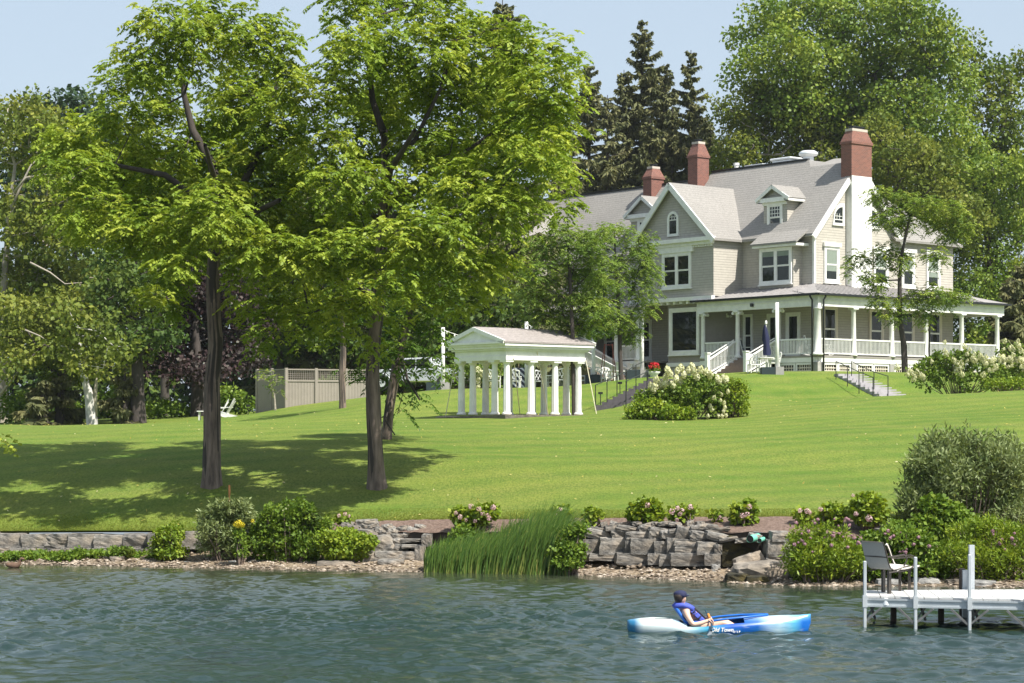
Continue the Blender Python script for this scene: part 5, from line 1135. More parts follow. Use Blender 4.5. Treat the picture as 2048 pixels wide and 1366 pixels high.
wood('mottled white-barked tree leaning at the back edge of the left lawn', (186, 838), 109, [(178, 790), (170, 760), (160, 720), (158, 670)], [(170, 640, 60, 30), (140, 690, 45, 26), (210, 690, 52, 26), (180, 730, 40, 20)], 'olive', 'bark_birch', 34, tr=.27, bare=[(PL([(190, 832), (190, 790), (194, 750), (196, 700)], 109), .14)])
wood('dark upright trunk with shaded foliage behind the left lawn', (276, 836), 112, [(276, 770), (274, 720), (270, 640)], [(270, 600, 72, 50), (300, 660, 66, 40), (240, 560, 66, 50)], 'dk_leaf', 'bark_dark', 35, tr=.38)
wood('copper beech with dark purple leaves between the two left trunks', (396, 834), 118, [(396, 770), (394, 720), (390, 650)], [(350, 560, 82, 50), (430, 580, 82, 50), (480, 640, 62, 45), (310, 640, 62, 50), (390, 640, 82, 50), (340, 700, 72, 36), (450, 700, 72, 36), (500, 720, 52, 30), (290, 720, 42, 32), (400, 740, 66, 22)], 'copper', 'bark_dark', 36, tr=.4, n=110, leaf=.24, per=12)
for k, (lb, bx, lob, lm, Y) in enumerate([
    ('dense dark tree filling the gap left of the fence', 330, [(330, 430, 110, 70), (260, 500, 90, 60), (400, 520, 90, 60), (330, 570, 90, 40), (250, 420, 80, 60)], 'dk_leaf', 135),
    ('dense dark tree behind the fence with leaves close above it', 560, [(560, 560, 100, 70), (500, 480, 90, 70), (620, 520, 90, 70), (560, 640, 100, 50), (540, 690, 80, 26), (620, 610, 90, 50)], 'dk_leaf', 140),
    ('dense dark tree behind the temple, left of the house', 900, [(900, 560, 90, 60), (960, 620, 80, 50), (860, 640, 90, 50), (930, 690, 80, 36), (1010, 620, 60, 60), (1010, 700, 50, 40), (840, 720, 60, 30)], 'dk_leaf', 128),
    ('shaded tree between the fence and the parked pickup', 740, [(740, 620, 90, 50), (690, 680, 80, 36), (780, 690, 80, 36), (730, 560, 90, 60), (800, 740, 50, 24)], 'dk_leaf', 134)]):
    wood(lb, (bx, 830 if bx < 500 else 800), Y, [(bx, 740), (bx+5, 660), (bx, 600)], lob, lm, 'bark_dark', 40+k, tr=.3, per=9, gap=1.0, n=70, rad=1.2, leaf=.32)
# right side: cottonwoods and mid trees
wood('huge cottonwood towering over the house, its crown leaving the top of the photo', (1790, 770), 160, [(1790, 600), (1780, 450), (1765, 300), (1760, 180)], [(1500, 80, 40, 36), (1540, 30, 50, 36), (1490, 150, 40, 30), (1560, 110, 72, 52), (1620, 40, 72, 56), (1640, 130, 82, 56), (1720, 40, 82, 60), (1730, 140, 82, 60), (1810, 30, 62, 60), (1820, 120, 82, 60), (1880, 90, 52, 60), (1900, 170, 52, 50), (1600, 210, 82, 46), (1700, 240, 92, 56), (1800, 220, 92, 60), (1880, 250, 72, 60), (1540, 190, 52, 30), (1920, 320, 62, 60), (1820, 320, 92, 60), (1880, 400, 82, 60)], 'cotton', 'bark_dark', 51, tr=.6, per=9, gap=1.0, n=85, rad=1.15, leaf=.30, depth=4)
wood('yellowish-green tree on the right skyline behind the cottonwood', (1975, 770), 175, [(1975, 600), (1975, 450), (1975, 300)], [(1930, 110, 30, 40), (1970, 160, 46, 40), (2010, 170, 40, 40), (2040, 140, 30, 40), (1960, 220, 50, 46), (2020, 250, 60, 50), (1990, 330, 80, 60), (2040, 400, 60, 70), (1950, 400, 60, 60)], 'yellowgreen', 'bark_dark', 52, tr=.3, per=9, gap=1.1, n=70, rad=1.3, leaf=.36)
wood('olive-toned maple just behind the chimneys and roof of the house', (1560, 780), 160, [(1560, 600), (1565, 450), (1570, 330)], [(1450, 215, 32, 26), (1480, 250, 42, 36), (1540, 190, 55, 34), (1600, 200, 52, 34), (1530, 250, 62, 40), (1610, 260, 72, 42), (1690, 230, 52, 40), (1470, 300, 42, 32), (1550, 310, 82, 34), (1640, 310, 72, 40), (1730, 290, 42, 52), (1440, 330, 40, 24)], 'olive', 'bark_pale', 53, tr=.3, per=11, gap=.85, n=90, rad=1.0, leaf=.26)
wood('olive maple showing right of the tallest chimney', (1800, 770), 146, [(1800, 620), (1800, 480), (1790, 380)], [(1760, 250, 40, 30), (1790, 300, 66, 40), (1850, 330, 62, 40), (1780, 370, 62, 36), (1860, 400, 70, 42), (1920, 440, 62, 46), (1800, 430, 52, 36), (1740, 330, 24, 30)], 'olive', 'bark_dark', 54, tr=.3, per=11, gap=.85, n=90, rad=1.0, leaf=.26)
wood('full green tree right behind the far end of the porch', (1985, 770), 148, [(1985, 640), (1980, 520), (1975, 450)], [(1960, 440, 62, 46), (2020, 460, 62, 50), (1930, 500, 52, 40), (1990, 530, 72, 46), (2040, 560, 50, 60), (1950, 580, 62, 36), (2010, 620, 62, 40), (1970, 360, 60, 44), (2035, 350, 40, 50), (2040, 660, 40, 40), (1980, 680, 50, 30), (1910, 560, 30, 30)], 'cotton', 'bark_dark', 55, tr=.3, per=11, gap=.85, n=95, rad=1.0, leaf=.24)
wood('dark leafy tree seen through the far porch bays', (1940, 760), 152, [(1940, 700), (1940, 650)], [(1920, 660, 60, 40), (1970, 690, 60, 40), (1900, 710, 60, 36)], 'dk_leaf', 'bark_dark', 56, tr=.2, per=10, n=60)
# distant filler trees at left/centre
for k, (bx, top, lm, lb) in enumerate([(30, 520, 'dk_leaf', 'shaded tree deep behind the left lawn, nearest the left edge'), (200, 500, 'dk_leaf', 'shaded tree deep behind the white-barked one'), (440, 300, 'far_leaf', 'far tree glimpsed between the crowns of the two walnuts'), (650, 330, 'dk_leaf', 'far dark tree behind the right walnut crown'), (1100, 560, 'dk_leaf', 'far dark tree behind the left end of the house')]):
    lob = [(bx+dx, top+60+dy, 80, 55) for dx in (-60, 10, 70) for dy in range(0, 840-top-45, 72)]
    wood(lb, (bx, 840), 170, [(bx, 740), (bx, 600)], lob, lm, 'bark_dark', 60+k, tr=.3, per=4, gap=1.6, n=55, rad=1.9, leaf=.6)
# ---------------------------------------------------------------- spruces
def spruce(label, px_, ytop, ybase, Y, half, seed, lm='spruce', gap=.62, dens=1.0, skew=0, low=.08, rag=.6):
    if 1050 < px_ < 1500: Y += 22
    rg = np.random.default_rng(seed); top = P(px_+skew, ytop, Y); b = P(px_, ybase, Y); Hh = top.z-b.z; hw = half*1.35*Y/F
    root = thing('spruce', label, 'spruce', b, 'spruces behind the house and temple')
    bark_trunk([(b-Vector((0, 0, .5)), .32), (b.lerp(top, .5), .2), (top, .03)], n=10, seed=seed, seg=.8, flare=.2).build('trunk', M['bark_dark'], root, smooth=True)
    C, Aa, B, Tn = [], [], [], []; z = low*Hh; mb = MB()
    while z < Hh-.15:
        z_ = z
        for q in range(rg.integers(4, 7)):
            z = min(Hh-.1, z_+rg.uniform(-.5, .5)*min(1., (1-z_/Hh)*3)); f = z/Hh; L = hw*(1-f)**.72*(1+.12*math.sin(f*9+seed))+.2
            az = rg.uniform(0, 6.283); l = L*rg.uniform(1-rag-.25, 1+rag); d = np.array([math.cos(az), math.sin(az), 0]); o_ = np.array(b.lerp(top, f)); lift = .75*(f-.3)+rg.uniform(-.12, .2)
            t_ = np.linspace(0, 1, 6)[:, None]; cv = o_+d*l*t_+np.array([0, 0, 1.])*l*(lift*t_-.32*t_**2+.22*t_**4)
            mb.tube([tuple(x_) for x_ in cv], [.05*(1-k/6)*(1-f*.6)+.008 for k in range(6)], 3, caps=False)
            n = int(46*l*dens)+10; tt = rg.random(n)**.7; p = np.stack([np.interp(tt, t_[:, 0], cv[:, k]) for k in range(3)], 1)
            sd = np.cross(d, [0, 0, 1.]); s_ = rg.choice([-1, 1], n)[:, None]
            # side twigs hang from the branch
            a = unit(sd*s_*rg.uniform(.1, .9, (n, 1))+d*rg.uniform(.1, .7, (n, 1))+np.array([0, 0, -1.])*rg.uniform(.1, 1.5, (n, 1)))*(.22+.6*rg.random((n, 1)))*(1.25-f*.5)*min(1.3, .45+l*.35)
            bb = unit(np.cross(a, rg.normal(size=(n, 3))))*.075*(1+.6*rg.random((n, 1)))
            C.append(p); Aa.append(a); B.append(bb); Tn.append(np.clip(rg.random()*.6+rg.random(n)*.4, 0, 1))
        z = z_+gap*rg.uniform(.6, 1.3)*(.55+.75*(1-f))
    mb.build('branches', M['bark_dark'], root)
    link('crown', leafmesh('crown', np.concatenate(C), np.concatenate(Aa), np.concatenate(B), np.concatenate(Tn)), M[lm], root)
for a in [('spruce low between the left and middle chimneys', 1345, 215, 770, 144, 60, 21), ('spruce filling the gap left of the tallest spruce', 1215, 190, 770, 143, 62, 22), ('squat spruce right behind the left chimney', 1300, 240, 770, 142, 62, 23), ('squat spruce behind the middle chimney', 1395, 230, 770, 143, 50, 24), ('tallest spruce, its spire above the middle chimney', 1284, 40, 770, 150, 70, 1), ('slim spruce just right of the tallest one, above the brick chimney with dark cap', 1382, 100, 770, 152, 58, 2), ('ragged spruce between the two taller spires', 1328, 128, 770, 146, 54, 3),
          ('spruce left of the tallest, rising over the far roof', 1248, 140, 770, 148, 56, 4), ('brownish spruce beside the right edge of the big walnut crown', 1178, 132, 770, 147, 62, 5), ('spruce mostly hidden by the right walnut, its tip at the top of the photo', 1005, -2, 790, 145, 90, 6),
          ('spruce behind the right edge of the walnut crown, over the left end of the roof', 1110, 210, 780, 142, 70, 7), ('low spruce filling the gap behind the two right chimneys', 1420, 250, 770, 149, 46, 8), ('dark spruce behind the temple and the leaning walnut', 940, 300, 800, 138, 90, 9), ('dark spruce behind the temple roof, nearest the house', 1040, 380, 800, 133, 80, 10), ('dark spruce above the fence between the two walnut trunks', 640, 350, 815, 142, 90, 11), ('dark spruce right above the middle of the fence', 800, 360, 810, 140, 90, 12)]:
    spruce(*a, dens=1.5 if a[0].startswith(('tallest', 'slim', 'ragged', 'spruce left', 'brown')) else 1.1)
for px_, yt, yb, Y, lb in ((2026, 560, 770, 134, 'dark evergreen at the far end of the porch'), (2050, 520, 770, 136, 'dark evergreen at the right edge beyond the porch'), (250, 745, 845, 112, 'small cone-shaped evergreen behind the left lawn'), (120, 750, 845, 114, 'small bushy evergreen near the left edge behind the lawn'), (85, 760, 845, 113, 'small evergreen nearest the left edge behind the lawn')):
    spruce(lb, px_, yt, yb, Y, 40 if px_ > 1000 else 26, px_, gap=.35, dens=2.4, low=.0)
SHR[:] = [0, 0, 0]
# ---------------------------------------------------------------- shrubs
def blossom_mesh(rg, n, size, cone=0.0):
    d = unit(rg.normal(size=(n, 3))); r = rg.uniform(.8, 1.05, (n, 1)); pos = d*r; pos[:, :2] *= (1-cone*np.clip(pos[:, 2:3], 0, 1))
    a = unit(np.cross(d, rg.normal(size=(n, 3)))); nrm = unit(d+rg.normal(size=(n, 3))*.35); b_ = unit(np.cross(a, nrm))
    return leafmesh('blossom', pos-a*size/2, a*size, b_*size*.5, rg.random(n))
def shrub(label, lobes, Y, lm, seed, name='shrub', cat='shrub', group=None, per=26, gap=.13, n=24, rad=.2, leaf=.11, flowers=(), depth=.3, wid=.42, droop=.3, stems=True, fl_r=.09, fl_leaf=.045, fl_n=70, fl_mat='cream', flat=.8, up=.25, kindstuff=False, coneup=1.0):
    rg = np.random.default_rng(seed); cs, outs = lobe_clusters(lobes, Y, rg, per, gap, depth)
    q = sprays(cs, rg, n, rad, leaf, droop, flat, up, wid)
    cx_ = float(cs[:, 0].mean()); cy_ = float(cs[:, 1].mean()); base = Vector((cx_, cy_, float(cs[:, 2].min())-.1))
    root = thing(name, label, cat, base, group)
    link('foliage', leafmesh('foliage', *q), M[lm], root)
    if stems:
        mb = MB(); pick = rg.choice(len(cs), min(40, len(cs)), replace=False)
        for i in pick:
            c = cs[i]; s_ = np.array([cx_+(c[0]-cx_)*.4, cy_+(c[1]-cy_)*.4, base.z-.1]); m_ = (c+s_)/2+rg.normal(size=3)*.05; mb.tube([tuple(s_), tuple(m_), tuple(c)], [.02, .014, .006], 4, caps=False)
        mb.build('stems', M['bark'], root)
    if len(flowers):
        me = blossom_mesh(rg, fl_n, max(.42, fl_leaf/fl_r), .45 if coneup > 1.1 else 0); me.materials.append(M[fl_mat])
        for f in flowers:
            fx, fy = f[:2]; sc = f[2] if len(f) > 2 else 1; dd = np.abs((cs[:, 0]/cs[:, 1]*F+CX-fx))+np.abs(HY-(cs[:, 2]-H)/cs[:, 1]*F-fy)
            near = np.argsort(dd)[:6]; yy = float(cs[near, 1].min())-.12; p = P(fx, fy, yy)
            o_ = bpy.data.objects.new('blossom', me); COL.objects.link(o_); o_.parent = root; o_.location = p-base; o_.scale = (fl_r*sc, fl_r*sc, fl_r*sc*coneup); o_.rotation_euler = (rg.uniform(-.4, .4), rg.uniform(-.4, .4), rg.uniform(0, 6))
    return root
# big cream hydrangea by the steps
fl = [(1312, 762), (1322, 772), (1331, 758), (1340, 750), (1352, 760), (1355, 744), (1362, 738), (1368, 752), (1378, 742), (1388, 745), (1394, 756), (1401, 742), (1412, 746), (1420, 752), (1310, 775), (1345, 772), (1330, 770), (1360, 765), (1302, 775), (1308, 782), (1435, 760), (1446, 759), (1452, 762), (1440, 764), (1335, 742), (1384, 736)]
fl2 = [(1442, 788), (1440, 800), (1448, 806), (1450, 815), (1447, 822), (1444, 832), (1436, 831), (1452, 830), (1425, 818), (1420, 812), (1428, 795), (1416, 832), (1456, 783)]
shrub('large hydrangea with cream cone blossoms on top, right of the slate steps', [(1370, 775, 60, 26), (1410, 775, 55, 26), (1330, 795, 42, 24), (1390, 805, 60, 30), (1340, 820, 60, 20), (1290, 825, 40, 16), (1430, 810, 40, 28), (1300, 800, 30, 22)], 82, 'bush', 70, 'hydrangea', 'hydrangea', 'hydrangeas near the house', per=40, gap=.16, n=26, rad=.2, leaf=.13, flowers=[(a, b_-3, .95) for a, b_ in fl]+[(a, b_, .6) for a, b_ in fl2], fl_r=.135, fl_leaf=.06, fl_n=130, coneup=1.4, depth=.5)
shrub('taller yellow-green shrub forming the right end of the big hydrangea clump', [(1470, 785, 26, 28), (1460, 808, 30, 22), (1478, 812, 18, 20), (1455, 775, 22, 18)], 82.5, 'bush_lime', 71, per=40, gap=.16, n=26, rad=.2, leaf=.11)
shrub('low lime-green shrub spilling forward at the left foot of the big hydrangea', [(1300, 815, 36, 20), (1330, 825, 40, 18), (1280, 830, 30, 12), (1360, 828, 30, 12)], 80.8, 'bush_lime', 72, per=40, gap=.15, n=24, rad=.18, leaf=.12, depth=.2)
rgf = random.Random(5)
shrub('broad cream hydrangea with reddish left side at the far right lawn', [(1850, 750, 36, 30), (1900, 745, 52, 34), (1950, 755, 52, 30), (1990, 755, 34, 24), (1880, 725, 34, 18), (1930, 718, 38, 16)], 98, 'bush', 73, 'hydrangea', 'hydrangea', 'hydrangeas near the house', per=30, gap=.2, n=30, rad=.25, leaf=.14, flowers=[(rgf.gauss(1940, 40), rgf.gauss(722, 12), rgf.uniform(.5, .9)) for _ in range(46)]+[(1815+rgf.random()*40, 735+rgf.random()*25, .7) for _ in range(12)], fl_r=.17, fl_leaf=.07, fl_n=90, coneup=1.3, depth=.8)
shrub('tall cream hydrangea cut by the right edge of the photo', [(2030, 720, 40, 40), (2000, 740, 30, 26), (2045, 760, 40, 30)], 99, 'bush', 74, 'hydrangea', 'hydrangea', 'hydrangeas near the house', per=30, gap=.2, n=30, rad=.25, leaf=.14, flowers=[(rgf.uniform(2000, 2050), rgf.uniform(680, 740), rgf.uniform(.5, .9)) for _ in range(30)], fl_r=.17, fl_leaf=.07, fl_n=90, coneup=1.3, depth=.5)
shrub('low lime bush in front of the far right hydrangeas', [(2000, 770, 30, 12), (2030, 768, 24, 12)], 96, 'bush_lime', 75, per=30, gap=.15)
shrub('flowering shrub row behind the temple, left of the patio chairs', [(915, 760, 34, 24), (960, 755, 34, 26), (990, 750, 22, 26), (935, 740, 30, 20)], 110, 'bush', 76, per=26, gap=.22, n=26, rad=.25, leaf=.14, flowers=[(rgf.uniform(945, 985), rgf.uniform(732, 775), rgf.uniform(.5, 1)) for _ in range(22)], fl_r=.17, fl_leaf=.06, fl_n=80)
# undergrowth behind the left lawn
for k, (lob, Y, lb, mt) in enumerate([([(30, 800, 44, 16), (90, 810, 52, 14), (20, 830, 44, 10)], 116, 'low green undergrowth at the left edge behind the lawn', 'weed'), ([(150, 820, 30, 10), (215, 800, 40, 16), (250, 815, 40, 14), (310, 820, 44, 10)], 118, 'bright undergrowth behind the white-barked tree', 'weed'), ([(330, 812, 40, 14), (370, 822, 30, 10)], 119, 'bright undergrowth left of the left walnut trunk', 'weed'), ([(470, 800, 22, 22), (455, 790, 20, 14), (490, 812, 18, 14)], 112, 'round green bush right of the adirondack chair', 'bush'), ([(600, 790, 50, 20), (680, 780, 50, 24)], 112, 'dark bush behind the fence', 'dk_leaf')]):
    shrub(lb, lob, Y, mt, 80+k, per=16, gap=.3, n=30, rad=.4, leaf=.2, depth=1.0, stems=False, name='bush', cat='bush')
# off-frame tree at the left whose leaves just enter the picture and whose shade falls on the lawn
T9 = [grounded([(-180, 1000, .25), (-178, 850, .22), (-176, 650, .18), (-170, 500, .12)], 56)]
make_tree('walnut_tree', 'tree outside the left edge whose leaf tips just enter the photo', 'big walnut trees on the lawn', T9[0][0][0], T9, [(-200, 400, 120, 80, 2), (-260, 500, 90, 70, 2), (-190, 540, 90, 60, 1), (-30, 890, 34, 26, 0)], 56, 'walnut', 'bark', 9, per=10, gap=.6, kind='pinnate', n=(8, .45, 5), rad=.4, leaf=.16, depth=1, tip=.012, rmax=.08)
# ---------------------------------------------------------------- stones, shore
def stone_mesh(seed, sx, sy, sz, rough=.12, boxy=.75):
    rg = np.random.default_rng(seed); bm = bmesh.new(); bmesh.ops.create_cube(bm, size=1)
    bmesh.ops.subdivide_edges(bm, edges=bm.edges, cuts=4, use_grid_fill=True)
    fr = rg.normal(size=(4, 3))*3.2; ph = rg.uniform(0, 6.28, 4)
    for v in bm.verts:
        p = np.array(v.co); s = unit(p[None])[0]*.62; q = p*boxy+s*(1-boxy)
        nz = sum(math.sin(float(fr[k] @ p)+ph[k]) for k in range(4))/4; nz += rg.normal()*.22
        q = q*(1+rough*nz); v.co = (q[0]*sx, q[1]*sy, q[2]*sz)
    me = bpy.data.meshes.new('stone'); bm.to_mesh(me); bm.free(); return me
SM = [stone_mesh(k, 1, 1, 1, .09, .93) for k in range(7)]; RM = [stone_mesh(50+k, 1, 1, 1, .17, .62) for k in range(7)]
for q in SM: q.materials.append(M['stone'])
for q in RM: q.materials.append(M['stone'])
def put_stone(parent, pxa, pya, pxb, pyb, Y, dy, k, name='stone', meshes=SM, rot=0, mt=None):
    a, b_ = P(pxa, pya, Y), P(pxb, pyb, Y); c = (a+b_)/2; me = meshes[k % len(meshes)]
    o_ = bpy.data.objects.new(name, me); COL.objects.link(o_)
    o_.parent = parent; o_.location = c+Vector((0, dy*.35, 0))-(parent.location if parent else Vector())
    o_.scale = (abs(b_.x-a.x)*1.12, dy, abs(a.z-b_.z)*1.10); o_.rotation_euler = (rot*.4, rot, (k*37 % 11-5)*.015)
    if mt: 
        o_.data = me.copy(); o_.data.materials.clear(); o_.data.materials.append(M[mt])
    return o_
W1 = thing('retaining_wall', 'low retaining wall of big rough grey limestone blocks at the left shore', 'stone wall', P(150, 1105, 52.8))
k = 0
def yw0(px_): return float(wallY(X(px_, 52.6)))
for a, b_, c, d in [(-60, -5, 1068, 1096), (-4, 47, 1070, 1097), (48, 96, 1071, 1097), (97, 146, 1069, 1096), (142, 196, 1068, 1097), (193, 252, 1070, 1097), (251, 303, 1068, 1095), (301, 352, 1069, 1095), (352, 402, 1066, 1096)]:
    j_ = (k*29 % 7-3); put_stone(W1, a-2, c+j_*.7, b_+1, d+(j_ % 2), yw0((a+b_)/2)+.05+.02*j_, .6, k, meshes=SM if k % 3 else RM, rot=j_*.012); k += 1
for a, b_ in [(-30, 20), (22, 88), (90, 122), (124, 146), (147, 168), (170, 196), (197, 240), (242, 268), (270, 300), (302, 345)]:
    put_stone(W1, a, 1096+(k % 3), b_, 1109+(k % 3), yw0((a+b_)/2)-.08, .5, k); k += 1
W2 = thing('retaining_wall', 'tiered retaining wall of grey limestone blocks topped with loose rubble, behind the kayaker', 'stone wall', P(1380, 1130, 47.6))
def yw(px_): return float(wallY(X(px_, 48)))
rs = random.Random(2)
for a, b_, c, d in [(1163, 1205, 1080, 1107), (1203, 1252, 1077, 1107), (1250, 1268, 1083, 1107), (1266, 1312, 1079, 1107), (1310, 1336, 1084, 1107), (1334, 1354, 1077, 1107), (1352, 1396, 1079, 1093), (1352, 1400, 1093, 1107), (1395, 1432, 1084, 1108), (1430, 1444, 1090, 1108), (1148, 1163, 1084, 1106)]:
    put_stone(W2, a, c, b_, d, yw((a+b_)/2), .55, k); k += 1
for a, b_, c, d in [(1160, 1184, 1108, 1122), (1182, 1238, 1108, 1121), (1236, 1300, 1107, 1129), (1298, 1322, 1108, 1129), (1320, 1346, 1109, 1131), (1344, 1414, 1108, 1131), (1412, 1440, 1109, 1130)]:
    put_stone(W2, a, c, b_, d, yw((a+b_)/2)-.12, .5, k); k += 1
# rubble on top: flat slabs and lumps in uneven layers
def rubble(x0, x1, yb, h0, h1, w0, w1, dy_, up=0):
    global k
    x_ = x0
    while x_ < x1:
        w_ = rs.uniform(w0, w1); h_ = rs.uniform(h0, h1)*(1.25 if w_ < (w0+w1)/2.4 else .85); yy_ = yb+rs.uniform(-2.5, 2.5)
        put_stone(W2, x_, yy_-h_, x_+w_, yy_, yw(x_+w_/2)+dy_, .42, k, meshes=RM if rs.random() < .65 else SM, rot=rs.uniform(-.3, .3)); k += 1
        x_ += w_*rs.uniform(.86, .98) if rs.random() > up else w_*1.5
rubble(1166, 1440, 1079, 13, 20, 24, 62, .14); rubble(1172, 1432, 1064, 9, 15, 18, 48, .24, .12); rubble(1180, 1425, 1054, 6, 10, 12, 26, .40, .35)
rubble(1440, 1500, 1084, 9, 12, 24, 40, .1)
M['moss'] = stone_mat('mossy_dark_stone', (.012, .012, .008), (.05, .045, .02), (.10, .075, .015))
for a, b_, c, d in [(1440, 1478, 1084, 1108), (1476, 1520, 1090, 1112), (1446, 1490, 1106, 1132), (1488, 1535, 1110, 1132), (1515, 1536, 1086, 1112), (1444, 1466, 1072, 1088)]:
    put_stone(W2, a, c, b_, d, yw(1490)+.35, .55, k, mt='moss'); k += 1
for a, b_, c, d in [(1535, 1572, 1080, 1112), (1535, 1570, 1110, 1128), (1545, 1575, 1064, 1082), (1570, 1600, 1082, 1106), (1572, 1604, 1106, 1130), (1600, 1640, 1090, 1112), (1604, 1650, 1112, 1135), (1640, 1690, 1080, 1110), (1760, 1800, 1060, 1090)]:
    put_stone(W2, a, c, b_, d, yw((a+b_)/2)-.05, .55, k, meshes=RM if k % 2 else SM); k += 1
W3 = thing('rubble_bank', 'bank of loose rounded stones and blocks left of the cattails', 'stone bank', P(790, 1110, 50.8))
for a, b_, c, d in [(714, 751, 1040, 1052), (698, 716, 1052, 1066), (700, 752, 1061, 1080), (742, 782, 1074, 1104), (716, 740, 1050, 1062), (738, 756, 1050, 1060), (752, 768, 1056, 1070), (764, 784, 1050, 1064), (778, 796, 1056, 1068), (796, 818, 1054, 1066), (815, 840, 1056, 1068), (768, 782, 1066, 1078), (782, 806, 1068, 1080), (806, 824, 1064, 1074), (784, 810, 1078, 1092), (790, 814, 1090, 1104), (775, 792, 1088, 1102), (760, 772, 1062, 1072), (722, 738, 1044, 1054), (736, 750, 1052, 1062), (706, 722, 1056, 1068), (830, 852, 1050, 1060), (684, 706, 1046, 1058)]:
    put_stone(W3, a, c, b_, d, 50.9+(1104-d)*.012, .5, k, meshes=RM, rot=rs.uniform(-.3, .3)); k += 1
for a, b_, c, d in [(700, 760, 1104, 1126), (752, 800, 1104, 1124), (798, 832, 1104, 1124), (830, 850, 1092, 1128), (846, 862, 1070, 1092), (690, 720, 1090, 1116)]:
    put_stone(W3, a, c, b_, d, 50.6, .6, k); k += 1
SL = thing('slab_steps', 'dark stone slab steps set in the gap left of the cattails', 'stone steps', P(830, 1075, 51))
for i, (yy, Y) in enumerate(((1054, 51.6), (1066, 51.3), (1078, 51.0), (1090, 50.7))):
    put_stone(SL, 806, yy, 862, yy+6, Y, .5, k, 'step_slab', SM); k += 1
# mortar-dark soil behind the wall faces
M['soil'] = mat('dark_soil', (.045, .035, .028), 1, .4, 6, .4)
def soil_fn(x, t_):
    y = wallY(x)+.28-.02*t_; return x, y+0*t_, .02+t_*(np.where(x < -6.6, .62, walltop(x))-.02)
tag(grid('soil_face', np.linspace(-34, 40, 300), np.linspace(0, 1, 4), soil_fn, M['soil']), kind='structure')
# single shore rocks
def rock(label, pxa, pxb, ya, yb, mt='rock_warm', dy=.4, dz=0, rot=0):
    global k
    c = (pxa+pxb)/2; Ys = F*H/(yb-HY-3) ; Y = min(Ys, float(wallY(X(c, 49)))-.1); o_ = put_stone(None, pxa, ya, pxb, yb+4, Y, dy, k, 'shore_rock', RM, rot, mt); k += 1
    return tag(o_, label, 'rock', 'single rocks along the waterline')
rock('rounded brown boulder alone at the water below the left block wall', 222, 248, 1114, 1130)
rock('small pale flat rock left of the grey willow shrub', 368, 386, 1124, 1132, 'rock_white', .25)
rock('pale low rock at the water under the grey willow shrub', 458, 486, 1123, 1134, 'rock_white', .3)
rock('small upright brown rock at the water, beside two pale ones', 487, 503, 1117, 1131)
rock('pale humped rock right of the small upright brown one', 498, 522, 1124, 1134, 'rock_white', .3)
rock('long flat brown boulder at the water under the leafy bank', 640, 702, 1124, 1139, 'rock_warm', .6)
rock('small tan rock right of the long flat brown boulder', 702, 722, 1131, 1140, 'rock_warm', .3)
rock('grey blocky boulder at the water just left of the cattails', 757, 806, 1121, 1139, 'stone', .6)
rock('pale pointed rock standing in front of the cattails', 902, 924, 1130, 1146, 'rock_white', .3)
rock('huge flat grey slab boulder at the water behind the kayak bow', 1478, 1582, 1128, 1166, 'rock_warm', 1.2, rot=-.05)
rock('smaller slanted slab leaning on the huge flat boulder', 1476, 1526, 1112, 1142, 'rock_warm', .6, rot=-.35)
rock('dark wet low rock at the left foot of the huge flat boulder', 1458, 1500, 1150, 1168, 'moss', .5)
rock('dark wet low rock below the middle of the huge flat boulder', 1496, 1536, 1154, 1169, 'moss', .4)
rock('pale flat cobble on the gravel beach among driftwood', 1304, 1322, 1137, 1151, 'rock_white', .25)
rock('small white cobble just left of the slanted slab', 1424, 1440, 1129, 1142, 'rock_white', .2)
rock('dark boulder half hidden by shore plants behind the dock chair', 1580, 1612, 1145, 1168, 'moss', .6)
for i, (a, b_, c, d) in enumerate([(1722, 1760, 1158, 1170), (1758, 1800, 1160, 1174), (1790, 1822, 1154, 1170), (1830, 1878, 1158, 1173), (1895, 1925, 1160, 1174), (1940, 1990, 1163, 1176)]):
    rock(['pale rock at the water left of the dock chair legs', 'pale rock at the water between the dock chair legs', 'grey rock at the water left of the second dock post', 'tan rock at the water right of the second dock post', 'round pale rock left of the dark dock pile', 'tan rock at the water right of the tall dock posts'][i], a, b_, c, d, ('rock_warm', 'rock_white')[i % 2], .4)
rg = np.random.default_rng(77)      # gravel pieces and pebbles: nobody could count them
mb = MB(); 
for i in range(2600):
    x_ = rg.uniform(-13.5, 13.5); t_ = rg.random()**1.5; y0 = float(shoreY(x_)); y1 = float(wallY(x_)); y_ = y0-.12+(y1-y0)*t_; s_ = rg.uniform(.015, .05)*(1.6 if rg.random() < .12 else 1); z_ = max(0, t_)*.2+.0
    p = rg.normal(size=(6, 3))*.14; base_ = np.array([[1, 0, 0], [-1, 0, 0], [0, 1, 0], [0, -1, 0], [0, 0, .6], [0, 0, -.6]])+p
    mb.add([(x_+q[0]*s_*1.3, y_+q[1]*s_, z_+q[2]*s_) for q in base_], [(0, 2, 4), (2, 1, 4), (1, 3, 4), (3, 0, 4), (2, 0, 5), (1, 2, 5), (3, 1, 5), (0, 3, 5)])
m, t, b, o = newmat('pebbles'); at = noise(t, 9, 2, .5); t.links.new(ramp(t, at, [(.35, (.10, .075, .05)), (.5, (.23, .18, .135)), (.66, (.42, .365, .30))]), b.inputs['Base Color']); b.inputs['Roughness'].default_value = .8; M['pebble'] = m
tag(mb.build('pebbles', M['pebble']), kind='stuff')
def drift(label, pts, r_, Y=None):
    q = [P(a, b_, F*H/(b_-HY-4) if Y is None else Y) for a, b_ in pts]
    q = [Vector((p.x, p.y, p.z+.03)) for p in q]
    o_ = MB().tube(q, list(np.linspace(r_, r_*.5, len(q))), 7).build('driftwood', M['drift'], smooth=True); tag(o_, label, 'driftwood', 'driftwood on the shore')
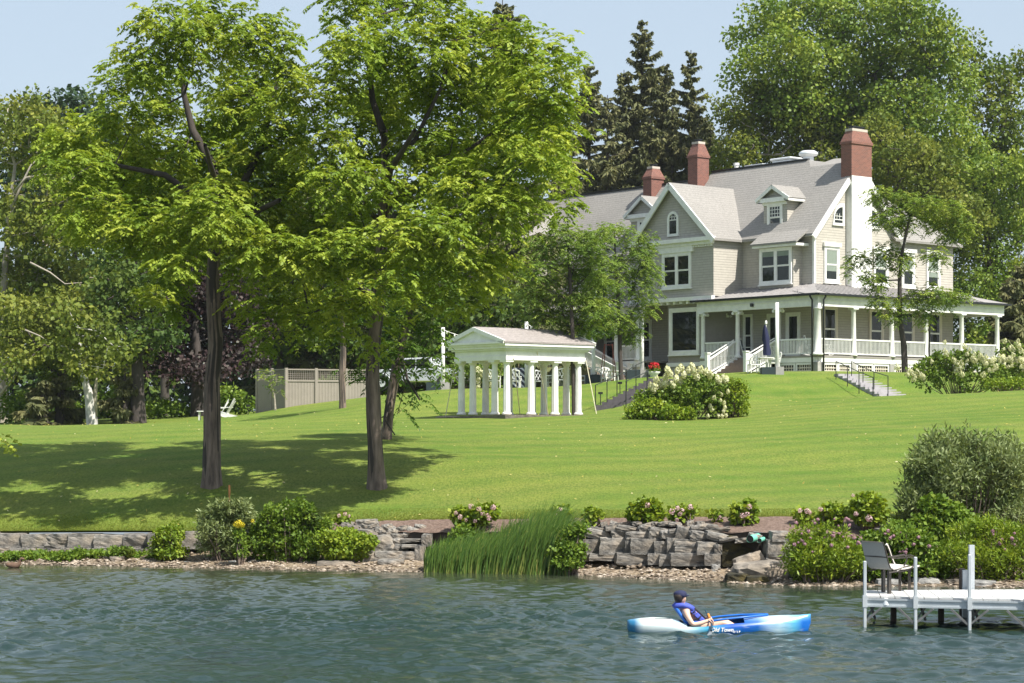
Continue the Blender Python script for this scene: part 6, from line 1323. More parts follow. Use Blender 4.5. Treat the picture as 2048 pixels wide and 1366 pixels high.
drift('long pale driftwood branch below the middle of the block wall', [(1172, 1140), (1200, 1138), (1240, 1143), (1290, 1143), (1302, 1138)], .045)
drift('long driftwood log reaching to the huge flat boulder', [(1330, 1143), (1372, 1141), (1410, 1146), (1474, 1148)], .06)
drift('thin driftwood stick under the leafy bank at centre left', [(540, 1126), (580, 1124), (620, 1128), (650, 1127)], .05)
drift('short thick driftwood under the left leafy bank', [(365, 1123), (395, 1121), (425, 1126)], .05)
drift('bent grey driftwood log behind the dock chair', [(1812, 1160), (1838, 1148), (1856, 1152), (1884, 1166)], .07)
drift('pale stick on the gravel at the far left', [(0, 1115), (40, 1117), (85, 1115)], .03)
drift('short pale driftwood right of the cattails', [(1080, 1140), (1110, 1137), (1150, 1141)], .05)
# pipes
def pipe(label, a, b_, c, d, Y, r_):
    p, q = P(a, c, Y), P(b_, d, Y+.35); o_ = MB().tube([p, q], r_, 16, caps=False).build('drain_pipe', M['pvc'], smooth=True); MB().tube([p+(q-p)*.02, p+(q-p)*.06], r_*.9, 16).build('dark_inside', M['void'], o_, world=True)
    tag(o_, label, 'drain pipe', 'green drain pipes in the bank')
pipe('larger mint-green drain pipe sticking out of the bank', 1500, 1516, 1078, 1074, 46.6, .085); pipe('smaller mint-green drain pipe right of the larger one', 1519, 1527, 1081, 1078, 46.5, .05)
# duck
dk = P(27, 1134, F*H/(1136-HY)); M['duck'] = mat('brown_duck', (.12, .07, .045), .8, .3, 12)
D = thing('duck', 'small brown duck swimming at the far left shore', 'duck', dk)
MB().tube([dk+Vector(q) for q in ((-.2, 0, .07), (-.14, 0, .05), (0, 0, .03), (.1, 0, .04), (.15, 0, .1), (.16, 0, .17), (.19, 0, .2), (.23, 0, .19), (.27, 0, .175))], [.012, .05, .085, .07, .04, .03, .038, .03, .008], 10).build('body', M['duck'], D, smooth=True)
# ---------------------------------------------------------------- shore plants
def sh(*a, **kw): return shrub(*a, **kw)
G1 = 'bushy plants along the stone shore'
sh('grey-green willow shrub with feathery top left of the goldenrod', [(430, 1022, 7, 16), (448, 1016, 7, 16), (486, 1016, 7, 16), (468, 1012, 6, 14), (496, 1026, 6, 14), (410, 1036, 6, 16), (450, 1040, 34, 24), (430, 1062, 34, 26), (470, 1058, 30, 26), (490, 1040, 18, 14), (440, 1092, 44, 26), (480, 1090, 34, 28), (412, 1040, 14, 12), (465, 1022, 16, 12)], 51.2, 'willow', 90, group=G1, per=90, gap=.085, n=22, rad=.14, leaf=.11, wid=.16, depth=.25, droop=-.35)
sh('bright round leafy shrub right of the left block wall', [(335, 1075, 26, 24), (330, 1095, 28, 18), (350, 1065, 16, 14), (340, 1105, 34, 10)], 51.4, 'bush_lime', 91, group=G1, per=90, gap=.09, n=20, rad=.12, leaf=.075, depth=.2)
sh('broad green thicket with white tips in the middle of the left bank', [(560, 1050, 44, 24), (545, 1080, 48, 28), (595, 1075, 46, 30), (575, 1030, 18, 14), (605, 1030, 16, 16), (620, 1100, 40, 22), (560, 1105, 52, 18), (525, 1060, 22, 18), (640, 1060, 16, 16), (542, 1026, 7, 20), (575, 1018, 6, 16), (600, 1018, 7, 22), (616, 1028, 7, 22), (528, 1040, 6, 18), (560, 1024, 6, 16), (588, 1030, 6, 18), (654, 1052, 6, 18)], 50.9, 'weed', 92, group=G1, per=90, gap=.085, n=20, rad=.12, leaf=.09, wid=.3, depth=.25, flowers=[(563, 1015, .5), (572, 1017, .5), (577, 1011, .4), (566, 1021, .4)], fl_r=.05, fl_leaf=.03, fl_n=40)
sh('bright green ivy-like mound beside the rubble bank', [(690, 1075, 30, 16), (720, 1085, 30, 14), (680, 1100, 40, 20), (660, 1078, 24, 18), (712, 1105, 26, 14), (735, 1080, 16, 10)], 50.4, 'bush_lime', 93, group=G1, per=90, gap=.085, n=20, rad=.12, leaf=.085, depth=.2)
sh('dark spiky sprig standing at the right end of the thicket', [(622, 1035, 8, 18), (642, 1050, 7, 12)], 51, 'dk_leaf', 94, group=G1, per=120, gap=.06, n=20, rad=.09, leaf=.08, stems=False)
sh('yellow goldenrod rising in front of the willow shrub', [(478, 1070, 8, 24), (482, 1100, 10, 20)], 50.3, 'weed', 95, name='goldenrod', cat='wildflower', group=G1, per=120, gap=.07, n=18, rad=.08, leaf=.09, wid=.2, depth=.05, flowers=[(472, 1048), (478, 1046, 1.2), (484, 1050), (505, 1042, .7), (475, 1052, .8)], fl_r=.07, fl_leaf=.03, fl_mat='yellow')
sh('trailing green weeds at the foot of the left block wall', [(60, 1110, 50, 5), (130, 1112, 40, 6), (200, 1108, 30, 5), (240, 1104, 24, 9), (280, 1112, 30, 6), (310, 1118, 34, 7), (160, 1105, 18, 5), (10, 1112, 30, 4)], 52.0, 'weed', 96, name='weeds', cat='weeds', group=G1, per=150, gap=.07, n=14, rad=.09, leaf=.07, depth=.25, stems=False)
sh('small yellowish tuft on the left block wall foot', [(256, 1103, 10, 6)], 51.6, 'yellowgreen', 97, name='weeds', cat='weeds', group=G1, per=150, gap=.06, n=14, rad=.07, leaf=.06, depth=.05, stems=False)
sh('green creeper hanging over the wall end right of the cattails', [(1130, 1080, 22, 26), (1150, 1066, 18, 12), (1165, 1058, 14, 10), (1120, 1105, 24, 20), (1150, 1100, 22, 18), (1135, 1125, 30, 10)], 47.7, 'weed', 98, group=G1, per=100, gap=.08, n=18, rad=.11, leaf=.075, depth=.2)
GM = 'hydrangeas planted in the mulch bed'
MH = [('wide pink hydrangea rising behind the left end of the cattails', [(925, 1028, 20, 14), (955, 1030, 24, 17), (980, 1022, 14, 14), (940, 1045, 26, 12)], 50.6, [(942, 1013, 1), (986, 1015, 1), (958, 1018, .9), (965, 1028, .8), (978, 1036, .9), (920, 1034, .9), (912, 1026, .7), (932, 1040, .7), (950, 1042, .7), (974, 1030, .7)], 'bush_lime'),
      ('pink-budded hydrangea poking out right of the cattail tips', [(1125, 1026, 15, 13)], 49.5, [(1120, 1020, .9), (1113, 1030, .7)], 'bush_lime'),
      ('small yellow-green hydrangea without blossoms right of the cattails', [(1185, 1030, 17, 12)], 49.2, [], 'bush_lime'),
      ('large round green hydrangea with a single pale bloom', [(1291, 1020, 32, 20), (1291, 1032, 34, 12)], 48.8, [(1295, 1010, .9)], 'bush_lime'),
      ('hydrangea with several pink blooms right of the large round green one', [(1362, 1028, 20, 14), (1380, 1022, 12, 12)], 48.4, [(1344, 1023, 1), (1355, 1016, .8), (1364, 1021, .8), (1381, 1014, 1), (1354, 1040, .7), (1360, 1028, .7)], 'bush_lime'),
      ('tiny seedling hydrangea in the middle of the mulch bed', [(1431, 1030, 9, 6)], 48.2, [(1440, 1034, .5)], 'bush_lime'),
      ('hydrangea with low pink blooms above the drain pipes', [(1490, 1022, 24, 18), (1485, 1038, 22, 10)], 47.9, [(1499, 1013, .9), (1485, 1031, .9), (1494, 1029, .9), (1480, 1033, .6)], 'bush_lime'),
      ('small dark hydrangea with pale pink top, left of two brighter ones', [(1607, 1030, 16, 13)], 47.6, [(1600, 1021, .8), (1614, 1022, .9), (1620, 1025, .7)], 'bush_lime'),
      ('lime hydrangea with one pink bloom on its left side', [(1663, 1028, 24, 20)], 47.4, [(1641, 1018, .8)], 'bush_lime'),
      ('tall lime hydrangea with a low pale bloom, next to the big willow', [(1735, 1012, 34, 22), (1738, 1030, 34, 14)], 47.2, [(1706, 991, .6), (1738, 1037, 1.2), (1712, 1028, .8)], 'bush_lime'),
      ('small pink hydrangea above the rubble bank near the right walnut', [(686, 1040, 12, 9)], 51.6, [(678, 1031, .7), (690, 1028, .7), (698, 1032, .6)], 'bush_lime')]
for i, (lb, lob, Y, fl_, mt) in enumerate(MH):
    sh(lb, lob, Y, mt, 110+i, name='hydrangea', cat='hydrangea', group=GM, per=110, gap=.09, n=16, rad=.11, leaf=.105, depth=.08, flowers=fl_, fl_r=.07, fl_leaf=.03, fl_n=70, fl_mat='pink', wid=.5)
# right bank
sh('large grey-green willow bush filling the right bank', [(1868, 885, 9, 20), (1895, 878, 9, 20), (1930, 880, 9, 22), (1960, 886, 9, 20), (2000, 886, 9, 20), (1845, 905, 9, 20), (2030, 900, 9, 22), (1822, 950, 9, 24), (1808, 985, 8, 20), (1870, 920, 50, 26), (1930, 905, 50, 22), (1990, 920, 52, 28), (1850, 965, 44, 34), (1910, 960, 60, 40), (1980, 970, 60, 40), (2035, 960, 46, 50), (1830, 1000, 30, 26), (1880, 1010, 50, 30), (1950, 1020, 60, 30), (2020, 1030, 50, 34), (1840, 1030, 30, 20), (1890, 885, 14, 12), (1820, 1020, 20, 24)], 47.6, 'willow', 130, group=G1, per=55, gap=.14, n=30, rad=.22, leaf=.14, wid=.14, depth=.5, droop=-.7)
sh('fresh green vine climbing into the front of the big willow bush', [(1870, 1010, 30, 16), (1900, 1030, 40, 20), (1850, 1050, 30, 20), (1890, 1060, 40, 20), (1930, 1050, 30, 20)], 46.4, 'weed', 131, group=G1, per=90, gap=.09, n=18, rad=.12, leaf=.10, depth=.2)
mv = lambda x0, x1, y0, y1, n, s=1: [(rgf.uniform(x0, x1), rgf.uniform(y0, y1), rgf.uniform(.6, 1.2)*s) for _ in range(n)]
sh('tall wild plants with mauve flower heads left of the dock chair', [(1600, 1092, 24, 22), (1640, 1090, 30, 24), (1680, 1098, 28, 24), (1600, 1120, 34, 34), (1650, 1115, 40, 36), (1700, 1120, 30, 36), (1630, 1145, 44, 20), (1690, 1148, 34, 18), (1590, 1070, 6, 14), (1612, 1062, 6, 14), (1636, 1060, 6, 16), (1655, 1062, 6, 14), (1684, 1068, 6, 14)], 45.0, 'bush_lime', 132, group=G1, per=80, gap=.095, n=20, rad=.13, leaf=.11, wid=.15, depth=.3, droop=-.5, flowers=mv(1585, 1720, 1035, 1110, 34), fl_r=.034, fl_leaf=.035, fl_mat='mauve', fl_n=50)
sh('tangle of green plants with mauve blooms behind the dock chair', [(1750, 1100, 34, 40), (1790, 1090, 36, 40), (1830, 1100, 40, 44), (1760, 1130, 44, 26), (1820, 1130, 50, 22), (1785, 1078, 22, 18), (1870, 1120, 40, 34)], 45.0, 'weed', 133, group=G1, per=85, gap=.09, n=20, rad=.13, leaf=.10, wid=.3, depth=.35, flowers=mv(1750, 1880, 1060, 1110, 18), fl_r=.036, fl_leaf=.035, fl_mat='mauve', fl_n=50)
sh('feathery yellow-green plants at the right edge behind the dock', [(1930, 1075, 44, 30), (1985, 1070, 50, 34), (2035, 1085, 40, 40), (1930, 1110, 50, 34), (1990, 1120, 60, 36), (2040, 1130, 40, 36), (1960, 1145, 60, 18), (1975, 1050, 16, 14), (1950, 1050, 12, 14)], 45.2, 'bush_lime', 134, group=G1, per=85, gap=.09, n=22, rad=.14, leaf=.10, wid=.14, depth=.35, droop=-.4, flowers=mv(1985, 2045, 1060, 1100, 8), fl_r=.036, fl_leaf=.035, fl_mat='mauve', fl_n=50)
sh('low lime growth overhanging the bank under the large willow bush', [(1800, 1060, 30, 16), (1860, 1080, 40, 18), (1920, 1085, 40, 16)], 46.0, 'weed', 135, group=G1, per=70, gap=.1, n=18, rad=.12, leaf=.09)
# cattails
rg = np.random.default_rng(12); n = 4000
u = rg.random(n); px_ = 848+u*292; h = np.interp(px_, [848, 880, 930, 980, 1030, 1080, 1120, 1140], [.55, .72, .85, .95, 1.3, 1.55, 1.4, .7])*rg.uniform(.6, 1.08, n)
sy = np.interp(px_, [a for a, _ in _wp], [b_ for _, b_ in _wp]); Yb = F*H/(sy-HY)+rg.uniform(-.35, 1.3, n)*np.interp(px_, [848, 900, 1140], [.4, 1, 1]); x_ = (px_-CX)*Yb/F
lean = rg.normal(.10, .10, n)+.03; bend = rg.uniform(.03, .32, n)*np.interp(px_, [848, 950, 1100], [.4, .8, 1.2]); w_ = rg.uniform(.008, .015, n); ang = rg.uniform(-.8, .8, n); dyl = rg.normal(0, .1, n)
segs = 6; V = np.zeros((n, (segs+1)*2, 3)); z0 = np.clip((Yb-shoreY(x_))*.12, -.06, .2)
for s in range(segs+1):
    f = s/segs; xx = x_+lean*h*f+bend*h*f**3; zz = z0+h*f*(1-.16*bend*f**3*2); yy = Yb+dyl*h*f; ww = w_*(1-f)**.5+.001
    V[:, s*2] = np.stack([xx-ww*np.cos(ang), yy-ww*np.sin(ang), zz], 1); V[:, s*2+1] = np.stack([xx+ww*np.cos(ang), yy+ww*np.sin(ang), zz], 1)
q = np.array([[s*2, s*2+1, s*2+3, s*2+2] for s in range(segs)])[None]+(np.arange(n)*(segs+1)*2)[:, None, None]
tn = np.repeat(rg.random(n)*.6, segs)+np.tile([.4, .25, .1, 0, 0, 0], n)*np.repeat(rg.random(n), segs); tn = np.clip(tn, 0, 1); tn[rg.random(len(tn)) < .01] = 1
CT = link('cattails', quadmesh('cattails', V.reshape(-1, 3), q.reshape(-1, 4), tn), M['reed']); tag(CT, 'dense bed of tall cattails bending right at the water edge', 'cattails', None, 'stuff')
sh('pale green leafy mound among the left cattails', [(925, 1075, 26, 24), (955, 1095, 26, 24), (905, 1100, 20, 20)], 49.4, 'weed', 140, group=G1, per=80, gap=.1, n=16, rad=.12, leaf=.08, stems=False)
# lawn fringe: real blades where the lawn meets the bank and round the wall
n = 60000; x_ = rg.uniform(-14, 13.5, n); dy_ = rg.random(n)**2*1.3; y_ = lawnY(x_)-.05+dy_+np.where(x_ > -6.6, .1, 0); z_ = zg(x_, y_)-.0
hh = rg.uniform(.02, .05, n)*(1.0-.3*dy_); a_ = np.stack([rg.normal(0, .35, n), rg.normal(0, .3, n), np.ones(n)], 1)*hh[:, None]; b_ = np.stack([np.ones(n), rg.normal(0, .3, n), np.zeros(n)], 1)*.006
link('grass_fringe', leafmesh('grass_fringe', np.stack([x_, y_, z_], 1), a_, b_, rg.random(n)), M['blade']); COL.objects[-1]['kind'] = 'stuff'
# a few fallen leaves and clover heads on the grass
n = 900; x_ = rg.uniform(-30, 34, n); y_ = lawnY(x_)+.3+rg.random(n)**1.4*48; z_ = zg(x_, y_)+((vnoise(x_, y_, .25, 3)-.5)*.16+(vnoise(x_*.8+y_*.5, y_*.7-x_*.3, .11, 4)-.5)*.55*np.clip(1-(y_-lawnY(x_))/45, 0, 1))*np.clip((y_-lawnY(x_))/8, 0, 1)+.035
a_ = unit(rg.normal(size=(n, 3))*np.array([1, 1, .5]))*rg.uniform(.05, .11, (n, 1)); b_ = unit(np.cross(a_, np.array([0, -.6, 1.])))*rg.uniform(.015, .03, (n, 1))
M['fallen'] = leafmat('fallen_leaves', (.30, .27, .06), (.42, .36, .10), (.55, .50, .30), .2, .02)
link('fallen_leaves', leafmesh('fallen_leaves', np.stack([x_, y_, z_], 1), a_, b_, rg.random(n)), M['fallen']); COL.objects[-1]['kind'] = 'stuff'
# ---------------------------------------------------------------- dock
DZ = H-(1192-HY)*35.3/F
DOCK = thing('dock', 'white aluminium dock with raised posts entering from the right', 'dock', P(1733, 1240, 35.3))
def dk_(mb, name, m, **kw): return mb.build(name, M[m], DOCK, **kw)
fx0, fy0 = X(1733, 35.3), 35.3; fx1, fy1 = X(2048, 34.0)+3.2, 33.6; bx0, by0 = X(1731, 36.5), 36.55; bx1, by1 = fx1, 36.9
nP = 24
for i in range(nP):
    f0, f1 = i/nP, (i+1)/nP-.0025
    q = [Vector((fx0+(fx1-fx0)*f, fy0+(fy1-fy0)*f, 0)) for f in (f0, f1)]+[Vector((bx0+(bx1-bx0)*f, by0+(by1-by0)*f, 0)) for f in (f1, f0)]
    MB().box8([p+Vector((0, 0, DZ-.03)) for p in q]+[p+Vector((0, 0, DZ)) for p in q]).build('deck_plank', M['deck'] if 'deck' in M else M.setdefault('deck', mat('white_dock_panel', (.5, .5, .49), .6, .06, 4)), DOCK)
def fp(px_): 
    f = 0
    for _ in range(40):
        x = fx0+(fx1-fx0)*f; y = fy0+(fy1-fy0)*f; e_ = (px_-CX)-x/y*F; f += e_/F*y/(fx1-fx0)
    return f, Vector((fx0+(fx1-fx0)*f, fy0+(fy1-fy0)*f, 0))
fr = MB(); a, b_ = Vector((fx0, fy0-.02, DZ-.10)), Vector((fx1, fy1-.02, DZ-.085)); fr.bar(a, b_, .04, .09); fr.bar(a+Vector((0, -.02, .05)), b_+Vector((0, -.02, .05)), .03, .03); fr.bar(a+Vector((0, -.02, -.06)), b_+Vector((0, -.02, -.06)), .03, .03)
fr.bar(Vector((bx0, by0, DZ-.10)), Vector((bx1, by1, DZ-.10)), .04, .16); fr.bar(Vector((fx0, fy0, DZ-.1)), Vector((bx0, by0, DZ-.1)), .04, .16); dk_(fr, 'frame', 'alu')
posts = []
for px_, yt in ((1728, 1122), (1829, 1114), (1937, 1109), (2050, 1113), (2170, 1110)):
    f, p = fp(px_); p = p+Vector((0, -.08, 0)); ht = H+(HY-yt)*p.y/F; posts.append(p)
    
    po = MB().box(p.x-.026, p.x+.026, p.y-.026, p.y+.026, -1.2, ht); dk_(po, 'post', 'alu', bevel=.008)
    sl2 = MB().box(p.x-.038, p.x+.038, p.y-.035, p.y+.035, DZ-.18, DZ+.02); dk_(sl2, 'sleeve', 'alu')
for px_, yt, Y, m_ in ((1943, 1090, 36.8, 'alu'), (1924, 1137, 37.0, 'dark_wood'), (1930, 1140, 36.9, 'alu'), (1787, 1200, 36.4, 'dark_wood'), (1882, 1200, 36.4, 'dark_wood'), (2055, 1095, 36.9, 'alu')):
    p = P(px_, yt, Y); MB().box(p.x-.045, p.x+.045, Y-.045, Y+.045, -1.2, min(p.z, 9) if yt < 1190 else DZ-.04).build('post', M[m_], DOCK)
M['galv_dark'] = mat('grey_steel_brace', (.16, .16, .16), .6, .3, 8)
class BR:
    def bar(s, *a): dk_(MB().bar(*a), 'brace', 'galv_dark')
br = BR()
for i, p in enumerate(posts[:4]):
    q = posts[i+1]; d = (q-p); 
    br.bar(p+Vector((.03, 0, .12)), p+d*.33+Vector((0, 0, DZ-.18)), .025, .035); br.bar(q+Vector((-.03, 0, .10)), q-d*.34+Vector((0, 0, DZ-.18)), .025, .035); br.bar(p+Vector((.06, .3, .12)), p+d*.26+Vector((0, .3, DZ-.18)), .02, .03)
    br.bar(p+d*.45+Vector((0, 1.2, .05)), p+d*.30+Vector((0, 1.0, DZ-.18)), .03, .04)
# sling chair on the dock
M['sling'] = mat('shaded_sling_mesh', (.40, .39, .37), .85, .05, 20); M['sling_sunlit'] = mat('sunlit_sling_mesh', (.62, .58, .52), .85, .05, 20); M['bronze'] = mat('bronze_tube', (.05, .042, .035), .4, .1, 5)  # light put into the sling colours: sunlit inner face pale, shaded back darker
def sling_chair(px_, Y, lb, sc=1.0, rz=0, zoff=0):
    p0 = P(px_, 1190, Y); p0.z = DZ; r_ = thing('deck_chair', lb, 'chair', p0, 'tall sling chairs on the dock', rz); r_.scale = (sc,)*3
    s = MB(); w_ = .33; prof = [(-.20, .96), (-.235, 1.02), (-.17, .90), (-.13, .74), (-.09, .56), (-.02, .47), (.05, .455), (.25, .49), (.46, .53)]
    prof = [(-.33, 1.12), (-.30, 1.10), (-.25, .98), (-.20, .82), (-.14, .66), (-.08, .56), (0, .52), (.12, .53), (.30, .57), (.46, .60)]
    prof = [(a, b_+.0) for a, b_ in prof]
    for k_, nm, off in (('sling_sunlit', 'sling', .0), ('sling', 'sling_back', -.015)):
        mb = MB(); vs = []
        for a, b_ in prof: vs += [(a+off, -w_, b_-(.012 if off else 0)), (a+off, w_, b_-(.012 if off else 0))]
        mb.add(vs, [(i*2, i*2+1, i*2+3, i*2+2) for i in range(len(prof)-1)]); mb.build(nm, M[k_], r_, world=False)
    for sy in (-1, 1):
        mb = MB(); mb.tube([(a, sy*w_, b_-.01) for a, b_ in prof], .016, 6); mb.build('side_rail', M['bronze'], r_, world=False)
        mb = MB(); mb.tube([(-.2, sy*w_, .80), (-.05, sy*(w_+.03), .80), (.25, sy*(w_+.04), .83), (.33, sy*(w_+.04), .80), (.36, sy*(w_+.03), .70), (.30, sy*w_, .58), (.1, sy*w_, .48), (-.14, sy*w_, .46)], .016, 6); mb.build('armrest', M['bronze'], r_, world=False)
    MB().tube([(-.2, -w_, .79), (-.215, 0, .79), (-.2, w_, .79)], .014, 6).build('back_brace', M['bronze'], r_, world=False)
    for a in ((.0, -.2), (.22, .2)): MB().box(a[0]-.035, a[0]+.035, a[1]-.03, a[1]+.03, 0, .5).build('leg', M['bronze'], r_, world=False)
    return r_
sling_chair(1765, 35.9, 'tall sling chair with shade-darkened back facing right on the end of the dock', .80, .6)
o_ = P(1772, 1200, 35.2); MB().lathe(Vector((o_.x, 35.2, DZ-.17)), [(.03, 0), (.06, .03), (.05, .1), (.035, .14)], 10).build('light_lens', M['galv'], DOCK)
sc2 = sling_chair(1800, 36.5, 'second cream sling chair, mostly hidden behind the first on the dock', .72, -.2)
# ---------------------------------------------------------------- kayak
KY = F*H/(1269-HY); ks = KY/F
K0 = Vector((X(1440, KY), KY+.33, 0)); KAY = thing('kayak', 'blue and white marbled sit-inside kayak with white script lettering', 'kayak', K0)
def kx(px_): return (px_-1440)*ks
st = [(1257, .205, .10, .04), (1262, .215, .03, .10), (1280, .235, -.02, .19), (1310, .25, -.03, .25), (1345, .235, -.04, .30), (1375, .17, -.05, .33), (1410, .175, -.05, .34), (1450, .222, -.05, .34), (1490, .25, -.05, .32), (1530, .27, -.04, .27), (1570, .285, -.02, .20), (1600, .29, .0, .11), (1620, .30, .03, .045), (1627, .305, .20, .012)]
n = 20; vs = []; 
def sect(z_top, z_bot, hw):
    pts = []
    for i in range(n):
        t_ = 2*math.pi*i/n; c_, s_ = math.cos(t_), math.sin(t_)
        y = hw*np.sign(c_)*abs(c_)**.75; mid = z_bot+(z_top-z_bot)*.62
        z = mid+((z_top-mid) if s_ > 0 else (mid-z_bot))*np.sign(s_)*abs(s_)**(1.3 if s_ > 0 else .7); pts.append((y, z))
    return pts
for px_, zt, zb2, hw in st: vs += [Vector((K0.x+kx(px_), K0.y+y, z)) for y, z in sect(zt, zb2-.05, hw)]
ms = len(st); faces = []
for i in range(ms-1):
    for j in range(n):
        top_ = (3 <= j <= n/2-3); cock = 5 <= i <= 7
        if top_ and cock: continue
        faces.append((i*n+j, i*n+(j+1) % n, (i+1)*n+(j+1) % n, (i+1)*n+j))
faces += [tuple(range(n))[::-1], tuple(range((ms-1)*n, ms*n))]
m, t, b, o = newmat('marbled_blue_plastic'); tc = N(t, 'ShaderNodeTexCoord'); sp = N(t, 'ShaderNodeSeparateXYZ'); t.links.new(tc.outputs['Object'], sp.inputs[0])
ns = noise(t, 2.2, 5, .6, stretch=(.55, 1, 3)); 
ctr = N(t, 'ShaderNodeMapRange'); ctr.inputs[1].default_value = K0.x-1.5; ctr.inputs[2].default_value = K0.x+1.53; t.links.new(sp.outputs[0], ctr.inputs[0])
base_ = ramp(t, ctr.outputs[0], [(0, (.02, .16, .32)), (.04, (.02, .16, .32)), (.09, (.60, .68, .68)), (.28, (.55, .66, .68)), (.42, (.04, .27, .42)), (.56, (.004, .07, .40)), (.70, (.005, .09, .36)), (.82, (.45, .62, .70)), (.90, (.10, .40, .60)), (.95, (.006, .12, .48)), (1, (.006, .12, .48))])
zr2 = N(t, 'ShaderNodeMapRange'); zr2.inputs[1].default_value = .19; zr2.inputs[2].default_value = .34; t.links.new(sp.outputs[2], zr2.inputs[0])
hi = ramp(t, ctr.outputs[0], [(0, (.1, .3, .45)), (.1, (.75, .76, .73)), (.32, (.70, .74, .73)), (.45, (.1, .35, .6)), (.6, (.10, .30, .62)), (.75, (.6, .72, .78)), (.9, (.35, .6, .72)), (1, (.10, .38, .60))])
c = mixc(t, zr2.outputs[0], base_, hi); c = mixc(t, ramp(t, ns, [(.52, (0, 0, 0)), (.70, (.6,)*3)]), c, (.01, .16, .34)); c = mixc(t, ramp(t, noise(t, 3.1, 4, .6, stretch=(.5, 1, 2.5)), [(.62, (0, 0, 0)), (.78, (.5,)*3)]), c, (.6, .68, .68))
t.links.new(c, b.inputs['Base Color']); b.inputs['Roughness'].default_value = .32; M['kayak'] = m
hull = MB().add(vs, faces).build('hull', M['kayak'], KAY, smooth=True)
M['kblue'] = mat('blue_rim', (.01, .13, .50), .35, .06, 5)
zt_ = lambda px_: float(np.interp(px_, [s[0] for s in st], [s[1] for s in st]))
rim = [Vector((K0.x+kx(px_), K0.y+s_*float(np.interp(px_, [1372, 1400, 1440, 1490, 1540], [.16, .25, .27, .22, .02])), zt_(px_)+.02)) for s_, seq in ((-1, range(1372, 1546, 12)), (1, range(1540, 1370, -12))) for px_ in seq]
MB().tube(rim, .018, 6).build('cockpit_rim', M['kblue'], KAY, smooth=True)
MB().tube([Vector((K0.x+kx(a), K0.y-.03, zt_(a)+.03)) for a in (1588, 1594, 1602, 1610)], .008, 5).build('bow_toggle', M['dark_metal'], KAY)
MB().tube([Vector((K0.x+kx(1310+4*i), K0.y-.2, .245)) for i in range(9)], .006, 4).build('deck_cord', M['dark_metal'], KAY)
def text(body, px_, z, size, dx, yoff, name='lettering', shear=.25, col='trim'):
    cu = bpy.data.curves.new(name, 'FONT'); cu.body = body; cu.size = size; cu.shear = shear; cu.extrude = .001; cu.offset = .002
    o_ = bpy.data.objects.new(name, cu); COL.objects.link(o_); cu.materials.append(M[col])
    nm = bpy.data.meshes.new_from_object(o_.evaluated_get(bpy.context.evaluated_depsgraph_get())); bpy.data.objects.remove(o_); nm.name = name
    o_ = bpy.data.objects.new(name, nm); COL.objects.link(o_); o_.parent = KAY
    o_.location = (kx(px_), yoff, z); o_.rotation_euler = (math.radians(80), 0, 0); return o_
text('Old Town', 1421, .05, .088, 0, -.352); text('1161 B', 1465, .03, .045, 0, -.345, 'hull_number', 0)
MB().box8([Vector((K0.x+kx(a), K0.y-yy_, z)) for z, yy_ in ((.06, .215), (.16, .235)) for a, _ in ((1270, 0), (1279, 0), (1279, 1), (1270, 1))]).build('sticker', M['alu'], KAY) if False else None
# seat back behind the paddler
# ---------------------------------------------------------------- person
PR = thing('person', 'person in navy cap and blue life vest leaning back in the kayak, looking away', 'person', K0+Vector((kx(1400), 0, .1)))
def J(px_, py_, y): return Vector((K0.x+kx(px_), K0.y+y, (1269-py_)*ks+.02))
def skin_body(name, joints, edges, m, parent, sub=2, root=0):
    me = bpy.data.meshes.new(name); me.from_pydata([j[0] for j in joints], edges, [])
    o_ = bpy.data.objects.new(name, me); COL.objects.link(o_)
    sk = o_.modifiers.new('s', 'SKIN'); sk.use_smooth_shade = True
    for i, j in enumerate(joints):
        me.skin_vertices[0].data[i].radius = (j[1], j[2] if len(j) > 2 else j[1]); me.skin_vertices[0].data[i].use_root = (i == root)
    o_.modifiers.new('u', 'SUBSURF').levels = sub; o_.modifiers['u'].render_levels = sub
    dg = bpy.context.evaluated_depsgraph_get(); nm = bpy.data.meshes.new_from_object(o_.evaluated_get(dg)); nm.name = name
    bpy.data.objects.remove(o_); nm.materials.clear(); nm.materials.append(m)
    for p in nm.polygons: p.use_smooth = True
    return link(name, nm, None, parent)
jt = [(J(1408, 1262, 0), .125, .15), (J(1396, 1252, 0), .115, .14), (J(1383, 1239, 0), .12, .155), (J(1373, 1229, 0), .10, .14), (J(1368, 1220, 0), .052), (J(1367, 1213, 0), .055), (J(1366, 1205, 0), .078, .085), (J(1365, 1196, 0), .088, .095), (J(1365, 1190, 0), .06, .07),
      # near (right) arm 9-13
      (J(1374, 1228, -.17), .060), (J(1378, 1240, -.24), .048), (J(1387, 1253, -.27), .042), (J(1402, 1250, -.27), .040), (J(1417, 1244, -.25), .028), (J(1422, 1241, -.25), .030, .022),
      # far arm 15-19
      (J(1376, 1228, .17), .058), (J(1388, 1240, .22), .045), (J(1398, 1250, .24), .04), (J(1410, 1247, .2), .036), (J(1420, 1243, .12), .027), (J(1424, 1242, .08), .028, .02),
      # legs 21-
      (J(1415, 1262, -.09), .09), (J(1450, 1250, -.11), .052), (J(1472, 1264, -.10), .042), (J(1510, 1266, -.08), .04), (J(1415, 1262, .09), .09), (J(1453, 1249, .12), .055), (J(1480, 1264, .11), .045), (J(1510, 1266, .08), .04),
      # nose and chin (turned to the right/away) 29,30 ; ear 31
      (J(1372, 1203, .045), .016), (J(1371, 1210, .03), .03), (J(1367, 1204, -.075), .018)]
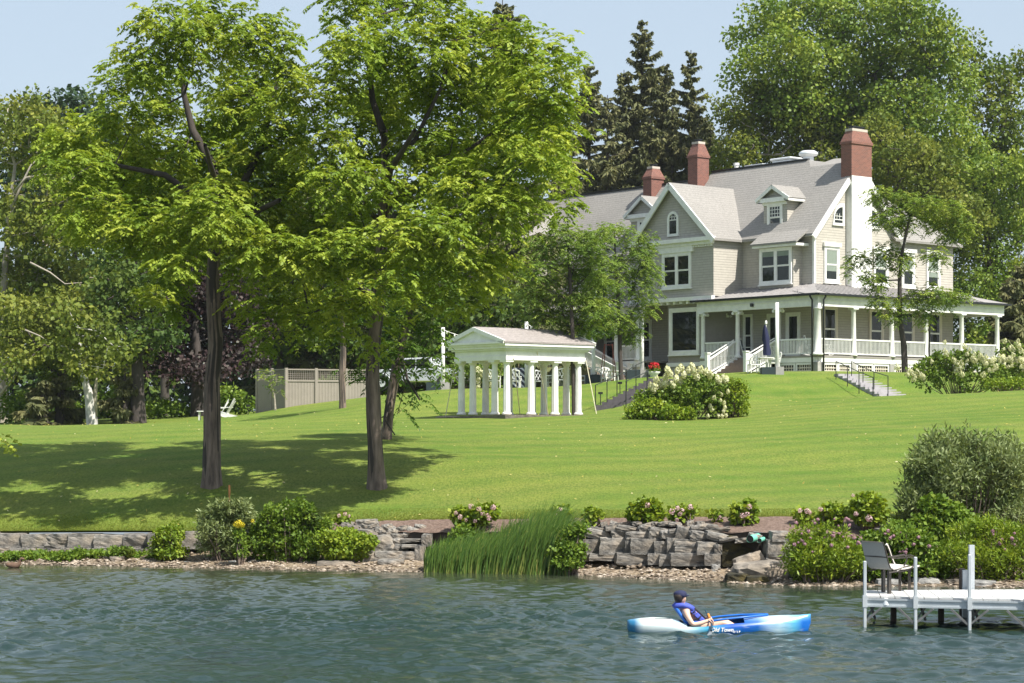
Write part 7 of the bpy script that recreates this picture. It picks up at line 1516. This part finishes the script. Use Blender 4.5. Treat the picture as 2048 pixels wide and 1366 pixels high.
ed = [(0, 1), (1, 2), (2, 3), (3, 4), (4, 5), (5, 6), (6, 7), (7, 8), (3, 9), (9, 10), (10, 11), (11, 12), (12, 13), (13, 14), (3, 15), (15, 16), (16, 17), (17, 18), (18, 19), (19, 20), (0, 21), (21, 22), (22, 23), (23, 24), (0, 25), (25, 26), (26, 27), (27, 28), (6, 29), (6, 30), (6, 31)]
# near hand: palm then thumb and four fingers curling down over the paddle shaft
tips = []
hb = 14
for i, dy in enumerate((-.03, -.01, .01, .03)):
    L = (.9, 1, .95, .8)[i]; a0 = len(jt); jt += [(J(1425, 1242.5, -.25+dy), .0105), (J(1427.5, 1246+L, -.262+dy), .0095), (J(1427, 1250.5+L*1.5, -.255+dy), .0085), (J(1426.5, 1254+L*2.5, -.245+dy), .007)]
    ed += [(hb, a0), (a0, a0+1), (a0+1, a0+2), (a0+2, a0+3)]
a0 = len(jt); jt += [(J(1420, 1244, -.285), .011), (J(1423, 1247, -.29), .0095), (J(1425, 1249, -.28), .008)]; ed += [(13, a0), (a0, a0+1), (a0+1, a0+2)]
for i, dy in enumerate((-.028, -.009, .01, .028)):
    a0 = len(jt); jt += [(J(1427, 1243, .08+dy), .0105), (J(1429, 1247, .07+dy), .009), (J(1428, 1250, .07+dy), .0075)]; ed += [(20, a0), (a0, a0+1), (a0+1, a0+2)]
skin_body('body', jt, ed, M['skin'], PR, 2)
# near forearm of the second hand hanging over the gunwale is part of the paddle grip
def blob(name, m, rings, parent=PR, n=16):  # rings: centre, x radius, y radius
    mb = MB(); vs = []
    for c_, rx, ry, tilt in rings:
        for k_ in range(n):
            t_ = 2*math.pi*k_/n; vs.append(c_+Vector((rx*math.cos(t_), ry*math.sin(t_), rx*math.cos(t_)*tilt)))
    mb.add(vs, [(i*n+k_, i*n+(k_+1) % n, (i+1)*n+(k_+1) % n, (i+1)*n+k_) for i in range(len(rings)-1) for k_ in range(n)]+[tuple(range(n))[::-1], tuple(range((len(rings)-1)*n, len(rings)*n))])
    return mb.build(name, m, parent, smooth=True)
M['hair'] = mat('dark_hair', (.03, .02, .016), .7, .2, 20); M['vest'] = mat('blue_vest', (.05, .08, .42), .7, .1, 8); M['vest_back'] = mat('bright_blue_vest_back', (.01, .12, .50), .6, .08, 8); M['strap'] = mat('black_webbing', (.01, .012, .02), .7, .1, 8)
blob('hair', M['hair'], [(J(1361, 1211, -.01), .05, .07, 0), (J(1361, 1205, -.01), .075, .098, 0), (J(1361.5, 1199, -.01), .09, .106, 0), (J(1362, 1194, -.01), .092, .104, 0)])
blob('cap', M['navy'], [(J(1363.5, 1199, 0), .105, .108, -.12), (J(1363.5, 1195, 0), .112, .114, -.1), (J(1364, 1191, 0), .104, .106, -.06), (J(1364, 1188, 0), .078, .08, 0), (J(1364, 1186.3, 0), .03, .03, 0)])
cp = PR.children[-1]
MB().add([J(1372, 1196, -.09), J(1374, 1194, 0.02), J(1371, 1195, .10), J(1381, 1196.5, -.03), J(1382, 1196, .04), J(1378, 1196, .09)], [(0, 1, 4, 3), (1, 2, 5, 4)]).add([J(1372, 1197, -.09), J(1374, 1195, 0.02), J(1371, 1196, .10), J(1381, 1197.5, -.03), J(1382, 1197, .04), J(1378, 1197, .09)], [(3, 4, 1, 0), (4, 5, 2, 1)]).build('cap_brim', M['navy'], cp)
# vest: back slab, shoulder straps, front panels
V_ = MB(); V_.box8([J(1350, 1222, -.17), J(1356, 1218, -.17), J(1356, 1218, .17), J(1350, 1222, .17), J(1374, 1254, -.19), J(1382, 1256, -.19), J(1382, 1256, .19), J(1374, 1254, .19)]); V_.build('vest_back', M['vest_back'], PR, bevel=.02)
for s_ in (-1, 1):
    MB().tube([J(1351, 1221, s_*.12), J(1356, 1216, s_*.13), J(1368, 1215.5, s_*.135), J(1380, 1219, s_*.14), J(1389, 1224, s_*.14)], [.035, .045, .045, .045, .05], 10).build('shoulder_strap', M['vest'], PR, smooth=True)
    for q in range(3):
        f0, f1 = q/3, (q+1)/3-.04; a, b_ = J(1388, 1221, 0), J(1414, 1245, 0); w0 = Vector((-.055, 0, -.055)); e0, e1 = a+(b_-a)*f0, a+(b_-a)*f1
        MB().box8([e0+w0+Vector((0, s_*.05, 0)), e1+w0+Vector((0, s_*.05, 0)), e1+w0+Vector((0, s_*.19, 0)), e0+w0+Vector((0, s_*.19, 0)), e0+Vector((0, s_*.04, 0)), e1+Vector((0, s_*.04, 0)), e1+Vector((0, s_*.17, 0)), e0+Vector((0, s_*.17, 0))]).build('vest_panel', M['vest'], PR, bevel=.015)
    MB().tube([J(1380, 1233, s_*.16), J(1390, 1228, s_*.185), J(1393, 1223, s_*.15)], .012, 5).build('vest_strap', M['strap'], PR); MB().tube([J(1386, 1246, s_*.19), J(1400, 1240, s_*.20), J(1405, 1236, s_*.12)], .012, 5).build('vest_strap', M['strap'], PR)
MB().tube([J(1390, 1220, 0), J(1417, 1245, 0)], .02, 6).build('vest_zip', M['strap'], PR)
# seat
ST = MB(); ST.box8([J(1370, 1262, -.2), J(1420, 1266, -.2), J(1420, 1266, .2), J(1370, 1262, .2), J(1368, 1258, -.2), J(1420, 1263, -.2), J(1420, 1263, .2), J(1368, 1258, .2)]); ST.build('seat', M['strap'], KAY, bevel=.01)
ST = MB(); ST.box8([J(1360, 1247, -.18), J(1366, 1247, -.18), J(1366, 1247, .18), J(1360, 1247, .18), J(1376, 1266, -.18), J(1382, 1264, -.18), J(1382, 1264, .18), J(1376, 1266, .18)]); ST.build('seat_back', M['strap'], KAY, bevel=.015)
# paddle
pdl = thing('paddle', 'dark kayak paddle with orange grip held over the near side of the kayak', 'paddle', J(1420, 1250, -.3))
M['orange'] = mat('orange_grip', (.7, .25, .03), .5, .05, 5); M['pad_blue'] = mat('dark_teal_blade', (.01, .04, .07), .4, .1, 5)
MB().tube([J(1420, 1232, .45), J(1421, 1242, .0), J(1423, 1250, -.30), J(1421, 1262, -.50)], .014, 8).build('shaft', M['pad_blue'], pdl)
MB().tube([J(1421.5, 1236, .1), J(1422, 1241, -.10)], .02, 8).build('grip', M['orange'], pdl)
a, b_, c_, d = J(1420, 1254, -.40), J(1426, 1255, -.42), J(1419, 1272, -.56), J(1411, 1270, -.56); MB().box8([a, b_, c_, d, a+Vector((0, .012, 0)), b_+Vector((0, .012, 0)), c_+Vector((0, .012, 0)), d+Vector((0, .012, 0))]).build('blade', M['pad_blue'], pdl)

# ---------------------------------------------------------------- thin summer haze in the air
hm = bpy.data.materials.new('summer_haze'); hm.use_nodes = True; t = hm.node_tree; t.nodes.clear()
o_ = N(t, 'ShaderNodeOutputMaterial'); v_ = N(t, 'ShaderNodeVolumePrincipled'); v_.inputs['Color'].default_value = (.86, .92, 1, 1); v_.inputs['Density'].default_value = .00011; v_.inputs['Anisotropy'].default_value = .2
t.links.new(v_.outputs[0], o_.inputs['Volume'])
hzb = MB().box(-800, 800, -760, 640, -3, 110).build('haze', hm); hzb['kind'] = 'stuff'

# unseen wooded far shore, added behind the camera for windows and boat to mirror
def hill_fn(x, t_):
    y = -480-t_*200; return x, y, -1.5+np.sin(np.clip(t_, 0, 1)*math.pi/2)*(72+18*np.sin(x*.006+1)+8*np.sin(x*.021))
M['unseen_hill'] = mat('unseen_wooded_hill', (.035, .06, .025), 1, .5, .05, .5)
tag(grid('unseen_far_shore_hill', np.linspace(-780, 780, 80), np.linspace(0, 1, 12), hill_fn, M['unseen_hill']), kind='structure')
